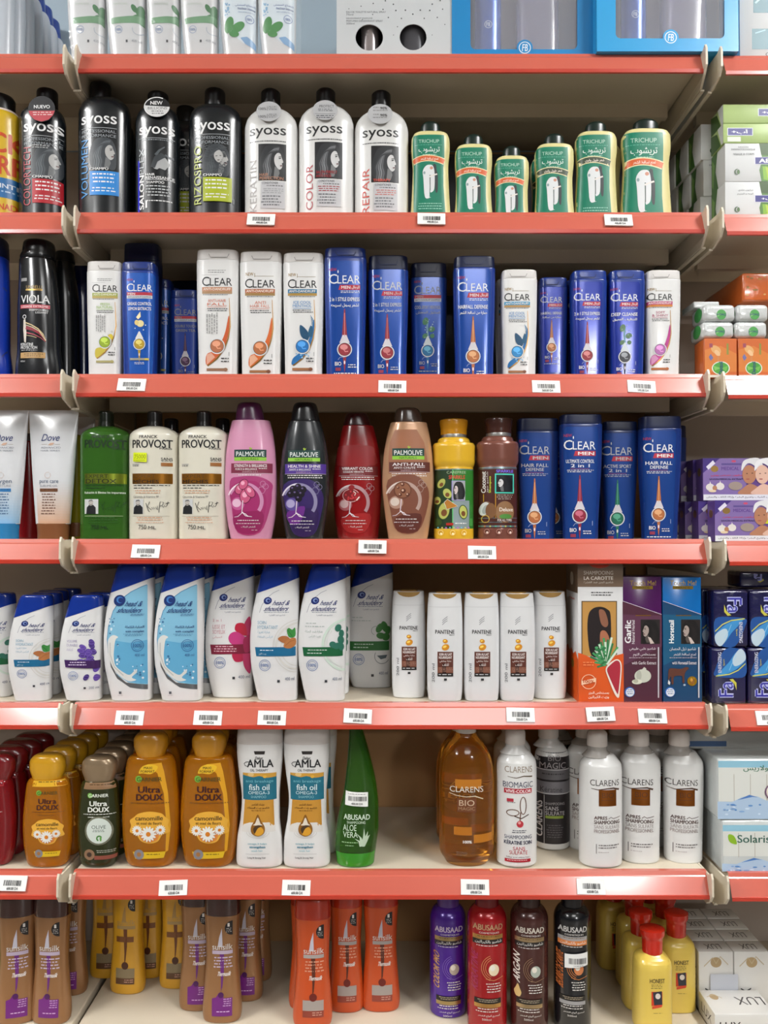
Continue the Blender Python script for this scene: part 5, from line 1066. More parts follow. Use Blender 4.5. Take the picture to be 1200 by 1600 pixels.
def splash(b):
    l = hs_frame(b); B1, B2_ = '#7fb8d4', '#5fa6cc'
    arc = [(456, 914), (448, 917), (432, 925), (416, 937), (404, 955), (396, 980), (394, 1000), (396, 1020), (402, 1040), (412, 1056), (428, 1066), (456, 1070)]
    l.poly([(x - .8, y - .8) for x, y in arc[:11]] + [(456, 1077), (440, 1077), (424, 1073), (410, 1062), (401, 1050)][:0] + [(456, 1071.5)], '#3a7aa8')
    l.poly([(394.5, 1004), (398, 1028), (408, 1052), (424, 1066), (456, 1070), (456, 1078), (430, 1074), (410, 1060), (400, 1042)], foil('#8a8f96'))
    l.poly(arc, B1); l.poly([(456, 1000), (430, 1004), (404, 1000), (399, 1020), (412, 1054), (430, 1065), (456, 1069)], B2_)
    l.spoly([(395, 1003), (399, 995), (405, 992), (412, 995), (408, 999), (406, 1010), (405, 1026), (408, 1040), (420, 1050), (430, 1054), (438, 1047), (441, 1050), (433, 1058), (440, 1062), (428, 1064), (412, 1054), (402, 1040), (396, 1022)], '#d8d8d4'); l.line([(399, 1004), (399, 1022), (406, 1042), (420, 1055)], 1.6, '#b8b8b6')
    for k in range(34):
        t = l.rnd.random(); x, y = (397 + 10 * l.rnd.random(), 965 + 30 * t) if k < 12 else (408 + 8 * l.rnd.random(), 1002 + 40 * t) if k < 22 else (432 + 20 * l.rnd.random(), 1036 + 28 * l.rnd.random())
        l.ell(x, y, .7 + 1.3 * l.rnd.random(), m=('#d6e4ec', '#3a6f9c')[k % 2], n=7)
    l.ell(414, 938, 9.5, 8.5, '#16306e', rot=-25); l.ell(414.5, 937, 5.4, 5.2, '#3f7ac0'); l.ell(416, 937.4, 4, 3.8, '#16306e')
    c = '#17306e'; l.text('head &', 422, 939, 452, 947, c, .015, slant=.18); l.text('shoulders', 409, 949, 452, 957, c, .015, slant=.18); l.micro(430, 959, 452, 963, 2, '#2a4a80', word=4)
    l.text('العناية الكاملة', 423, 977, 452, 981.5, c, .02); l.text('soin complet', 424, 984, 452, 988.5, c, .02); l.micro(420, 990, 452, 994, 2, '#4a7aa0', word=5)
    seal(l, 442, 1008, 9.5, '#2a5a92'); l.text('400 ml', 438, 1021, 452, 1025, '#2a4a80'); l.rect(413, 1080, 417, 1084, '#55585e'); l.micro(411, 1086, 419, 1087, 1, '#999', word=8); l.done(b.root)
A = hs('large blue and white bottle with milk splash, first of two', 164.5, .006); splash(A)
Bq = hs('large blue and white bottle with milk splash, beside the pink flower bottle', 242.5, .006); splash(Bq)
dup(Bq.root, 'large white bottle behind the second milk splash bottle', dx=.009, dy=.048); dup(A.root, 'large white bottle behind the first milk splash bottle', dx=.007, dy=.05)
dup(EU.root, 'white blue-capped bottle behind the eucalyptus one', dx=.004, dy=.047); dup(FL.root, 'white blue-capped bottle behind the pink flower one', dx=.006, dy=.05)
# small ones, left bay
SA = hs('short white blue-capped bottle with almonds and teal band', 16, .006, small=True); l = hs_frame(SA); almond(l); l.done(SA.root)
SP = hs('short white blue-capped bottle with purple flower', 95.5, .008, small=True); l = hs_frame(SP); hs_logo(l)
l.text('VOLUME', 402, 971, 421, 976, '#a8a0c0'); l.text('DURABLE', 402, 979, 422, 984, '#a8a0c0'); l.text('كثافة', 402, 988, 414, 993, '#a8a0c0')
for k in range(26):
    a = 90 + 180 * l.rnd.random() if k < 18 else 120 + 120 * l.rnd.random(); r = 12 + 22 * (k % 6) / 5; x, y = 456 + r * math.cos(math.radians(a)), 1008 - r * 1.35 * math.sin(math.radians(a))
    if x < 458 and 966 < y < 1056: l.ell(x, y, 7, 4.6, ('#4a2f86', '#5c3f9c', '#3a2470')[k % 3], rot=-(a - 180) if True else 0, n=14); l.ring(x, y, 5, .6, '#8a74c0', ry=3.4, n=12)
l.poly([(398, 1011), (459, 1013), (459, 1029), (400, 1026)], '#3c1a56'); l.micro(405, 1015, 440, 1025, 2, '#d8c8e4', word=5); seal(l, 414, 1043); l.rect(433, 1066, 437, 1070, '#33363c'); l.text('200 ml', 442, 1065, 458, 1070, '#5a6680'); l.done(SP.root)
d = dup(SA.root, 'short white bottle behind the almond one with teal band', px=69, dy=.042); dup(SA.root, 'third short white bottle back in the almond row', px=79, dy=.088); dup(SA.root, 'fourth short white bottle back in the almond row', px=100, dy=.13)
dup(SP.root, 'short white bottle behind the purple flower one', dx=.008, dy=.044)
SE = hs('short white blue-capped bottle with eucalyptus, cut off at the left edge', -43, .035, small=True, oy=-3); l = hs_frame(SE); eucalypt(l); l.done(SE.root)
# gold-topped white bottles
PW = mat('#d9dadb', .26, coat=.3); PG = mat('#c9a060', .25, .5, coat=.3)
def gold_top(label, x0, x1, yt, yf, base):
    w = x1 - x0
    b = Bottle('shampoo_bottle', label, S5, yf, [(yt, x0 + w * .055, x1 - w * .055), (yt + 22, x0 + w * .02, x1 - w * .02), (yt + 70, x0, x1), (base - 20, x0 + w * .01, x1 - w * .01), (None, x0 + w * .045, x1 - w * .045)], .036, PW, n=2.7, bt=.0008)
    c = (x0 + x1) / 2
    b.part('flip_cap', [(yt - 1.5, c - w * .28, c + w * .28), (yt + 6, c - w * .24, c + w * .24)], PG, D=.026, n=2.4, bt=.003)
    l = b.lab()
    l.poly([(c - w * .34, yt + .8)] + [(c + w * .34 * math.cos(math.pi - math.pi * i / 12), yt + .8 + 9 * math.sin(math.pi * i / 12)) for i in range(13)], PG); l.rect(x0, yt + 22, x1, yt + 22.5, '#b9babc'); l.done(b.root, 'gold_front')
    l = b.lab().frame(x0 - 667 * w / 56, yt - 926 * w / 56, w / 56)
    for k in range(3): l.line([(691, 976 - k * 3.2), (695, 972 - k * 3), (699, 969.5 - k * 3.2)], 1, '#8a8c90')
    l.text('PANTENE', 680, 984, 710, 990, '#1e2022', .02); l.text('PRO-V', 702, 991, 710, 993, '#3a3c3e', .02)
    for (x, y, r) in ((695.5, 1001.5, 4), (696, 1011, 6)): l.ell(x, y, r, r * .8, '#d08a1c', rot=15 if r < 5 else -25); l.ell(x - r * .2, y - r * .15, r * .5, r * .3, '#f2d060', rot=-20)
    l.rect(683.5, 1018, 708, 1056.5, '#5c2f24'); l.rect(683.5, 1042, 708, 1051, '#7a4a38'); l.rect(691, 1036, 697, 1052, '#3a1d16'); l.rect(683.5, 1051.5, 708, 1056.5, '#141414')
    l.text('SOIN AU LAIT', 686, 1020, 706, 1024, '#e8e0dc', .03); l.text('NOURRISSANT', 685.5, 1025, 706, 1029, '#e8e0dc', .03); l.text('عناية بملتقي', 686.5, 1031, 705, 1035, '#e8e0dc', .01); l.text('للتلف', 691, 1036, 701, 1040, '#e8e0dc', .01)
    l.micro(685, 1043, 707, 1050, 3, '#a88070', word=4); l.micro(684.5, 1053, 707, 1055.5, 1, '#ddd', word=9); l.text('200 ml', 675, 1037, 679, 1066, '#55585c', rot=90); l.rect(693.5, 1059.5, 698, 1063, '#2a2c2e'); l.done(b.root); return b
p1 = gold_top('white gold-topped bottle next to the shaded mint bottle', 612, 665, 923, .03, 1087)
p2 = gold_top('white gold-topped bottle at the shelf edge, second in the row of five', 667, 723, 926, .006, 1094)
dup(p2.root, 'white gold-topped bottle in the middle of the row of five', px=752, dy=0, Z=S5); dup(p2.root, 'white gold-topped bottle, fourth in the row of five', px=807.5, dy=0, Z=S5)
dup(p1.root, 'white gold-topped bottle next to the orange carrot carton', px=858, Y=.022)
# cartons
def carton(label, x0, x1, yt, D, m, yf=.006, name='shampoo_carton', z=None, y1=None):
    return Box(name, label, S5 if z is None else z, yf, x0, x1, yt, y1, D, m, cat='box')
CW = mat('#d6d6d6', .32, coat=.2); OG = '#d4551a'; TP = '#75604e'
b = carton('tall orange and white carton with carrot picture', 903, 974, 882, .075, CW)
def carrot_face(l, side=False):
    l.rect(900, 860, 980, 917, TP); l.poly([(920, 880), (954, 880), (948, 886), (936, 888), (926, 886)], '#c83a1c')
    l.text('SHAMPOOING', 912, 892, 958, 898, '#cfc6ba'); l.text('LA CAROTTE', 912, 900.5, 958, 906, '#eee6dc', .03); l.text('شامبو الجزر ضد القشرة', 912, 908, 958, 912, '#d8cfc4')
    l.micro(922, 925, 958, 933, 2, '#2a2a2a', word=5); l.rect(908.5, 939, 964, 1023, '#5c4a32'); l.rect(910, 940.5, 962.5, 1025, '#b98a46')
    l.spoly([(919, 962), (926, 951), (938, 948), (949, 952), (954, 962), (954, 1005), (945, 1024), (924, 1024), (918, 990)], '#1d1416')
    l.spoly([(936, 953), (944, 954), (949, 966), (950, 976), (946, 980), (940, 976), (937, 966)], '#8a5a44'); l.spoly([(938, 988), (946, 986), (952, 998), (953, 1018), (942, 1024), (938, 1010)], '#a8694c')
    l.poly([(898, 1020), (908, 1021), (922, 1027), (935, 1030), (955, 1026), (980, 1021), (980, 1096), (898, 1096)], OG)
    for k in range(18):
        a = math.radians(200 - k * 9.5); l.line([(948, 1038), (948 + 26 * math.cos(a) * (.6 + .5 * l.rnd.random()), 1036 - 34 * math.sin(a) * (.7 + .4 * l.rnd.random()) - 6)], 3.2, ('#2f7a48', '#3f9a5c', '#cfdccb')[k % 3])
    for k in range(22): l.ell(930 + 16 * l.rnd.random(), 1010 + 30 * l.rnd.random(), 3, 2, ('#4a9a62', '#2f7a48')[k % 2], n=8)
    l.spoly([(946, 1046), (951, 1037), (962, 1030), (969, 1033), (971, 1045), (968, 1080), (966, 1090), (960, 1084), (950, 1060)], '#e6dcd0'); l.spoly([(948, 1046), (953, 1039), (962, 1032), (968, 1035), (969, 1048), (966, 1080), (963, 1082), (952, 1058)], '#a8283a')
    l.ring(919.5, 1065, 11.5, 1, '#f0c8a8'); l.poly([(908, 1064), (931, 1059), (931, 1065), (908, 1070)], '#f0c8a8'); l.text('100%', 911, 1062, 928, 1067, '#b84a18', .03); l.micro(910, 1034, 928, 1042, 2, '#e88a58', word=6)
    l.text('بمستخلص الجزر', 919, 1080, 951, 1085, '#f6e6d8', .02); l.text('وزيت الكيراتين', 919, 1086.5, 951, 1091.5, '#f6e6d8', .02)
l = b.face('front'); carrot_face(l); l.done(b.root, 'print')
l = b.face('left'); l.rect(0, 0, 1, .21, TP); l.ell(.5, .11, .14, .05, '#c8bfb2'); l.text('صحة', .3, .24, .75, .265, '#c83a2a', .02)
l.micro(.1, .29, .9, .62, 13, '#a8685c', word=.2, fill=.35)
l.poly([(0, .64), (.15, .62), (.3, .66), (.45, .63), (.6, .67), (.8, .64), (1, .69), (1, 1), (0, 1)], OG); l.ell(.55, .74, .12, .035, '#8a6a2a'); l.micro(.3, .85, .7, .97, 6, '#8a3a10', word=.2); l.done(b.root, 'side_print')
dup(b.root, 'orange and white carrot carton directly behind the front one', px=935, dy=.078, s=(1, 1, .96))
def touch(label, x0, x1, yt, top, low, foilc, word, sub, ar, ext, horse):
    b = carton(label, x0, x1, yt, .05, mat(top, .22, coat=.6)); l = b.face('front').frame(x0 - 973, 0)
    l.poly([(972, 939), (1034, 960), (1034, 1100), (972, 1100)], low); l.poly([(972, 960), (1034, 962), (1034, 1010), (972, 1040)], foilc)
    l.text('Touch Me!', 984, 907, 1025, 914.5, '#a88a3c', .008); l.rect(988, 915.5, 1020, 920.5, foil('#b0923c')); l.text('PARADE', 993, 916.6, 1015, 919.5, '#5a4a18', .02)
    l.line([(972, 939), (1034, 960)], .8, '#d8c8d8'); l.rect(993, 961, 1017, 962.3, foil('#b0822c'))
    l.text(word, 976 if not horse else 982, 969, 986 if not horse else 990, 1005, '#ececec', .03, rot=90)
    if sub: l.text(sub, 987, 969, 991.5, 1006, '#d8d0d4', .02, rot=90)
    portrait(l, 1001, 968, 1031, 1006, bg='#231c1c', hair='#0f0c0d', hi='#241c1c', skin='#a89890', side=-1); l.poly([(1012, 995), (1016, 996), (1022, 1005), (1016, 1006)], '#c8b8b0')
    for i, t in enumerate(ar): l.text(t, 983 + 6 * i, 1011 + i * 9, 1024, 1017 + i * 9, '#e0d8dc', .01)
    l.micro(981, 1027, 1026, 1030, 1, '#b8a8b0', word=4); l.text(ext, 987, 1033, 1025, 1038, '#d8d0d4', .015); l.rect(1027.5, 1011, 1029.5, 1090, '#c9c9cf')
    if not horse:
        l.ell(1004, 1056, 13, 10.5, '#c4c6b8'); l.poly([(1001, 1048), (1006, 1042), (1009, 1044), (1010, 1050)], '#c4c6b8'); l.ell(998, 1055, 4, 8, '#aeb0a2'); l.ell(995, 1065, 8, 4, '#d2d2c0'); l.ell(993, 1064, 4, 3, '#b0b09c')
    else:
        l.spoly([(981, 1050), (984, 1044), (1000, 1045), (1008, 1042), (1013, 1044), (1008, 1049), (1006, 1056), (1006, 1066), (1003, 1066), (1002, 1056), (990, 1057), (989, 1068), (986, 1068), (985, 1056), (981, 1064)], '#5c3428')
        l.ell(1018, 1064, 7.5, m=foil('#c89a2a')); l.ell(1018, 1064, 4, 5, '#8a5a1c'); l.ell(1017, 1062, 2.2, 2.8, '#c8923a'); l.poly([(981, 1062), (984, 1066), (983, 1070), (980, 1068)], '#d8d8d8'); l.ell(1006, 1070, 2, 1.6, '#a8b8c8')
    l.ell(983.5, 1081, 8, m='#2a62b0'); l.ell(984, 1081.5, 6.6, m='#d8dde2'); l.micro(979, 1077, 989, 1086, 3, '#3a5a9a', word=4)
    l.done(b.root, 'print'); return b
touch('purple carton with garlic bulb', 973, 1034, 901, '#46144e', '#4c2234', '#5a3048', 'Garlic', 'Natural Herbal', ('شامبو علبي طبيعي', 'بمستخلص الثوم'), 'with Garlic Extract', False)
touch('blue carton with horse picture and gold medal', 1036, 1096, 902, '#0f62a8', '#0e3f66', '#125478', 'Horsetail', '', ('شامبو ذيل الحصان', 'لمنع تساقط الشعر'), 'with Horsetail Extract', True)
# ------------------------------------------------------------------ sixth shelf: amber, white and clear bottles
AMB = mat('#d98a14', .08, trans=.6, coat=.5, name='amber_clear_plastic'); AMBC = mat('#c88a1a', .3, coat=.5)
def oval(label, cx, yt, yb, w, m, mc, yf, capr, D=.044, name='shampoo_bottle'):
    h = yb - yt
    b = Bottle(name, label, S6, yf, [(yt, cx - w * .36, cx + w * .36), (yt + h * .06, cx - w * .42, cx + w * .42), (yt + h * .2, cx - w * .455, cx + w * .455), (yt + h * .5, cx - w * .5, cx + w * .5), (yt + h * .68, cx - w * .49, cx + w * .49), (yt + h * .9, cx - w * .43, cx + w * .43), (None, cx - w * .38, cx + w * .38)], D, m, n=2.5, bt=.004, bb=.004)
    x0, x1, y0, y1 = capr; c = (x0 + x1) / 2; u = (x1 - x0) / 2
    b.part('cap', [(y0, c - u * .62, c + u * .62), (y0 + 4, c - u * .82, c + u * .82), (y0 + 12, c - u, c + u), ((y0 + y1) / 2 + 2, c - u, c + u), (y1 - 4, c - u * .86, c + u * .86), (y1 + 2, c - u * .78, c + u * .78)], mc, D=D * .86, n=2.3, bt=.004, bb=.001)
    return b
def daisy(l, x, y, r):
    for k in range(14): a = 2 * math.pi * k / 14; l.ell(x + r * .62 * math.cos(a), y + r * .62 * math.sin(a), r * .4, r * .15, '#e6e4de', rot=math.degrees(a), n=8)
    l.ell(x, y, r * .3, m='#d07a1a', n=14)
def doux(b, ox, oy, s, c1, body, big=True, olive=False, red=False):
    """author frame: the first large amber bottle, x 192-281, y 1178-1356"""
    l = b.lab().frame(ox, oy, s); K = '#3c1614' if not (olive or red) else '#e2e2dc'
    if big:
        l.poly([(230, 1194), (252, 1192), (256, 1206), (262, 1240), (266, 1290), (262, 1330), (258, 1332), (260, 1290), (256, 1240), (246, 1208)], '#d69a1c')
        l.spoly([(217, 1208), (222, 1198), (234, 1194), (246, 1197), (244, 1204), (236, 1209), (224, 1208)], '#e2b62a'); l.text('MAXI', 225, 1197.5, 238, 1201.5, '#3a2410', .02); l.text('FORMAT', 220, 1203, 242, 1207, '#3a2410', .02)
    else: l.poly([(206, 1190), (264, 1190), (268, 1205), (203, 1205)], c1); l.micro(214, 1195, 256, 1199, 1, '#4a3010', word=9)
    l.ell(217, 1217, 5.2, m='#6aa83c' if not red else '#8c1a22'); l.text('GARNIER', 214, 1214, 253, 1220.5, '#4a4014' if not (olive or red) else '#dfe2d8', .02)
    l.text('Ultra', 216, 1228, 251, 1238, K, .03); l.text('DOUX', 213, 1240, 255, 1250, K, .04)
    l.micro(204, 1253.5, 266, 1257, 1, K if (olive or red) else '#6a4010', word=6, ragged=0); 
    if not big: l.micro(212, 1259, 256, 1263, 1, K if (olive or red) else '#7a4c10', word=5)
    if olive:
        l.ell(235, 1287, 28, 29, '#6a6a58'); l.ell(235, 1287, 24.5, 25.5, '#cfd8d0'); l.text('OLIVE', 221, 1276, 249, 1283, '#2a3c2c', .0); l.micro(222, 1285, 248, 1291, 2, '#3a4c3c', word=5); l.ring(236, 1302, 6, 3, '#3f7a34', 20, 250); l.ell(239, 1303, 2, 5, '#5f9a44')
        l.ell(216, 1335, 11, m='#8a6a50'); l.ell(216, 1335, 5, m='#3a2a22'); l.rect(226, 1337, 272, 1345, '#8a4a3c'); l.micro(230, 1326, 268, 1333, 2, '#b9b9ac', word=5)
    elif red:
        l.ell(240, 1290, 18, 20, '#7c3a22'); l.rect(226, 1278, 250, 1300, '#c8761a'); l.rect(224, 1266, 251, 1278, '#dcd8d0'); l.ell(218, 1296, 12, 11, '#c02030'); l.micro(212, 1330, 256, 1346, 3, '#e0b8b8', word=7)
    else:
        l.spoly([(203, 1282), (210, 1276), (218, 1270), (235, 1267), (252, 1270), (258, 1276), (264, 1282), (262, 1290), (265, 1300), (254, 1304), (247, 1314), (234, 1317), (221, 1313), (214, 1304), (203, 1300), (205, 1290)], '#e0a83a')
        l.poly([(214, 1296), (254, 1296), (246, 1312), (234, 1316), (222, 1312)], '#d8843a')
        l.text('camomille', 212, 1274, 255, 1281, '#3a2410', .02); l.text('et miel de fleurs', 214, 1283, 253, 1287.5, '#3a2410', .01)
        daisy(l, 215, 1297, 8.5); daisy(l, 251, 1296, 8); daisy(l, 233, 1302, 12.5)
        l.poly([(208, 1330), (259, 1330), (256, 1340), (212, 1341)], '#d8b41e'); l.micro(228, 1333, 254, 1336.5, 1, '#6a4a10', word=6); l.ell(218, 1334, 8, m='#7f7f86'); l.ell(218, 1334, 3.5, m='#9a6a3a')
    l.done(b.root)
G1 = oval('large amber bottle with MAXI FORMAT leaf, beside the dark olive bottle', 236.5, 1178, 1357, 89, AMB, AMBC, .006, (210, 263, 1142, 1179)); doux(G1, 0, 0, 1, '', '')
G2 = dup(G1.root, 'large amber bottle with MAXI FORMAT leaf, beside the white fish oil bottles', px=327.5, dy=0)
dup(G1.root, 'large amber bottle behind the one beside the olive bottle', px=245, dy=.052); dup(G1.root, 'large amber bottle behind the one beside the fish oil bottles', px=333, dy=.052)
dup(G1.root, 'third large amber bottle back, behind the olive side pair', px=256, dy=.105); dup(G1.root, 'third large amber bottle back, behind the fish oil side pair', px=338, dy=.105)
small = oval('small amber bottle with yellow cap and daisies', 75.5, 1214, 1354, 76, AMB, mat('#d09a1c', .28, coat=.6), .006, (47.5, 102, 1177, 1216), D=.038); doux(small, 75.5 - 235 * .8, 1214 - 1186 * .8, .8, '#d8a82a', '', big=False)
ol = oval('dark olive green bottle with bronze cap and round olive label', 155.5, 1217, 1355, 66, mat('#2a3014', .12, trans=.1, coat=.6), mat('#9a8468', .28, .45, coat=.4), .006, (129, 183, 1180, 1218), D=.038); doux(ol, 155 - 235 * .78, 1217 - 1184 * .78, .78, '#8a6a4c', '', big=False, olive=True)
rd = oval('dark red bottle with jar picture, cut off at the left edge', -14, 1214, 1353, 80, mat('#7c0c16', .15, trans=.1, coat=.6), mat('#7a1018', .25, coat=.6), .01, (-44, 24, 1176, 1216), D=.038); doux(rd, -22 - 235 * .8, 1214 - 1186 * .8, .8, '#a0141e', '', big=False, red=True)
for k in range(4):
    o = ('second', 'third', 'fourth', 'fifth')[k]
    dup(small.root, '%s small amber bottle back in the row behind the daisy one' % o, dx=.003 * k + .002, dy=.0395 * (k + 1)); dup(ol.root, '%s dark olive bottle back in its row' % o, dx=.003 * k + .002, dy=.0395 * (k + 1))
    if k < 3: dup(rd.root, '%s dark red bottle back in the row at the left edge' % o, dx=.004 * k + .002, dy=.0395 * (k + 1))
# white waisted fish oil bottles
FW = mat('#dcdbd9', .28, coat=.3)
D1 = Bottle('shampoo_bottle', 'white waisted fish oil bottle beside the amber bottles', S6, .005, [(1158, 370.5, 443), (1175, 371, 442.5), (1205, 374, 440), (1245, 378.5, 437), (1275, 376.5, 437), (1310, 371, 441), (1340, 370, 443), (None, 371.5, 442)], .042, FW, n=2.7, bt=.001, bb=.005)
D1.part('cap', [(1128, 376, 439), (1133, 373.5, 441), (1145, 371.5, 442.5), (1158.5, 370.8, 442.8)], mat('#d0cac6', .32, coat=.2), D=.0418, n=2.7, bt=.004, bb=.0003)
l = D1.lab(); l.rect(379, 1207.5, 431.5, 1250, '#1a6a80'); l.poly([(379, 1207.5), (431.5, 1207.5), (431, 1214), (418, 1215), (405, 1212), (396, 1214), (379, 1211)], '#c8963a'); l.ell(392, 1210, 5, 3, '#d8b87a'); l.ell(414, 1213, 3, 2.4, '#d8a83a')
l.poly([(382, 1250), (427, 1250), (428.5, 1292), (379, 1292)], '#c08a32')
l.poly([(379, 1289), (390, 1285), (420, 1285), (428.5, 1289), (430, 1300), (377, 1300)], '#d6d2cc')
l.poly([(397, 1173), (414.5, 1173), (413.5, 1178), (398.5, 1178)], '#2e2a28'); l.text('Dabur', 398.5, 1181.5, 412, 1186, '#1d1d1d', .02, slant=.1)
l.text('AMLA', 386, 1186, 427.5, 1198.5, '#1c2024', .02); l.line([(386, 1197), (383, 1196), (381.5, 1193), (384, 1190.5), (389, 1190)], 1, '#1c2024'); l.text('OIL THERAPY', 391, 1201, 419, 1205, '#2f3438', .0)
l.text('anti breakage', 384, 1218, 427, 1223.5, '#7fc0cc'); l.text('fish oil', 389, 1225, 421, 1234.5, '#dfecee', .01); l.text('OMEGA-3', 388, 1236, 421, 1241, '#cfe4e8'); l.text('SHAMPOO', 392, 1243, 416, 1247, '#8fc4d0')
l.text('مضاد للتكسر', 393, 1255, 413, 1259, '#4a2c10', .01); l.text('شامبو زيت السمك', 386, 1260.5, 421, 1264, '#4a2c10', .02); l.micro(392, 1266, 414, 1268, 1, '#5a3a14', word=5)
for r_ in (14, 18): l.ring(403, 1300, r_, .8, '#c6c2bc', 180, 360, ry=r_ * .5)
l.spoly([(403, 1272), (398, 1282), (393, 1290), (392, 1297), (395, 1303), (403, 1306), (411, 1303), (414, 1297), (413, 1290), (408, 1282)], '#8a5a1a'); l.spoly([(403, 1277), (399, 1286), (396, 1289), (410, 1289), (407, 1286)], '#d8cfc0'); l.ell(404, 1298, 8, 7, '#d0962a'); l.spoly([(396, 1294), (402, 1289), (410, 1290), (403, 1294), (398, 1302)], '#4a3420')
l.text('omega-3 helps', 387.5, 1316, 417, 1319.5, '#4a9aaa', .01); l.text('strengthen', 390, 1320.5, 415, 1325, '#2a7a94', .04); l.text('weak hair', 393, 1326.5, 411, 1329.5, '#6aaab8'); l.rect(384, 1333, 421, 1333.5, '#aaa'); l.text('Long & Strong Hair', 387, 1337.5, 416, 1341, '#4a4a4c', .02); l.done(D1.root)
dup(D1.root, 'white waisted fish oil bottle beside the translucent green bottle', px=480, dy=0)
dup(D1.root, 'white waisted bottle behind the fish oil bottle near the green one', px=492, dy=.048)
# aloe bottle standing on its cap
AG = mat('#3c7a1e', .08, trans=.7, coat=.5, name='green_clear_plastic')
A = Bottle('shampoo_bottle', 'translucent green tapering bottle with aloe leaf print', S6, .007, [(1118, 545, 560), (1137, 545.5, 566), (1180, 543, 578.5), (1230, 538, 589), (1260, 531, 591.5), (1290, 526, 591.5), (1320, 524, 588), (None, 526, 585)], .046, None, n=2.3)
z1 = A.zloc(1325); A.sh.mesh('body', AG, A.root, .004, .0005, 40, zlo=z1 + .0004); A.sh.mesh('cap', mat('#2f8a1c', .2, coat=.5), A.root, .0004, .004, 40, eps=-.0003, zhi=z1)
l = A.lab(); W = '#cfdccb'; l.text('ABUSAAD', 537, 1272, 578, 1280.5, W, .02); l.text('SHAMPOOING', 542, 1282.5, 571, 1286.5, W); l.text('ALOE', 536, 1288, 557, 1297.5, W); l.text('VERA', 536, 1299, 559, 1308, W); l.micro(533, 1315, 560, 1318.5, 1, '#a8c49c', word=5); l.micro(539, 1320, 553, 1323, 1, '#a8c49c', word=4)
for p in ([(564, 1320), (567, 1308), (569, 1293), (571, 1308), (571, 1318)], [(563, 1321), (562, 1308), (557, 1301), (565, 1308), (568, 1318)], [(566, 1322), (572, 1308), (578, 1304), (574, 1314), (570, 1322)], [(562, 1322), (560, 1314), (554, 1309), (563, 1313), (568, 1321)], [(568, 1321), (574, 1310), (575, 1298), (570, 1308)]): l.poly(p, '#b9ccb4')
l.done(A.root)
l = A.lab(off=.0018); l.poly([(540, 1237), (575, 1237.5), (575, 1259.5), (539, 1258)], PAPER); x = 544
while x < 573: w_ = .5 + l.rnd.random(); l.rect(x, 1244, x + w_, 1251, '#2a2a2c'); x += w_ + .7 + .6 * l.rnd.random()
l.micro(542, 1240, 572, 1242, 1, '#777', word=5); l.text('400.00 DA', 549, 1253.5, 567, 1256.5, '#333', .01); l.done(A.root, 'price_sticker')
# clear orange bottle and white bottles at right
OB = mat('#e09a34', .04, trans=.9, coat=.4, name='orange_clear_plastic')
O = Bottle('shampoo_bottle', 'large clear bottle of orange liquid with white cap', S6, .006, [(1142, 713, 743), (1149, 710, 746), (1160, 702, 755), (1175, 693, 764), (1190, 688.5, 769), (1210, 686, 771.5), (1325, 686.5, 771.5), (1345, 690, 768), (None, 696, 762)], .06, OB, n=2.15, dpow=1, bt=.001, bb=.004)
O.part('cap', [(1122, 714, 741), (1126, 712.5, 743), (1143, 712, 744)], mat('#d8d2cc', .3), D=.03, n=2)
l = O.lab(); l.rect(711, 1217, 752, 1231, '#b5701a'); l.text('CLARENS', 703, 1228, 755, 1237, '#d8d0c4'); l.line([(702, 1239), (712, 1242), (728, 1244), (742, 1243), (755, 1248)], 1.4, '#d8c8a8', (.6, 1)); l.rect(714, 1246, 744, 1268, '#6a3a1c'); l.text('BIO', 717, 1249, 741, 1258, '#c8b49c'); l.text('MAGIC', 716, 1260, 742, 1265, '#a08468')
l.rect(709, 1291, 737, 1304, '#b06a18'); l.text('100%', 723, 1312, 737, 1316.5, '#e8e2da', .04); l.rect(740, 1303, 770, 1316, '#b5701a'); l.micro(712, 1330, 730, 1337, 3, '#7a6a5a', word=5); l.done(O.root)
dup(O.root, 'large clear orange bottle behind the front one', px=722, dy=.066, s=(1, 1, .93))
CWB = mat('#dadad8', .25, coat=.35); CWC = mat('#d6cec8', .3, coat=.2); CLR = mat('#c9c4be', .15, trans=.35, coat=.3)
def clarens(label, cx, yf, yb, w, capx, capy, ysh, m=CWB, neck=CLR):
    b = Bottle('shampoo_bottle', label, S6, yf, [(ysh - 8, cx - w * .3, cx + w * .3), (ysh, cx - w * .4, cx + w * .4), (ysh + 8, cx - w * .48, cx + w * .48), (ysh + 20, cx - w * .5, cx + w * .5), (yb - 10, cx - w * .5, cx + w * .5), (None, cx - w * .47, cx + w * .47)], .05, m, n=2.15, dpow=1, bt=.002, bb=.005)
    b.part('neck', [(capy + 23, capx - 14.5, capx + 14.5), (ysh - 14, capx - 15, capx + 15), (ysh - 4, capx - 24, capx + 24)], neck, D=.038, n=2, bt=.0005)
    b.part('pump_cap', [(capy, capx - 9, capx + 9), (capy + 2, capx - 13, capx + 13), (capy + 6, capx - 15.5, capx + 15.5), (capy + 24, capx - 16, capx + 16)], CWC, D=.03, n=2, bt=.002); return b
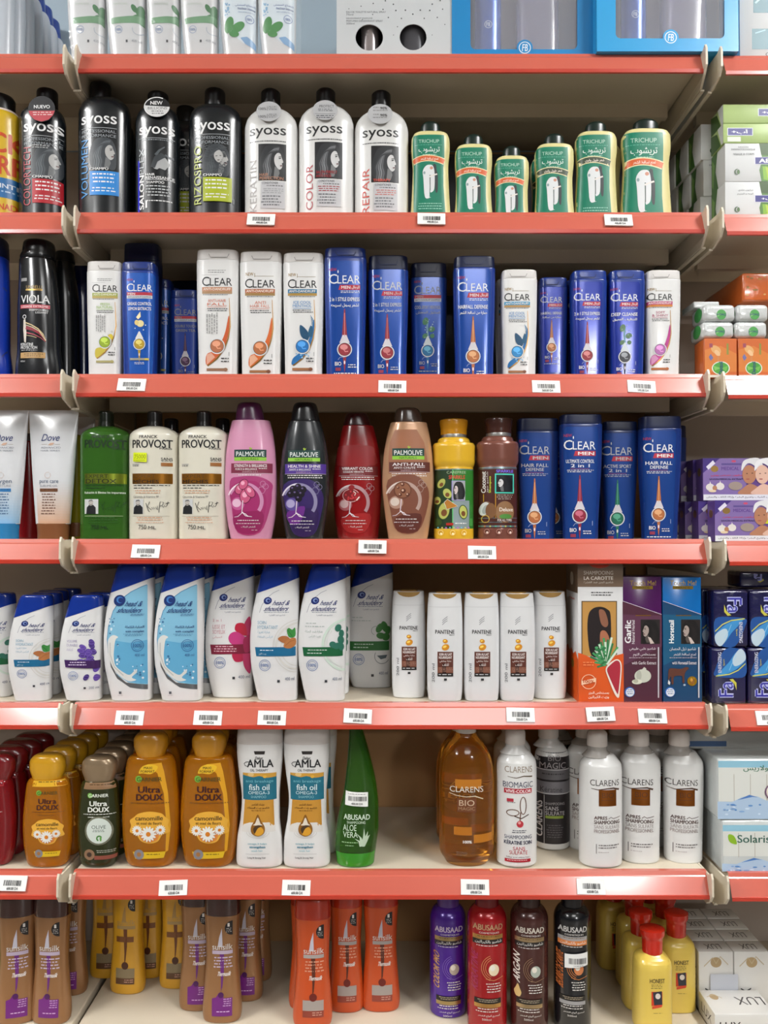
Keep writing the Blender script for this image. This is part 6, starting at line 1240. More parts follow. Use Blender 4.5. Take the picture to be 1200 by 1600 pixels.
def apres(b, ox, oy=0):
    l = b.lab().frame(ox, oy); K = '#3a3432'
    l.text('CLARENS', 922.5, 1218, 968, 1227.5, K, 0); l.line([(924, 1232), (934, 1233.5), (948, 1231.5), (958, 1231), (968, 1234)], 2.2, '#4a3428', (.4, 1.3)); l.rect(935, 1233.5, 963, 1259, foil('#8f5420')); l.text('BIO', 940, 1238, 959, 1246, '#5c3010'); l.micro(938, 1249, 960, 1252, 1, '#6a3a14', word=4)
    l.text('APRES', 928, 1274.5, 948, 1280, '#4a2f2c', .02); l.line([(950, 1279), (954, 1276), (958, 1278.5), (970, 1276.5)], .9, '#5a4a48'); l.text('SHAMPOOING', 928, 1281, 969, 1287, '#4a2f2c', .02); l.text('SANS SULFATE', 928, 1288.5, 969, 1294, '#9a908e'); l.text('PROFESSIONNEL', 928, 1295.5, 969, 1301, '#8a7a78')
    l.rect(931, 1318, 931.8, 1333, '#4a4444'); l.micro(933, 1319, 968, 1327, 2, '#6a6464', word=5); l.micro(933, 1330, 952, 1333, 1, '#b0aaaa', word=4); l.done(b.root)
C1 = clarens('white pump bottle, front of the three matching ones with bronze squares', 938, .005, 1355, 66, 933, 1140, 1184); apres(C1, 0)
C2 = clarens('white pump bottle in the middle of three with bronze squares', 999.5, .02, 1352, 63, 998, 1139, 1178); apres(C2, 52, -1)
C3 = clarens('white pump bottle at the right end of three with bronze squares', 1067, .022, 1352, 61, 1061, 1139, 1180); apres(C3, 122)
for k, (px, y) in enumerate(((916, .068), (968, .085), (1029, .085))): dup(C2.root, 'white pump bottle half hidden behind the ' + ('front one of the matching three', 'middle one of the matching three', 'last of the matching three')[k], px=px, Y=y)
V = clarens('white bottle with ribbon loop and red sans sulfate lettering', 807, .006, 1352, 62, 805, 1137, 1179, neck=CWB)
l = V.lab(); l.text('CLARENS', 789, 1197, 832, 1206.5, '#8a7a68', 0); l.line([(793, 1213), (806, 1215), (818, 1212), (832, 1213.5)], 2.2, '#5a4a38', (.3, 1)); N = '#2a2f4c'
l.text('BIOMAGIC', 786.5, 1221, 833, 1230, N, .0); l.rect(788, 1231.5, 831, 1239, '#a81a2c'); l.text('VIVE-COLOR', 790, 1233, 830, 1238, '#f0e4e4', .03); l.rect(792, 1247, 802, 1252, '#b02a3c'); l.micro(792, 1252.5, 806, 1255, 1, '#666', word=4)
l.ring(817, 1258, 5.5, 1.4, '#6a4a38', ry=14); l.ring(801, 1269, 10, 1.3, '#6a4a38', ry=5.5); l.line([(803, 1274), (814, 1278), (826, 1272)], 1.6, '#4a3a30'); l.line([(813, 1268), (812, 1280), (813, 1284)], 1.6, '#6a4a38'); l.ell(812, 1286.5, 5.4, m='#b8303c'); l.ell(811, 1284.5, 2.4, m='#e09a98')
l.micro(799, 1296, 823, 1302, 2, '#4a4a5a', word=5); l.text('SHAMPOOING', 788.5, 1304, 831, 1310, '#4a5068'); l.text('KÉRATINE SOIN', 788, 1311, 831, 1318.5, N, .025); l.text('SANS', 801, 1322, 820, 1327.5, '#b8404c'); l.text('SULFATE', 795.5, 1328, 824, 1334, '#b8404c'); l.text('Silky and shine hair', 791, 1337, 828, 1340, '#6a4a50'); l.rect(789, 1341, 829, 1346, '#a81a2c'); l.micro(792, 1342.5, 827, 1345, 1, '#e8c8cc', word=4); l.done(V.root)
Kb = clarens('white bottle with tall black label set behind the ribbon loop bottle', 862.5, .07, 1327, 54, 857, 1127, 1168, neck=CWB)
l = Kb.lab(); l.rect(828, 1176, 900, 1318, '#241f22'); l.rect(828, 1203, 900, 1218, '#6a686c'); l.rect(828, 1221, 900, 1239, '#77757a'); l.rect(828, 1219, 900, 1220.5, '#0e0c0e'); l.rect(828, 1201.5, 900, 1203, '#c0bec0'); l.rect(828, 1239, 900, 1240.5, '#c0bec0')
l.text('BIO', 856, 1180.5, 876, 1188.5, '#8c8688'); l.text('MAGIC', 844, 1191, 884, 1200.5, '#a8a2a4'); l.micro(846, 1208, 882, 1213, 1, '#3a383a', word=5); l.text('Kératine', 845, 1229, 878, 1237, '#3a383a'); l.text('CLARENS', 839, 1252, 848, 1308, '#d0cccc', .02, rot=90); l.rect(850, 1242, 850.8, 1318, '#b8b4b4')
l.text('SHAMPOOING', 852, 1253, 882, 1257, '#a8a4a6'); l.text('SANS', 852, 1259.5, 872, 1265.5, '#c8c4c6'); l.text('SULFATE', 852, 1267, 882, 1273, '#c8c4c6'); l.rect(852, 1274, 880, 1278, '#8aa03c'); l.micro(853, 1288, 880, 1310, 6, '#5c585c', word=5); l.done(Kb.root)
dup(Kb.root, 'white bottle with black label at the back, behind the first black labelled one', px=872, dy=.07)
dup(V.root, 'white bottle behind the ribbon loop bottle', px=800, dy=.075)
# ------------------------------------------------------------------ bottom deck
def sun(label, cx, base_px, m, mc, kind, Y, w=56, lean=0, name='shampoo_bottle', rz=0):
    """author frame: orange bottle, x 461-518, y 1400-1591"""
    k = 1.0
    P = (Y + .02 + 1.2) / 1.2
    s = 1 / P
    zt = lambda v: at(600, 1591, .05)[1] + 0   # unused, heights are metric below
    b = Bottle.__new__(Bottle); b.Y, b.D, b.zs = Y, .034, S7; b.ym = Y + .017
    x = x_at(cx, b.ym, S7)
    b.root = thing(name, label, 'bottle', (x, b.ym, S7)); b.root['front_y'] = Y
    W = w * .00112
    b.rows = [(0, -W * .47, W * .47), (.012, -W * .5, W * .5), (.05, -W * .46, W * .46), (.1, -W * .41, W * .41), (.15, -W * .44, W * .44), (.168, -W * .46, W * .46)]
    b.sh = Shape(b.rows, .036, 2.4); b.body = b.sh.mesh('body', m, b.root, .001, .003, 36)
    sh = Shape([(.1682, -W * .46, W * .46), (.185, -W * .455, W * .455), (.2, -W * .42, W * .42)], .0355, 2.3); sh.mesh('cap', mc, b.root, .004, .0003, 36)
    fx, fy = W / 57.0, .168 / 148.0
    l = Lab(lambda u, v: ((u - 490) * fx, (1591 - v) * fy), lambda xx, z, o: (xx, b.sh.front(max(-W * .44, min(W * .44, xx)), z) - o, z), True, .003, .02)
    G, L2, F = {'orange': ('#a8a09c', '#d8a088', '#5a2a1c'), 'bronze': ('#b8a8bc', '#c8b8cc', '#6a2a78'), 'yellow': ('#a88a58', '#8a5a30', '#6a3a1c')}[kind]
    l.poly([(507, 1449)] + [(507 + 11 * math.cos(math.radians(a)), 1459 - 10 * math.sin(math.radians(a))) for a in range(90, 271, 15)], '#1d1a1c'); l.text('1', 500, 1452, 503, 1457, '#e0dcd8', .03); l.micro(498, 1459, 506, 1466, 3, '#b8b4b0', word=5)
    l.poly([(486, 1485), (488, 1472), (492, 1459), (492.5, 1472), (493, 1485)], '#c0bcc8' if kind != 'yellow' else '#a8844c')
    l.text('sunsilk', 478, 1481, 507, 1489, '#d8d4d0' if kind != 'yellow' else '#b09058', .005); l.rect(478, 1490, 507, 1495, G)
    l.poly([(489, 1495), (495, 1495), (495, 1520), (493, 1540), (491, 1546), (491, 1530), (490, 1515)], F)
    if kind == 'yellow': l.rect(477, 1506, 505, 1514, '#7a4a24')
    else: l.micro(480, 1499, 507, 1516, 4, L2, word=7, ragged=.1); l.text('Thermasilk', 485, 1519, 506, 1525, '#e8e0dc', .03, slant=.1)
    if kind == 'bronze': l.poly([(478, 1556), (484, 1554), (488, 1548), (493, 1549), (495, 1555), (507, 1555), (507, 1580), (478, 1580)], '#6e1f78'); l.ell(491, 1551, 4, m='#4a1454'); l.micro(494, 1556, 506, 1568, 4, '#c8a0cc', word=4); l.micro(484, 1573, 505, 1576, 1, '#d8b8dc', word=5)
    else: l.rect(477, 1552, 507, 1566, '#a09690' if kind == 'orange' else '#8a7a5c'); l.rect(477, 1566, 507, 1575, '#8a3a2c' if kind == 'orange' else '#5c3c24'); l.ell(492, 1548, 5.5, m='#6a1c14' if kind == 'orange' else '#4a2414'); l.micro(490, 1568, 506, 1574, 2, '#c89a88', word=5)
    l.done(b.root); b.root.rotation_euler = (0, 0, math.radians(rz)); return b
BZ = mat('#976c45', .3, .25, coat=.3); BZC = mat('#3c1c18', .2, coat=.6); YL = mat('#d09a26', .3, coat=.3); YLC = mat('#4a2c18', .25, coat=.4); ORG = mat('#c24c1c', .3, coat=.3); ORC = mat('#b02c10', .22, coat=.5)
z1 = sun('bronze bottle with purple panel at the left edge, turned slightly', 27, 1586, BZ, BZC, 'bronze', .026, rz=12); sun('bronze bottle with purple panel below the shelf bracket', 81, 1587, BZ, BZC, 'bronze', .026, rz=-4)
s1 = sun('bronze bottle in shade behind the one below the bracket', 108, 1535, BZ, BZC, 'bronze', .1)
dup(s1.root, 'bronze bottle at the back of the left deck, behind the front pair', px=60, Y=.15)
sun('yellow bottle at the front of the yellow group', 200, 1540, YL, YLC, 'yellow', .105, w=54, rz=-6); sun('yellow bottle at the back left of the yellow group', 168, 1520, YL, YLC, 'yellow', .15, w=54); sun('yellow bottle at the back, between front yellow bottle and its right neighbour', 233, 1522, YL, YLC, 'yellow', .15, w=50)
sun('yellow bottle beside the bronze pair', 276, 1530, YL, YLC, 'yellow', .12, w=52)
sun('bronze bottle behind the front one, touching the yellow bottle', 309, 1565, BZ, BZC, 'bronze', .06, w=54); sun('bronze bottle at the front of the middle deck', 347.5, 1583, BZ, BZC, 'bronze', .03); sun('bronze bottle behind and right of the front one on the middle deck', 384, 1555, BZ, BZC, 'bronze', .085, w=52)
sun('dark bronze bottle deep in shade beyond the bronze group', 400, 1540, BZ, BZC, 'bronze', .14, w=50)
sun('orange bottle standing furthest forward', 488.5, 1591, ORG, ORC, 'orange', .018); sun('orange bottle behind the foremost orange one', 481, 1568, ORG, ORC, 'orange', .062); sun('orange bottle in the middle of the orange trio', 541, 1570, ORG, ORC, 'orange', .056, w=52); sun('orange bottle at the right end of the orange trio', 595, 1568, ORG, ORC, 'orange', .058)
d = Bottle('shampoo_bottle', 'green bottle, a sliver at the left edge beside the bronze bottle', S7, .03, [(1410, -50, -4), (1430, -52, 1), (None, -52, 1)], .04, mat('#2f6a1c', .25, coat=.4)); d.part('cap', [(1396, -46, -10), (1411, -48, -6)], BLKC)
def abu(label, cx, Y, w, m, mc, word, wc, band1, band2, ringc, ballc, txt, base=None, drop=False):
    """author frame: the brown one, cx 826, w 59, y 1410-1603"""
    b = Bottle('shampoo_bottle', label, S7, Y, [(1412, cx - w * .3, cx + w * .3), (1417, cx - w * .4, cx + w * .4), (1424, cx - w * .47, cx + w * .47), (1432, cx - w * .5, cx + w * .5), (None, cx - w * .5, cx + w * .5)], .052, m, n=2.1, dpow=1, bt=.002, bb=.003)
    b.part('cap', [(1394, cx - w * .26, cx + w * .26), (1399, cx - w * .3, cx + w * .3), (1413, cx - w * .3, cx + w * .3)], mc, D=.03, n=2)
    s = w / 59; l = b.lab().frame(cx - 826 * s, 1603 - 1603 * s if s > .99 else 1412 - 1412 * s, s); W = '#d4cec8'
    l.text('ABUSAAD', 805, 1448.5, 850, 1457.5, txt, .03); l.text('COSMETIQUES', 814, 1460, 844, 1463, W, .01); l.rect(805, 1464.5, 850, 1471, band1); l.rect(805, 1471, 850, 1478.5, band2); l.micro(810, 1466, 846, 1469.5, 1, '#6a5030', word=5); l.text('شامبو بالكيراتين', 808, 1472, 848, 1477.5, '#e4e0da', .01); l.micro(808, 1480, 847, 1483, 1, W, word=5)
    l.text(word, 803, 1487, 812, 1537 if len(word) < 8 else 1550, wc, .02, rot=90, slant=.1)
    for i, r in enumerate((14, 17, 20)): l.ring(837, 1514, r, .8, ringc, 110, 250)
    l.line([(824, 1530), (836, 1533), (850, 1529)], .9, ringc); l.ell(836, 1517, 8, 9, ballc); l.ell(834, 1514, 4, 4.5, '#e4ddd0')
    l.micro(824, 1537, 849, 1553, 4, W, word=5); l.rect(807, 1560, 847, 1568, '#17130f'); l.rect(807, 1568, 847, 1574, band1); l.micro(811, 1561.5, 844, 1567, 2, '#b8a890', word=4); l.micro(809, 1575, 846, 1583, 2, W, word=5); l.text('لجميع أنواع الشعر', 812, 1584, 845, 1588, W, .02); l.text('500ml', 818, 1590, 832, 1593, W)
    if drop: l.spoly([(809, 1538), (806, 1545), (804, 1551), (806, 1557), (809, 1558), (812, 1557), (814, 1551), (812, 1545)], '#d8b878')
    l.done(b.root); return b
abu('purple bottle with gold slanted lettering', 700, .042, 57, mat('#4a1d92', .22, .2, coat=.5), mat('#5a3a86', .25), 'COLOR PRO', foil('#d8b26a'), foil('#b09a6a'), '#1a1226', '#7a5ab0', '#b8a898', '#c8b8cc')
abu('bright red bottle with gold and black bands, front of the deck', 761, .004, 61, mat('#a01018', .22, .2, coat=.5), mat('#6e0c12', .25), 'KERATINE', '#a02a5a', foil('#c89a5a'), '#1a1412', '#c88a5a', '#e0cfae', foil('#d8b890'))
abu('dark brown bottle with gold oil drop', 826.5, .004, 59, mat('#472420', .22, .15, coat=.5), mat('#3a2420', .25), 'ARGAN', '#e2dcd4', foil('#b8a07a'), '#17120f', '#8a6a50', '#a8b0a4', '#c8c0b4', drop=True)
bk = abu('black bottle with orange bands and a white barcode sticker', 894, .004, 57, mat('#15161a', .2, coat=.6), mat('#15151a', .25), 'BEURRE DE KARITE', '#c8692a', '#9c9a9a', '#d07a3a', '#c87a3c', '#c87a4a', '#c0bdba')
l = bk.lab(off=.0022); l.poly([(882, 1489), (918, 1486.5), (918, 1507), (882, 1511)], PAPER); x = 888
while x < 914: w_ = .5 + l.rnd.random(); l.rect(x, 1495, x + w_, 1504, '#2a2a2c'); x += w_ + .6 + .6 * l.rnd.random()
l.micro(894, 1506, 911, 1508, 1, '#444', word=4); l.done(bk.root, 'price_sticker')
# yellow bottles with red caps
YB = mat('#dabd55', .28, coat=.35); RC = mat('#c22410', .22, coat=.5)
h1 = Bottle('shampoo_bottle', 'yellow bottle with red cap, foremost of the group', S7, .004, [(1484, 1006, 1032), (1488, 1002, 1036), (1491, 996, 1041), (1497, 992, 1045), (1505, 990.5, 1046.5), (None, 990, 1047)], .048, YB, n=3.2, bt=.001, dpow=1)
h1.part('cap', [(1448, 1006, 1032), (1450, 1000, 1038), (1458, 1000, 1038), (1464, 1003, 1035), (1486, 1003.5, 1034.5)], RC, D=.032, n=2, smooth=False)
l = h1.lab(); l.text('HONEST', 1014.5, 1528, 1038, 1535, '#3a2f1c', .02); l.micro(1016, 1537, 1034, 1545, 3, '#7a6a34', word=5); l.rect(1017, 1548, 1034, 1570, '#c83a1c'); l.poly([(1019, 1549), (1033, 1547), (1034, 1568), (1021, 1569)], '#2c2f38'); l.ell(1027, 1555, 4, 4.4, '#d8cfc4'); l.poly([(1018, 1571), (1034, 1568), (1033, 1572), (1018, 1575)], '#d0482a'); l.micro(1018, 1581, 1034, 1583, 1, '#8a7a3a', word=7); l.done(h1.root)
dup(h1.root, 'yellow bottle with red cap, right and behind the foremost one', px=1056, dy=.05); dup(h1.root, 'yellow bottle with red cap, left and behind the foremost one', px=1000, dy=.055)
for k, (px, y) in enumerate(((1038, .11), (990, .115), (1012, .165), (958, .17))): dup(h1.root, 'yellow red-capped bottle at the back of its group, ' + ('behind the right one', 'behind the left one', 'in the last row, right', 'in the last row, left')[k], px=px, dy=y)
# ------------------------------------------------------------------ right bay: soap packs
R2, R3, R4, R5, R6 = [z - .003 for z in (S2, S3, S4, S5, S6)]
SG = mat('#a9c07a', .38); SW = mat('#d4d6d6', .35, coat=.1)
def soap_white(label, z, x0, x1, y0, y1, txt, ar, yf=.012, D=.05, name='soap_box'):
    b = Box(name, label, z, yf, x0, x1, y0, y1, D, SW, cat='soap box')
    l = b.face('front', True)
    leaf(l, .34, .66); l.rect(.29, .36, .55, .55, '#d8d8e4'); l.rect(.3, .37, .54, .54, '#35327e')
    if ar: l.text('أب+', .36, .4, .49, .51, '#e8e8f0', .03); l.text('صابون جلدي', .13, .2, .28, .26, '#77797c', .01); l.text('الوجه و الجسم', .12, .3, .28, .36, '#77797c', .01)
    else: l.text('AB+', .335, .4, .505, .51, '#f0f0f4', .04); l.text('SAVON', .13, .08, .23, .12, '#8a8c8e', .01); l.text('DERMATOLOGIQUE', .06, .14, .3, .19, '#77797c', .01); l.text('VISAGE & CORPS', .08, .26, .29, .31, '#77797c', .01)
    l.ring(.12, .75, .03, .015, '#3f5a3a', 80, 280, ry=.08); l.ell(.13, .75, .014, .06, '#4a6a3a'); l.micro(.17, .72, .3, .82, 2, '#9a9c9e', word=.03, fill=.3); l.done(b.root, 'print')
    l = b.face('left'); l.poly([(.0, .0), (.45, .0), (.3, .5), (.5, 1), (.0, 1)], '#3f6a2c'); l.poly([(.05, .1), (.25, .3), (.12, .9), (.03, .8)], '#6f9a48'); l.micro(.6, .3, .9, .7, 3, '#7a7c80', word=.1, fill=.4); l.done(b.root, 'end_print')
    return b
def leaf(l, x0, x1):
    l.poly([(x0, 0), (1, 0), (1, 1), (x0 + .02, 1), (x0, .7), (x0 + .03, .4)], '#4a7a2a')
    for p, c in (([(x0, 0), (.5, 0), (.62, .36), (.36, .3)], '#37551f'), ([(.45, .02), (.6, .02), (.58, .2)], '#d0d4d0'), ([(.55, .45), (.9, .1), (1, .3), (.8, .7)], '#68a032'), ([(.37, .6), (.5, .62), (.72, .9), (.5, 1), (.38, .95)], '#7fae2c'), ([(.4, .6), (.48, .75), (.5, .98), (.42, .9)], '#a8bf3a'), ([(.7, .4), (.95, .45), (.9, .98), (.75, .9)], '#3f6a22')): l.poly(p, c)
    l.poly([(.5, .98), (.62, .8), (.7, .98)], '#2a3a20')
def soap_green(label, z, x0, x1, y0, y1, off, yf=.012, D=.045):
    b = Box('soap_box', label, z, yf, x0, x1, y0, y1, D, SG, cat='soap box'); l = b.face('front', True)
    l.micro(.04, .12, .36 if off > .3 else .3, .8, 6, '#7f985a', word=.03, fill=.25); l.rect(off, .22, off + .25, .62, '#d4d8e4'); l.rect(off + .007, .25, off + .243, .59, '#35327e'); l.text('أب+', off + .04, .3, off + .2, .54, '#eceef4', .03)
    l.rect(off if off < .3 else .52, .68 if off < .3 else .06, (off if off < .3 else .52) + .13, .92 if off < .3 else .2, '#cdd4c4'); l.micro(off + .01, .7, off + .12, .88, 1, '#6a6c6a', word=.012); l.done(b.root, 'print')
    l = b.face('left'); l.poly([(0, 0), (.5, .2), (.8, 1), (0, 1)], '#3f5f2a'); l.poly([(.55, 0), (1, 0), (1, 1), (.85, 1)], '#d0d4d0'); l.done(b.root, 'end_print'); return b
zz = R2
w1 = soap_white('white soap box at the bottom front of the stack with aloe leaf', zz, 1133, 1290, 284, 341, '', True); zz += w1.h + .0003
w2 = soap_white('white soap box with AB+ mark, second up in the stack', zz, 1133, 1290, 224, 283, '', False); zz += w2.h + .0003
g1 = soap_green('pale green soap box lying under the topmost one', zz, 1130, 1290, 193, 222.5, .04); zz += g1.h + .0003
g2 = soap_green('topmost pale green soap box of the stack', zz, 1130, 1290, 163, 192.5, .34); ord_ = ('second', 'third', 'fourth')
for k in range(3):
    for j, (src, nm) in enumerate(((w1, 'lowest'), (w2, 'next to lowest'), (w1, 'third from below'), (w2, 'topmost'))):
        if j == 3: continue
        dup(src.root, '%s white soap box in the %s row back of the aloe soap stack' % (nm, ord_[k]), dx=-.016 - .002 * k + .004 * (j % 2), dy=.053 * (k + 1), Z=R2 + j * (w1.h + .0004), rz=(j - 1.5) * 1.0, group='stacked white soap boxes behind the front stack')
# orange and white wrapped soaps
FILM = mat('#e8e8e6', .08, alpha=.22, coat=1.0, bump=.8, name='clear_wrap')
def pack(name, label, z, Y, x0, x1, y0, y1, D, m, soft=.004): return Box(name, label, z, Y, x0, x1, y0, y1, D, m, cat='soap', soft=soft, part='wrapper')
ORW = mat('#c8622a', .2, coat=.8, bump=.25); WHW = mat('#c9cccb', .16, coat=1.0, bump=.6)
def dettol(l):
    l.rect(.02, .02, .98, .98, '#c8642a'); l.poly([(.02, .3), (.5, .2), (.98, .4), (.98, .85), (.02, .85)], '#d07a34'); l.ell(.36, .3, .16, .1, '#d8a468', rot=25); l.ell(.4, .38, .1, .06, '#e0b88a', rot=40); l.rect(.4, .45, .46, .62, '#c8804a')
    l.poly([(.14, .48), (.2, .4), (.28, .5), (.2, .58)], '#6a6a9c'); l.rect(.16, .14, .26, .24, '#9a4a5a'); l.rect(.68, .14, .74, .42, '#8a8a3c'); l.rect(.02, .93, .98, .99, '#d4ccc0')
    l.ell(.5, .76, .27, .17, '#d8dccf'); l.ell(.5, .76, .24, .15, '#4a9a3c'); l.poly([(.5, .76), (.28, .70), (.32, .82)], '#7ab85a'); l.poly([(.5, .76), (.72, .70), (.66, .84)], '#6ab04a'); l.text('Dettol', .44, .60, .56, .92, '#26386e', .03, rot=90)
o1 = pack('soap_pack', 'orange soap pack at the shelf end beside the bracket', R3, .004, 1100, 1152, 528, 588, .04, ORW); l = o1.face('front', True); dettol(l); l.done(o1.root, 'print')
o2 = pack('soap_pack', 'orange soap pack with glare streak, second from the bracket', R3, .004, 1153, 1202, 528, 588, .04, ORW); l = o2.face('front', True); dettol(l); l.done(o2.root, 'print')
def blob(l, x=.55): l.ell(x, .62, .15, .3, '#4a9a4c'); l.poly([(x, .62), (x - .13, .5), (x - .12, .76)], '#7ab86a'); l.text('Dettol', x - .14, .56, x + .14, .7, '#26386e', .02, rot=180)
zz = R3 + o1.h + .0004; k = 0
for r in range(2):
    for (x0, x1, nm) in ((1097, 1148, 'left'), (1149, 1200, 'right')):
        y1 = 528 - r * 27
        b = pack('soap_pack', 'white wrapped soap, %s of the %s white pair above the orange packs' % (nm, ('lower', 'upper')[r]), zz, .006, x0 + r * 2, x1 + r * 2, y1 - 26, y1 - .5, .05, WHW, .007); l = b.face('front', True); blob(l); l.done(b.root, 'print')
        l = b.face('left'); l.ell(.6, .5, .3, .4, '#3f8a48'); l.done(b.root, 'end_print')
    zz += b.h + .0004
b = pack('soap_pack', 'white wrapped soap lying flat behind the upper white pair', zz, .03, 1084, 1124, 471, 477, .05, WHW, .002)
b = pack('soap_pack', 'shiny orange wrapped block resting on the white soaps', zz + b.h + .0004, .03, 1160, 1240, 426, 471, .15, ORW, .004)
l = b.face('front', True)
for k in range(16): l.ell(.05 + .9 * l.rnd.random(), .1 + .8 * l.rnd.random(), .02 + .04 * l.rnd.random(), .03, ('#b8852c', '#c89a5a', '#8a6a2a')[k % 3], n=9)
l.done(b.root, 'print')
GRW = mat('#2f5a34', .25, coat=.7, bump=.3)
for k in range(4):
    for r in range(3):
        z = R3 + r * .036
        b = pack('soap_pack', 'green wrapped soap, %s layer, %s row back beside the orange packs' % (('lowest', 'middle', 'top')[r], ('first', 'second', 'third', 'fourth')[k]), z, .056 + k * .042, 1088 - k * 6, 1142 - k * 8, 0, 1, .038, None)
        b.h = .0355; b.w = .05; V = []; Fc = []; box_geo(V, Fc, -.025, .025, -.019, .019, 0, .0355); o = link_mesh('wrapper', V, Fc, [GRW if (k + r) % 3 else WHW], b.root, smooth=False); bevel_obj(o, .004, 3)
        b.root.location.x = .452 - .001 * k
# purple soap cartons
PU = mat('#66498a', .32, coat=.3); PUL = '#7f68a2'
def purple(label, z, Y, x0, y0, y1, D=.028):
    b = Box('soap_box', label, z, Y, x0, x0 + 120, y0, y1, D, PU, cat='soap box'); l = b.face('front', True)
    l.poly([(.0, .0), (.6, 0), (.55, .85), (0, .85)], PUL); l.poly([(0, 0), (.22, 0), (0, .35)], '#3f2a78'); l.poly([(.04, .2), (.13, .05), (.16, .12), (.07, .27)], '#dcd8e6')
    l.ell(.15, .25, .05, .075, foil('#c8a060')); l.text('MEDICAL', .24, .2, .47, .28, '#5a3a86', .02); l.rect(.24, .12, .5, .16, '#5a4a8a'); l.ell(.4, .07, .03, .025, '#c84a6a'); l.text('صابون خصص يومي', .1, .38, .52, .43, '#c83a5a', .03); l.text('SAVON MEDICAL EXTRAIT', .08, .47, .52, .51, '#2a2050', .02)
    for (x, y) in ((.09, .68), (.22, .66)): l.ell(x, y, .055, .085, '#dcd6d0'); l.poly([(x - .01, y - .06), (x, y - .14), (x + .015, y - .06)], '#dcd6d0')
    l.ell(.15, .7, .03, .06, '#b07a5a'); l.ell(.12, .77, .05, .03, '#e0cba8'); l.ell(.42, .65, .09, .1, '#9a8a80')
    for (x, c, c2) in ((.62, '#b07a5c', '#dcdcde'), (.79, '#d8b09c', '#e6e6e8')):
        l.spoly([(x - .16, .84), (x - .1, .7), (x, .6), (x + .13, .72), (x + .2, .84)], c); l.ell(x - .02, .38, .09, .22, c); l.spoly([(x - .12, .3), (x - .1, .08), (x, -.0), (x + .12, .02), (x + .17, .3), (x + .1, .42), (x + .06, .2), (x - .04, .12)], c2); l.ell(x - .05, .36, .012, .01, '#3a2420'); l.ell(x + .02, .35, .012, .01, '#3a2420'); l.ell(x - .04, .49, .025, .014, '#a0524a')
    l.rect(0, .85, 1, .985, '#dcdce0'); l.text('إزالة حب الشباب وتفتيح البشرة وإزالة الكلف والنمش', .04, .885, .97, .945, '#3a3a44', .015); l.done(b.root, 'print')
    l = b.face('left'); l.rect(.06, .02, .94, .98, '#5f4488'); l.ell(.5, .32, .26, .1, foil('#b08a50')); l.micro(.35, .5, .7, .9, 3, '#2a2050', word=.1, rot=True, fill=.35); l.micro(.3, .04, .8, .12, 2, '#cfc8dc', word=.3); l.done(b.root, 'end_print'); return b
pb = purple('purple soap carton with towel-wrapped faces, at the front of the lower row', R4, .002, 1117, 782, 845.5)
pt = purple('purple soap carton with towel-wrapped faces, front of the upper row', R4 + pb.h + .0003, .03, 1098.5, 716, 782)
l = pb.face('front', True); l.rect(.64, .4, .76, .56, '#cfe01c'); l.done(pb.root, 'price_sticker')
for k in range(4):
    o = ('second', 'third', 'fourth', 'fifth')[k]
    dup(pb.root, '%s purple soap carton back in the lower row' % o, dx=-.0135 - .010 * k, dy=.0295 * (k + 1))
    if k < 3: dup(pt.root, '%s purple soap carton back in the upper row' % o, dx=-.004 - .009 * k, dy=.0295 * (k + 1))
# navy soap packs
NV = mat('#1c1a44', .16, coat=1.0, bump=.35)
def fa(l, flip):
    X = (lambda x: x) if not flip else (lambda x: 1 - x); Yq = (lambda y: y) if not flip else (lambda y: 1 - y); P = lambda q: [(X(a), Yq(b)) for a, b in q]
    def T(t, x0, y0, x1, y1, c, b, r): l.text(t, min(X(x0), X(x1)), min(Yq(y0), Yq(y1)), max(X(x0), X(x1)), max(Yq(y0), Yq(y1)), c, b, rot=r)
    l.spoly(P([(.05, .5), (.5, .47), (.9, .5), (.9, .62), (.6, .98), (.1, .95), (.02, .8)]), '#1f4f92'); l.spoly(P([(.04, .78), (.3, .62), (.6, .53), (.85, .5), (.7, .62), (.5, .75), (.3, .92), (.08, .92)]), '#3f8ec8'); l.spoly(P([(.03, .8), (.2, .7), (.36, .68), (.4, .8), (.22, .97), (.08, .94)]), '#b9ccd8')
    l.line(P([(.04, .72), (.25, .6), (.5, .53), (.88, .5)]), .02, '#c8c85a'); l.line(P([(.3, .85), (.42, .72), (.5, .6)]), .012, '#9ac8e4')
    T('Fa', .38, .12, .82, .42, '#b9bce4', .07, 270 if not flip else 90); T('Fa', .4, .135, .8, .405, '#34329a', .0, 270 if not flip else 90); l.poly(P([(.3, .25), (.36, .36), (.5, .44), (.4, .45), (.3, .38)]), '#c8c24a')
    T('ENERGIZING', .72, .56, .82, .92, '#cfd0e0', .02, 270 if not flip else 90); T('Sport', .62, .68, .68, .8, '#c8b84a', .02, 270 if not flip else 90); l.micro(min(X(.12), X(.24)), min(Yq(.14), Yq(.38)), max(X(.12), X(.24)), max(Yq(.14), Yq(.38)), 2, '#9a8c3a', word=.05, rot=True)
zlo = R5
for r in range(2):
    for (x0, x1, nm) in ((1115, 1170, 'near the bracket'), (1172, 1228, 'at the right edge')):
        y0, y1 = ((1012, 1100), (922, 1010))[r]
        b = pack('soap_pack', 'navy wrapped soap of the %s pair, %s' % (('lower', 'upper')[r], nm), zlo if r == 0 else zlo + hh + .0004, .004, x0 - (3 if r == 0 else 0), x1 - (3 if r == 0 else 0), y0, y1, .03, NV, .005)
        l = b.face('front', True); fa(l, r == 0); l.done(b.root, 'print')
        for k in range(2): dup(b.root, 'navy wrapped soap %s behind the %s pair one %s' % (('directly', 'two rows')[k], ('lower', 'upper')[r], nm), dx=-.006 * (k + 1), dy=.033 * (k + 1))
    hh = b.h
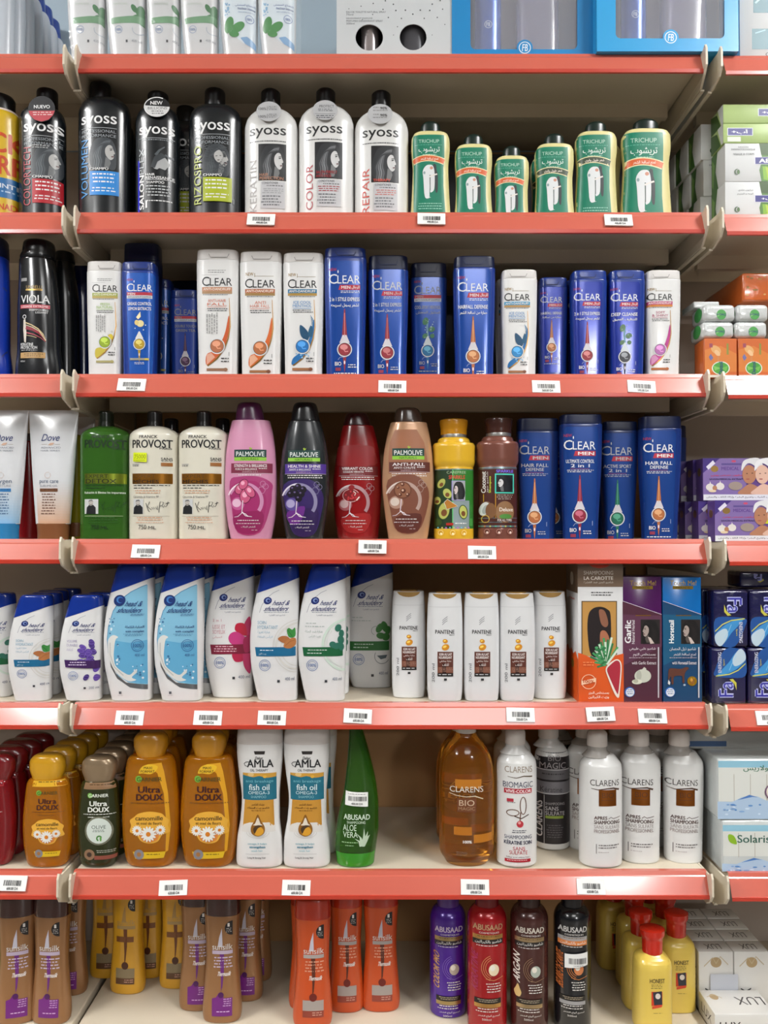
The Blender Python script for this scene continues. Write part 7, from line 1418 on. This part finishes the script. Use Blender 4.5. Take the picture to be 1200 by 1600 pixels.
b = pack('soap_pack', 'navy wrapped soap lying on top of the navy stack', zlo + 2 * hh + .0008, .03, 1157, 1230, 893, 918, .05, NV, .004); l = b.face('front', True); l.text('Fa', .27, .15, .46, .58, '#8a8cc8', .05, rot=180); l.poly([(.36, .62), (.46, .55), (.48, .42), (.5, .55), (.42, .68)], '#b0a83a'); l.micro(.27, .72, .44, .86, 2, '#8a8038', word=.06); l.done(b.root, 'print')
# white soap packs with fruit
SO = mat('#c9cfce', .16, coat=1.0, bump=.3)
def solaris(label, z, x0, y0, y1, ar, Y=.003, D=.16):
    b = pack('soap_multipack', label, z, Y, x0, x0 + 150, y0, y1, D, SO, .004); l = b.face('front', True)
    l.rect(.01, .03 if ar else .1, .99, .14 if ar else .22, '#8fc0d4'); l.rect(.01, .14 if ar else .22, .99, .7, '#d4d6d0')
    for k in range(1, 6): l.rect(.17 * k, .25, .17 * k + .006, .72, '#a8a294')
    if ar: l.text('سولاريس', .27, .1, .6, .21, '#2a6a4a', .01)
    else: l.text('Solaris', .16, .29, .5, .44, '#24594a', .01); l.spoly([(.07, .28), (.12, .3), (.15, .4), (.15, .47), (.09, .44), (.065, .36)], '#8ab42c')
    o = 0 if ar else .14
    l.poly([(0, .7 + o), (.15, .71 + o), (.25, .63 + o), (.34, .6 + o), (.42, .62 + o), (.5, .68 + o), (.7, .74 + o), (1, .72 + o), (1, .99), (0, .99)], '#a9c0d8'); l.poly([(.2, .68 + o), (.33, .59 + o), (.42, .63 + o), (.36, .625 + o)], '#4a78b8')
    for k in range(30): l.ell(.05 + .9 * l.rnd.random(), min(.97, .74 + o + .2 * l.rnd.random()), .012 + .02 * l.rnd.random(), .015, ('#5a8ac4', '#c8d8e8', '#7fa4d0')[k % 3], n=8)
    l.ell(.66, .54 + o, .17, .19, '#6a4a68'); l.ell(.66, .54 + o, .155, .175, '#ddd4c8'); l.ell(.66, .55 + o, .12, .14, '#b8963c')
    for k in range(14): l.ell(.66 + .16 * (l.rnd.random() - .5), .55 + o + .2 * (l.rnd.random() - .5), .02, .025, ('#d8b85a', '#5a4420')[k % 2], n=8)
    if ar: l.micro(.08, .88, .36, .92, 1, '#4a5a6a', word=.05)
    l.done(b.root, 'print'); return b
s0 = solaris('white multipack of soaps with green leaf lettering and fruit, lower one', R6, 1128, 1281, 1366, False)
solaris('white multipack of soaps with Arabic lettering and fruit, upper one', R6 + s0.h + .0004, 1121, 1186, 1277, True)
b = pack('soap_multipack', 'shaded grey blue multipack at the back above the white fruit ones', R6 + 2 * s0.h + .012, .06, 1075, 1225, 1138, 1176, .15, mat('#a9aaa6', .25, coat=.6, bump=.3), .004); l = b.face('front', True); l.rect(0, .6, .4, .85, '#3f5f8a'); l.done(b.root, 'print')
# white soap boxes on the deck
LX = mat('#d2d0cb', .3, coat=.5)
def lux_front(l):
    l.text('LUX', .08, .35, .42, .75, '#2a2828', .005); l.micro(.6, .45, .85, .6, 2, '#8a8a8a', word=.05); l.ell(.88, .55, .04, .14, '#3a3434'); 
def lux(label, x0, x1, Y, yt_m, D, z=None, upright=True, turn=0, txt=True):
    z = S7 if z is None else z
    X0, X1 = x_at(x0, Y, z + yt_m / 2), x_at(x1, Y, z + yt_m / 2)
    r = thing('soap_box', label, 'soap box', ((X0 + X1) / 2, Y + D / 2, z)); r['front_y'] = Y; w = X1 - X0
    V = []; Fc = []; box_geo(V, Fc, -w / 2, w / 2, -D / 2, D / 2, 0, yt_m); bevel_obj(link_mesh('carton', V, Fc, [LX], r, smooth=False), .0008)
    F = Lab(lambda u, v: ((u - .5) * w, (1 - v) * yt_m), lambda x, zz_, o: (x, -D / 2 - o, zz_), False); T = Lab(lambda u, v: ((u - .5) * w, (.5 - v) * D), lambda x, y, o: (x, y, yt_m + o), False); Lf = Lab(lambda u, v: ((.5 - u) * D, (1 - v) * yt_m), lambda y, zz_, o: (-w / 2 - o, y, zz_), False)
    if upright:
        F.ell(.5, .18, .16, .09, '#a8906a'); F.line([(.15, .25), (.4, .1), (.5, .2), (.62, .08), (.85, .22)], .02, '#b8a88a'); F.text('LUX', .18, .62, .48, .96, '#2a2828', .005, rot=90); T.text('LUX', .3, .3, .75, .75, '#4a4644', 0, rot=180); Lf.text('LUX', .3, .3, .7, .8, '#4a4644', 0, rot=90); F.done(r, 'print')
    else:
        lux_front(F); F.done(r, 'print'); T.text('LUX', .5, .3, .95, .62, '#3a3636', 0, rot=180); T.ell(.18, .3, .07, .12, '#a8906a'); T.line([(.06, .3), (.2, .2), (.3, .35)], .02, '#b8a88a'); Lf.text('LUX', .2, .3, .8, .7, '#3a3636', 0)
    T.done(r, 'top_print'); Lf.done(r, 'end_print'); return r
lux('white soap box lying flat in front of the upright ones', 1117, 1214, .0, .034, .062, upright=False)
u1 = lux('upright white soap box nearest the yellow bottles', 1092, 1146, .066, .093, .034); u2 = lux('upright white soap box second from the yellow bottles', 1147.5, 1202, .066, .093, .034)
for k in range(3):
    for j, u in enumerate((u1, u2)): dup(u, 'upright white soap box, %s row back, %s' % (('second', 'third', 'fourth')[k], ('left column beside the yellow bottles', 'right column')[j]), dx=.001 * k, dy=.036 * (k + 1))
l = Lab(lambda u, v: (.012 + (u - .5) * .05, .045 - (v - .5) * .034), lambda x, z, o: (x, -.0176 - o - .002, z), False); l.rect(.05, .1, .95, .9, '#b9bcc4'); l.micro(.1, .15, .9, .55, 6, '#8a8e9a', word=.06); l.micro(.1, .62, .9, .85, 1, '#33353a', word=.02); l.done(u1, 'ticket')
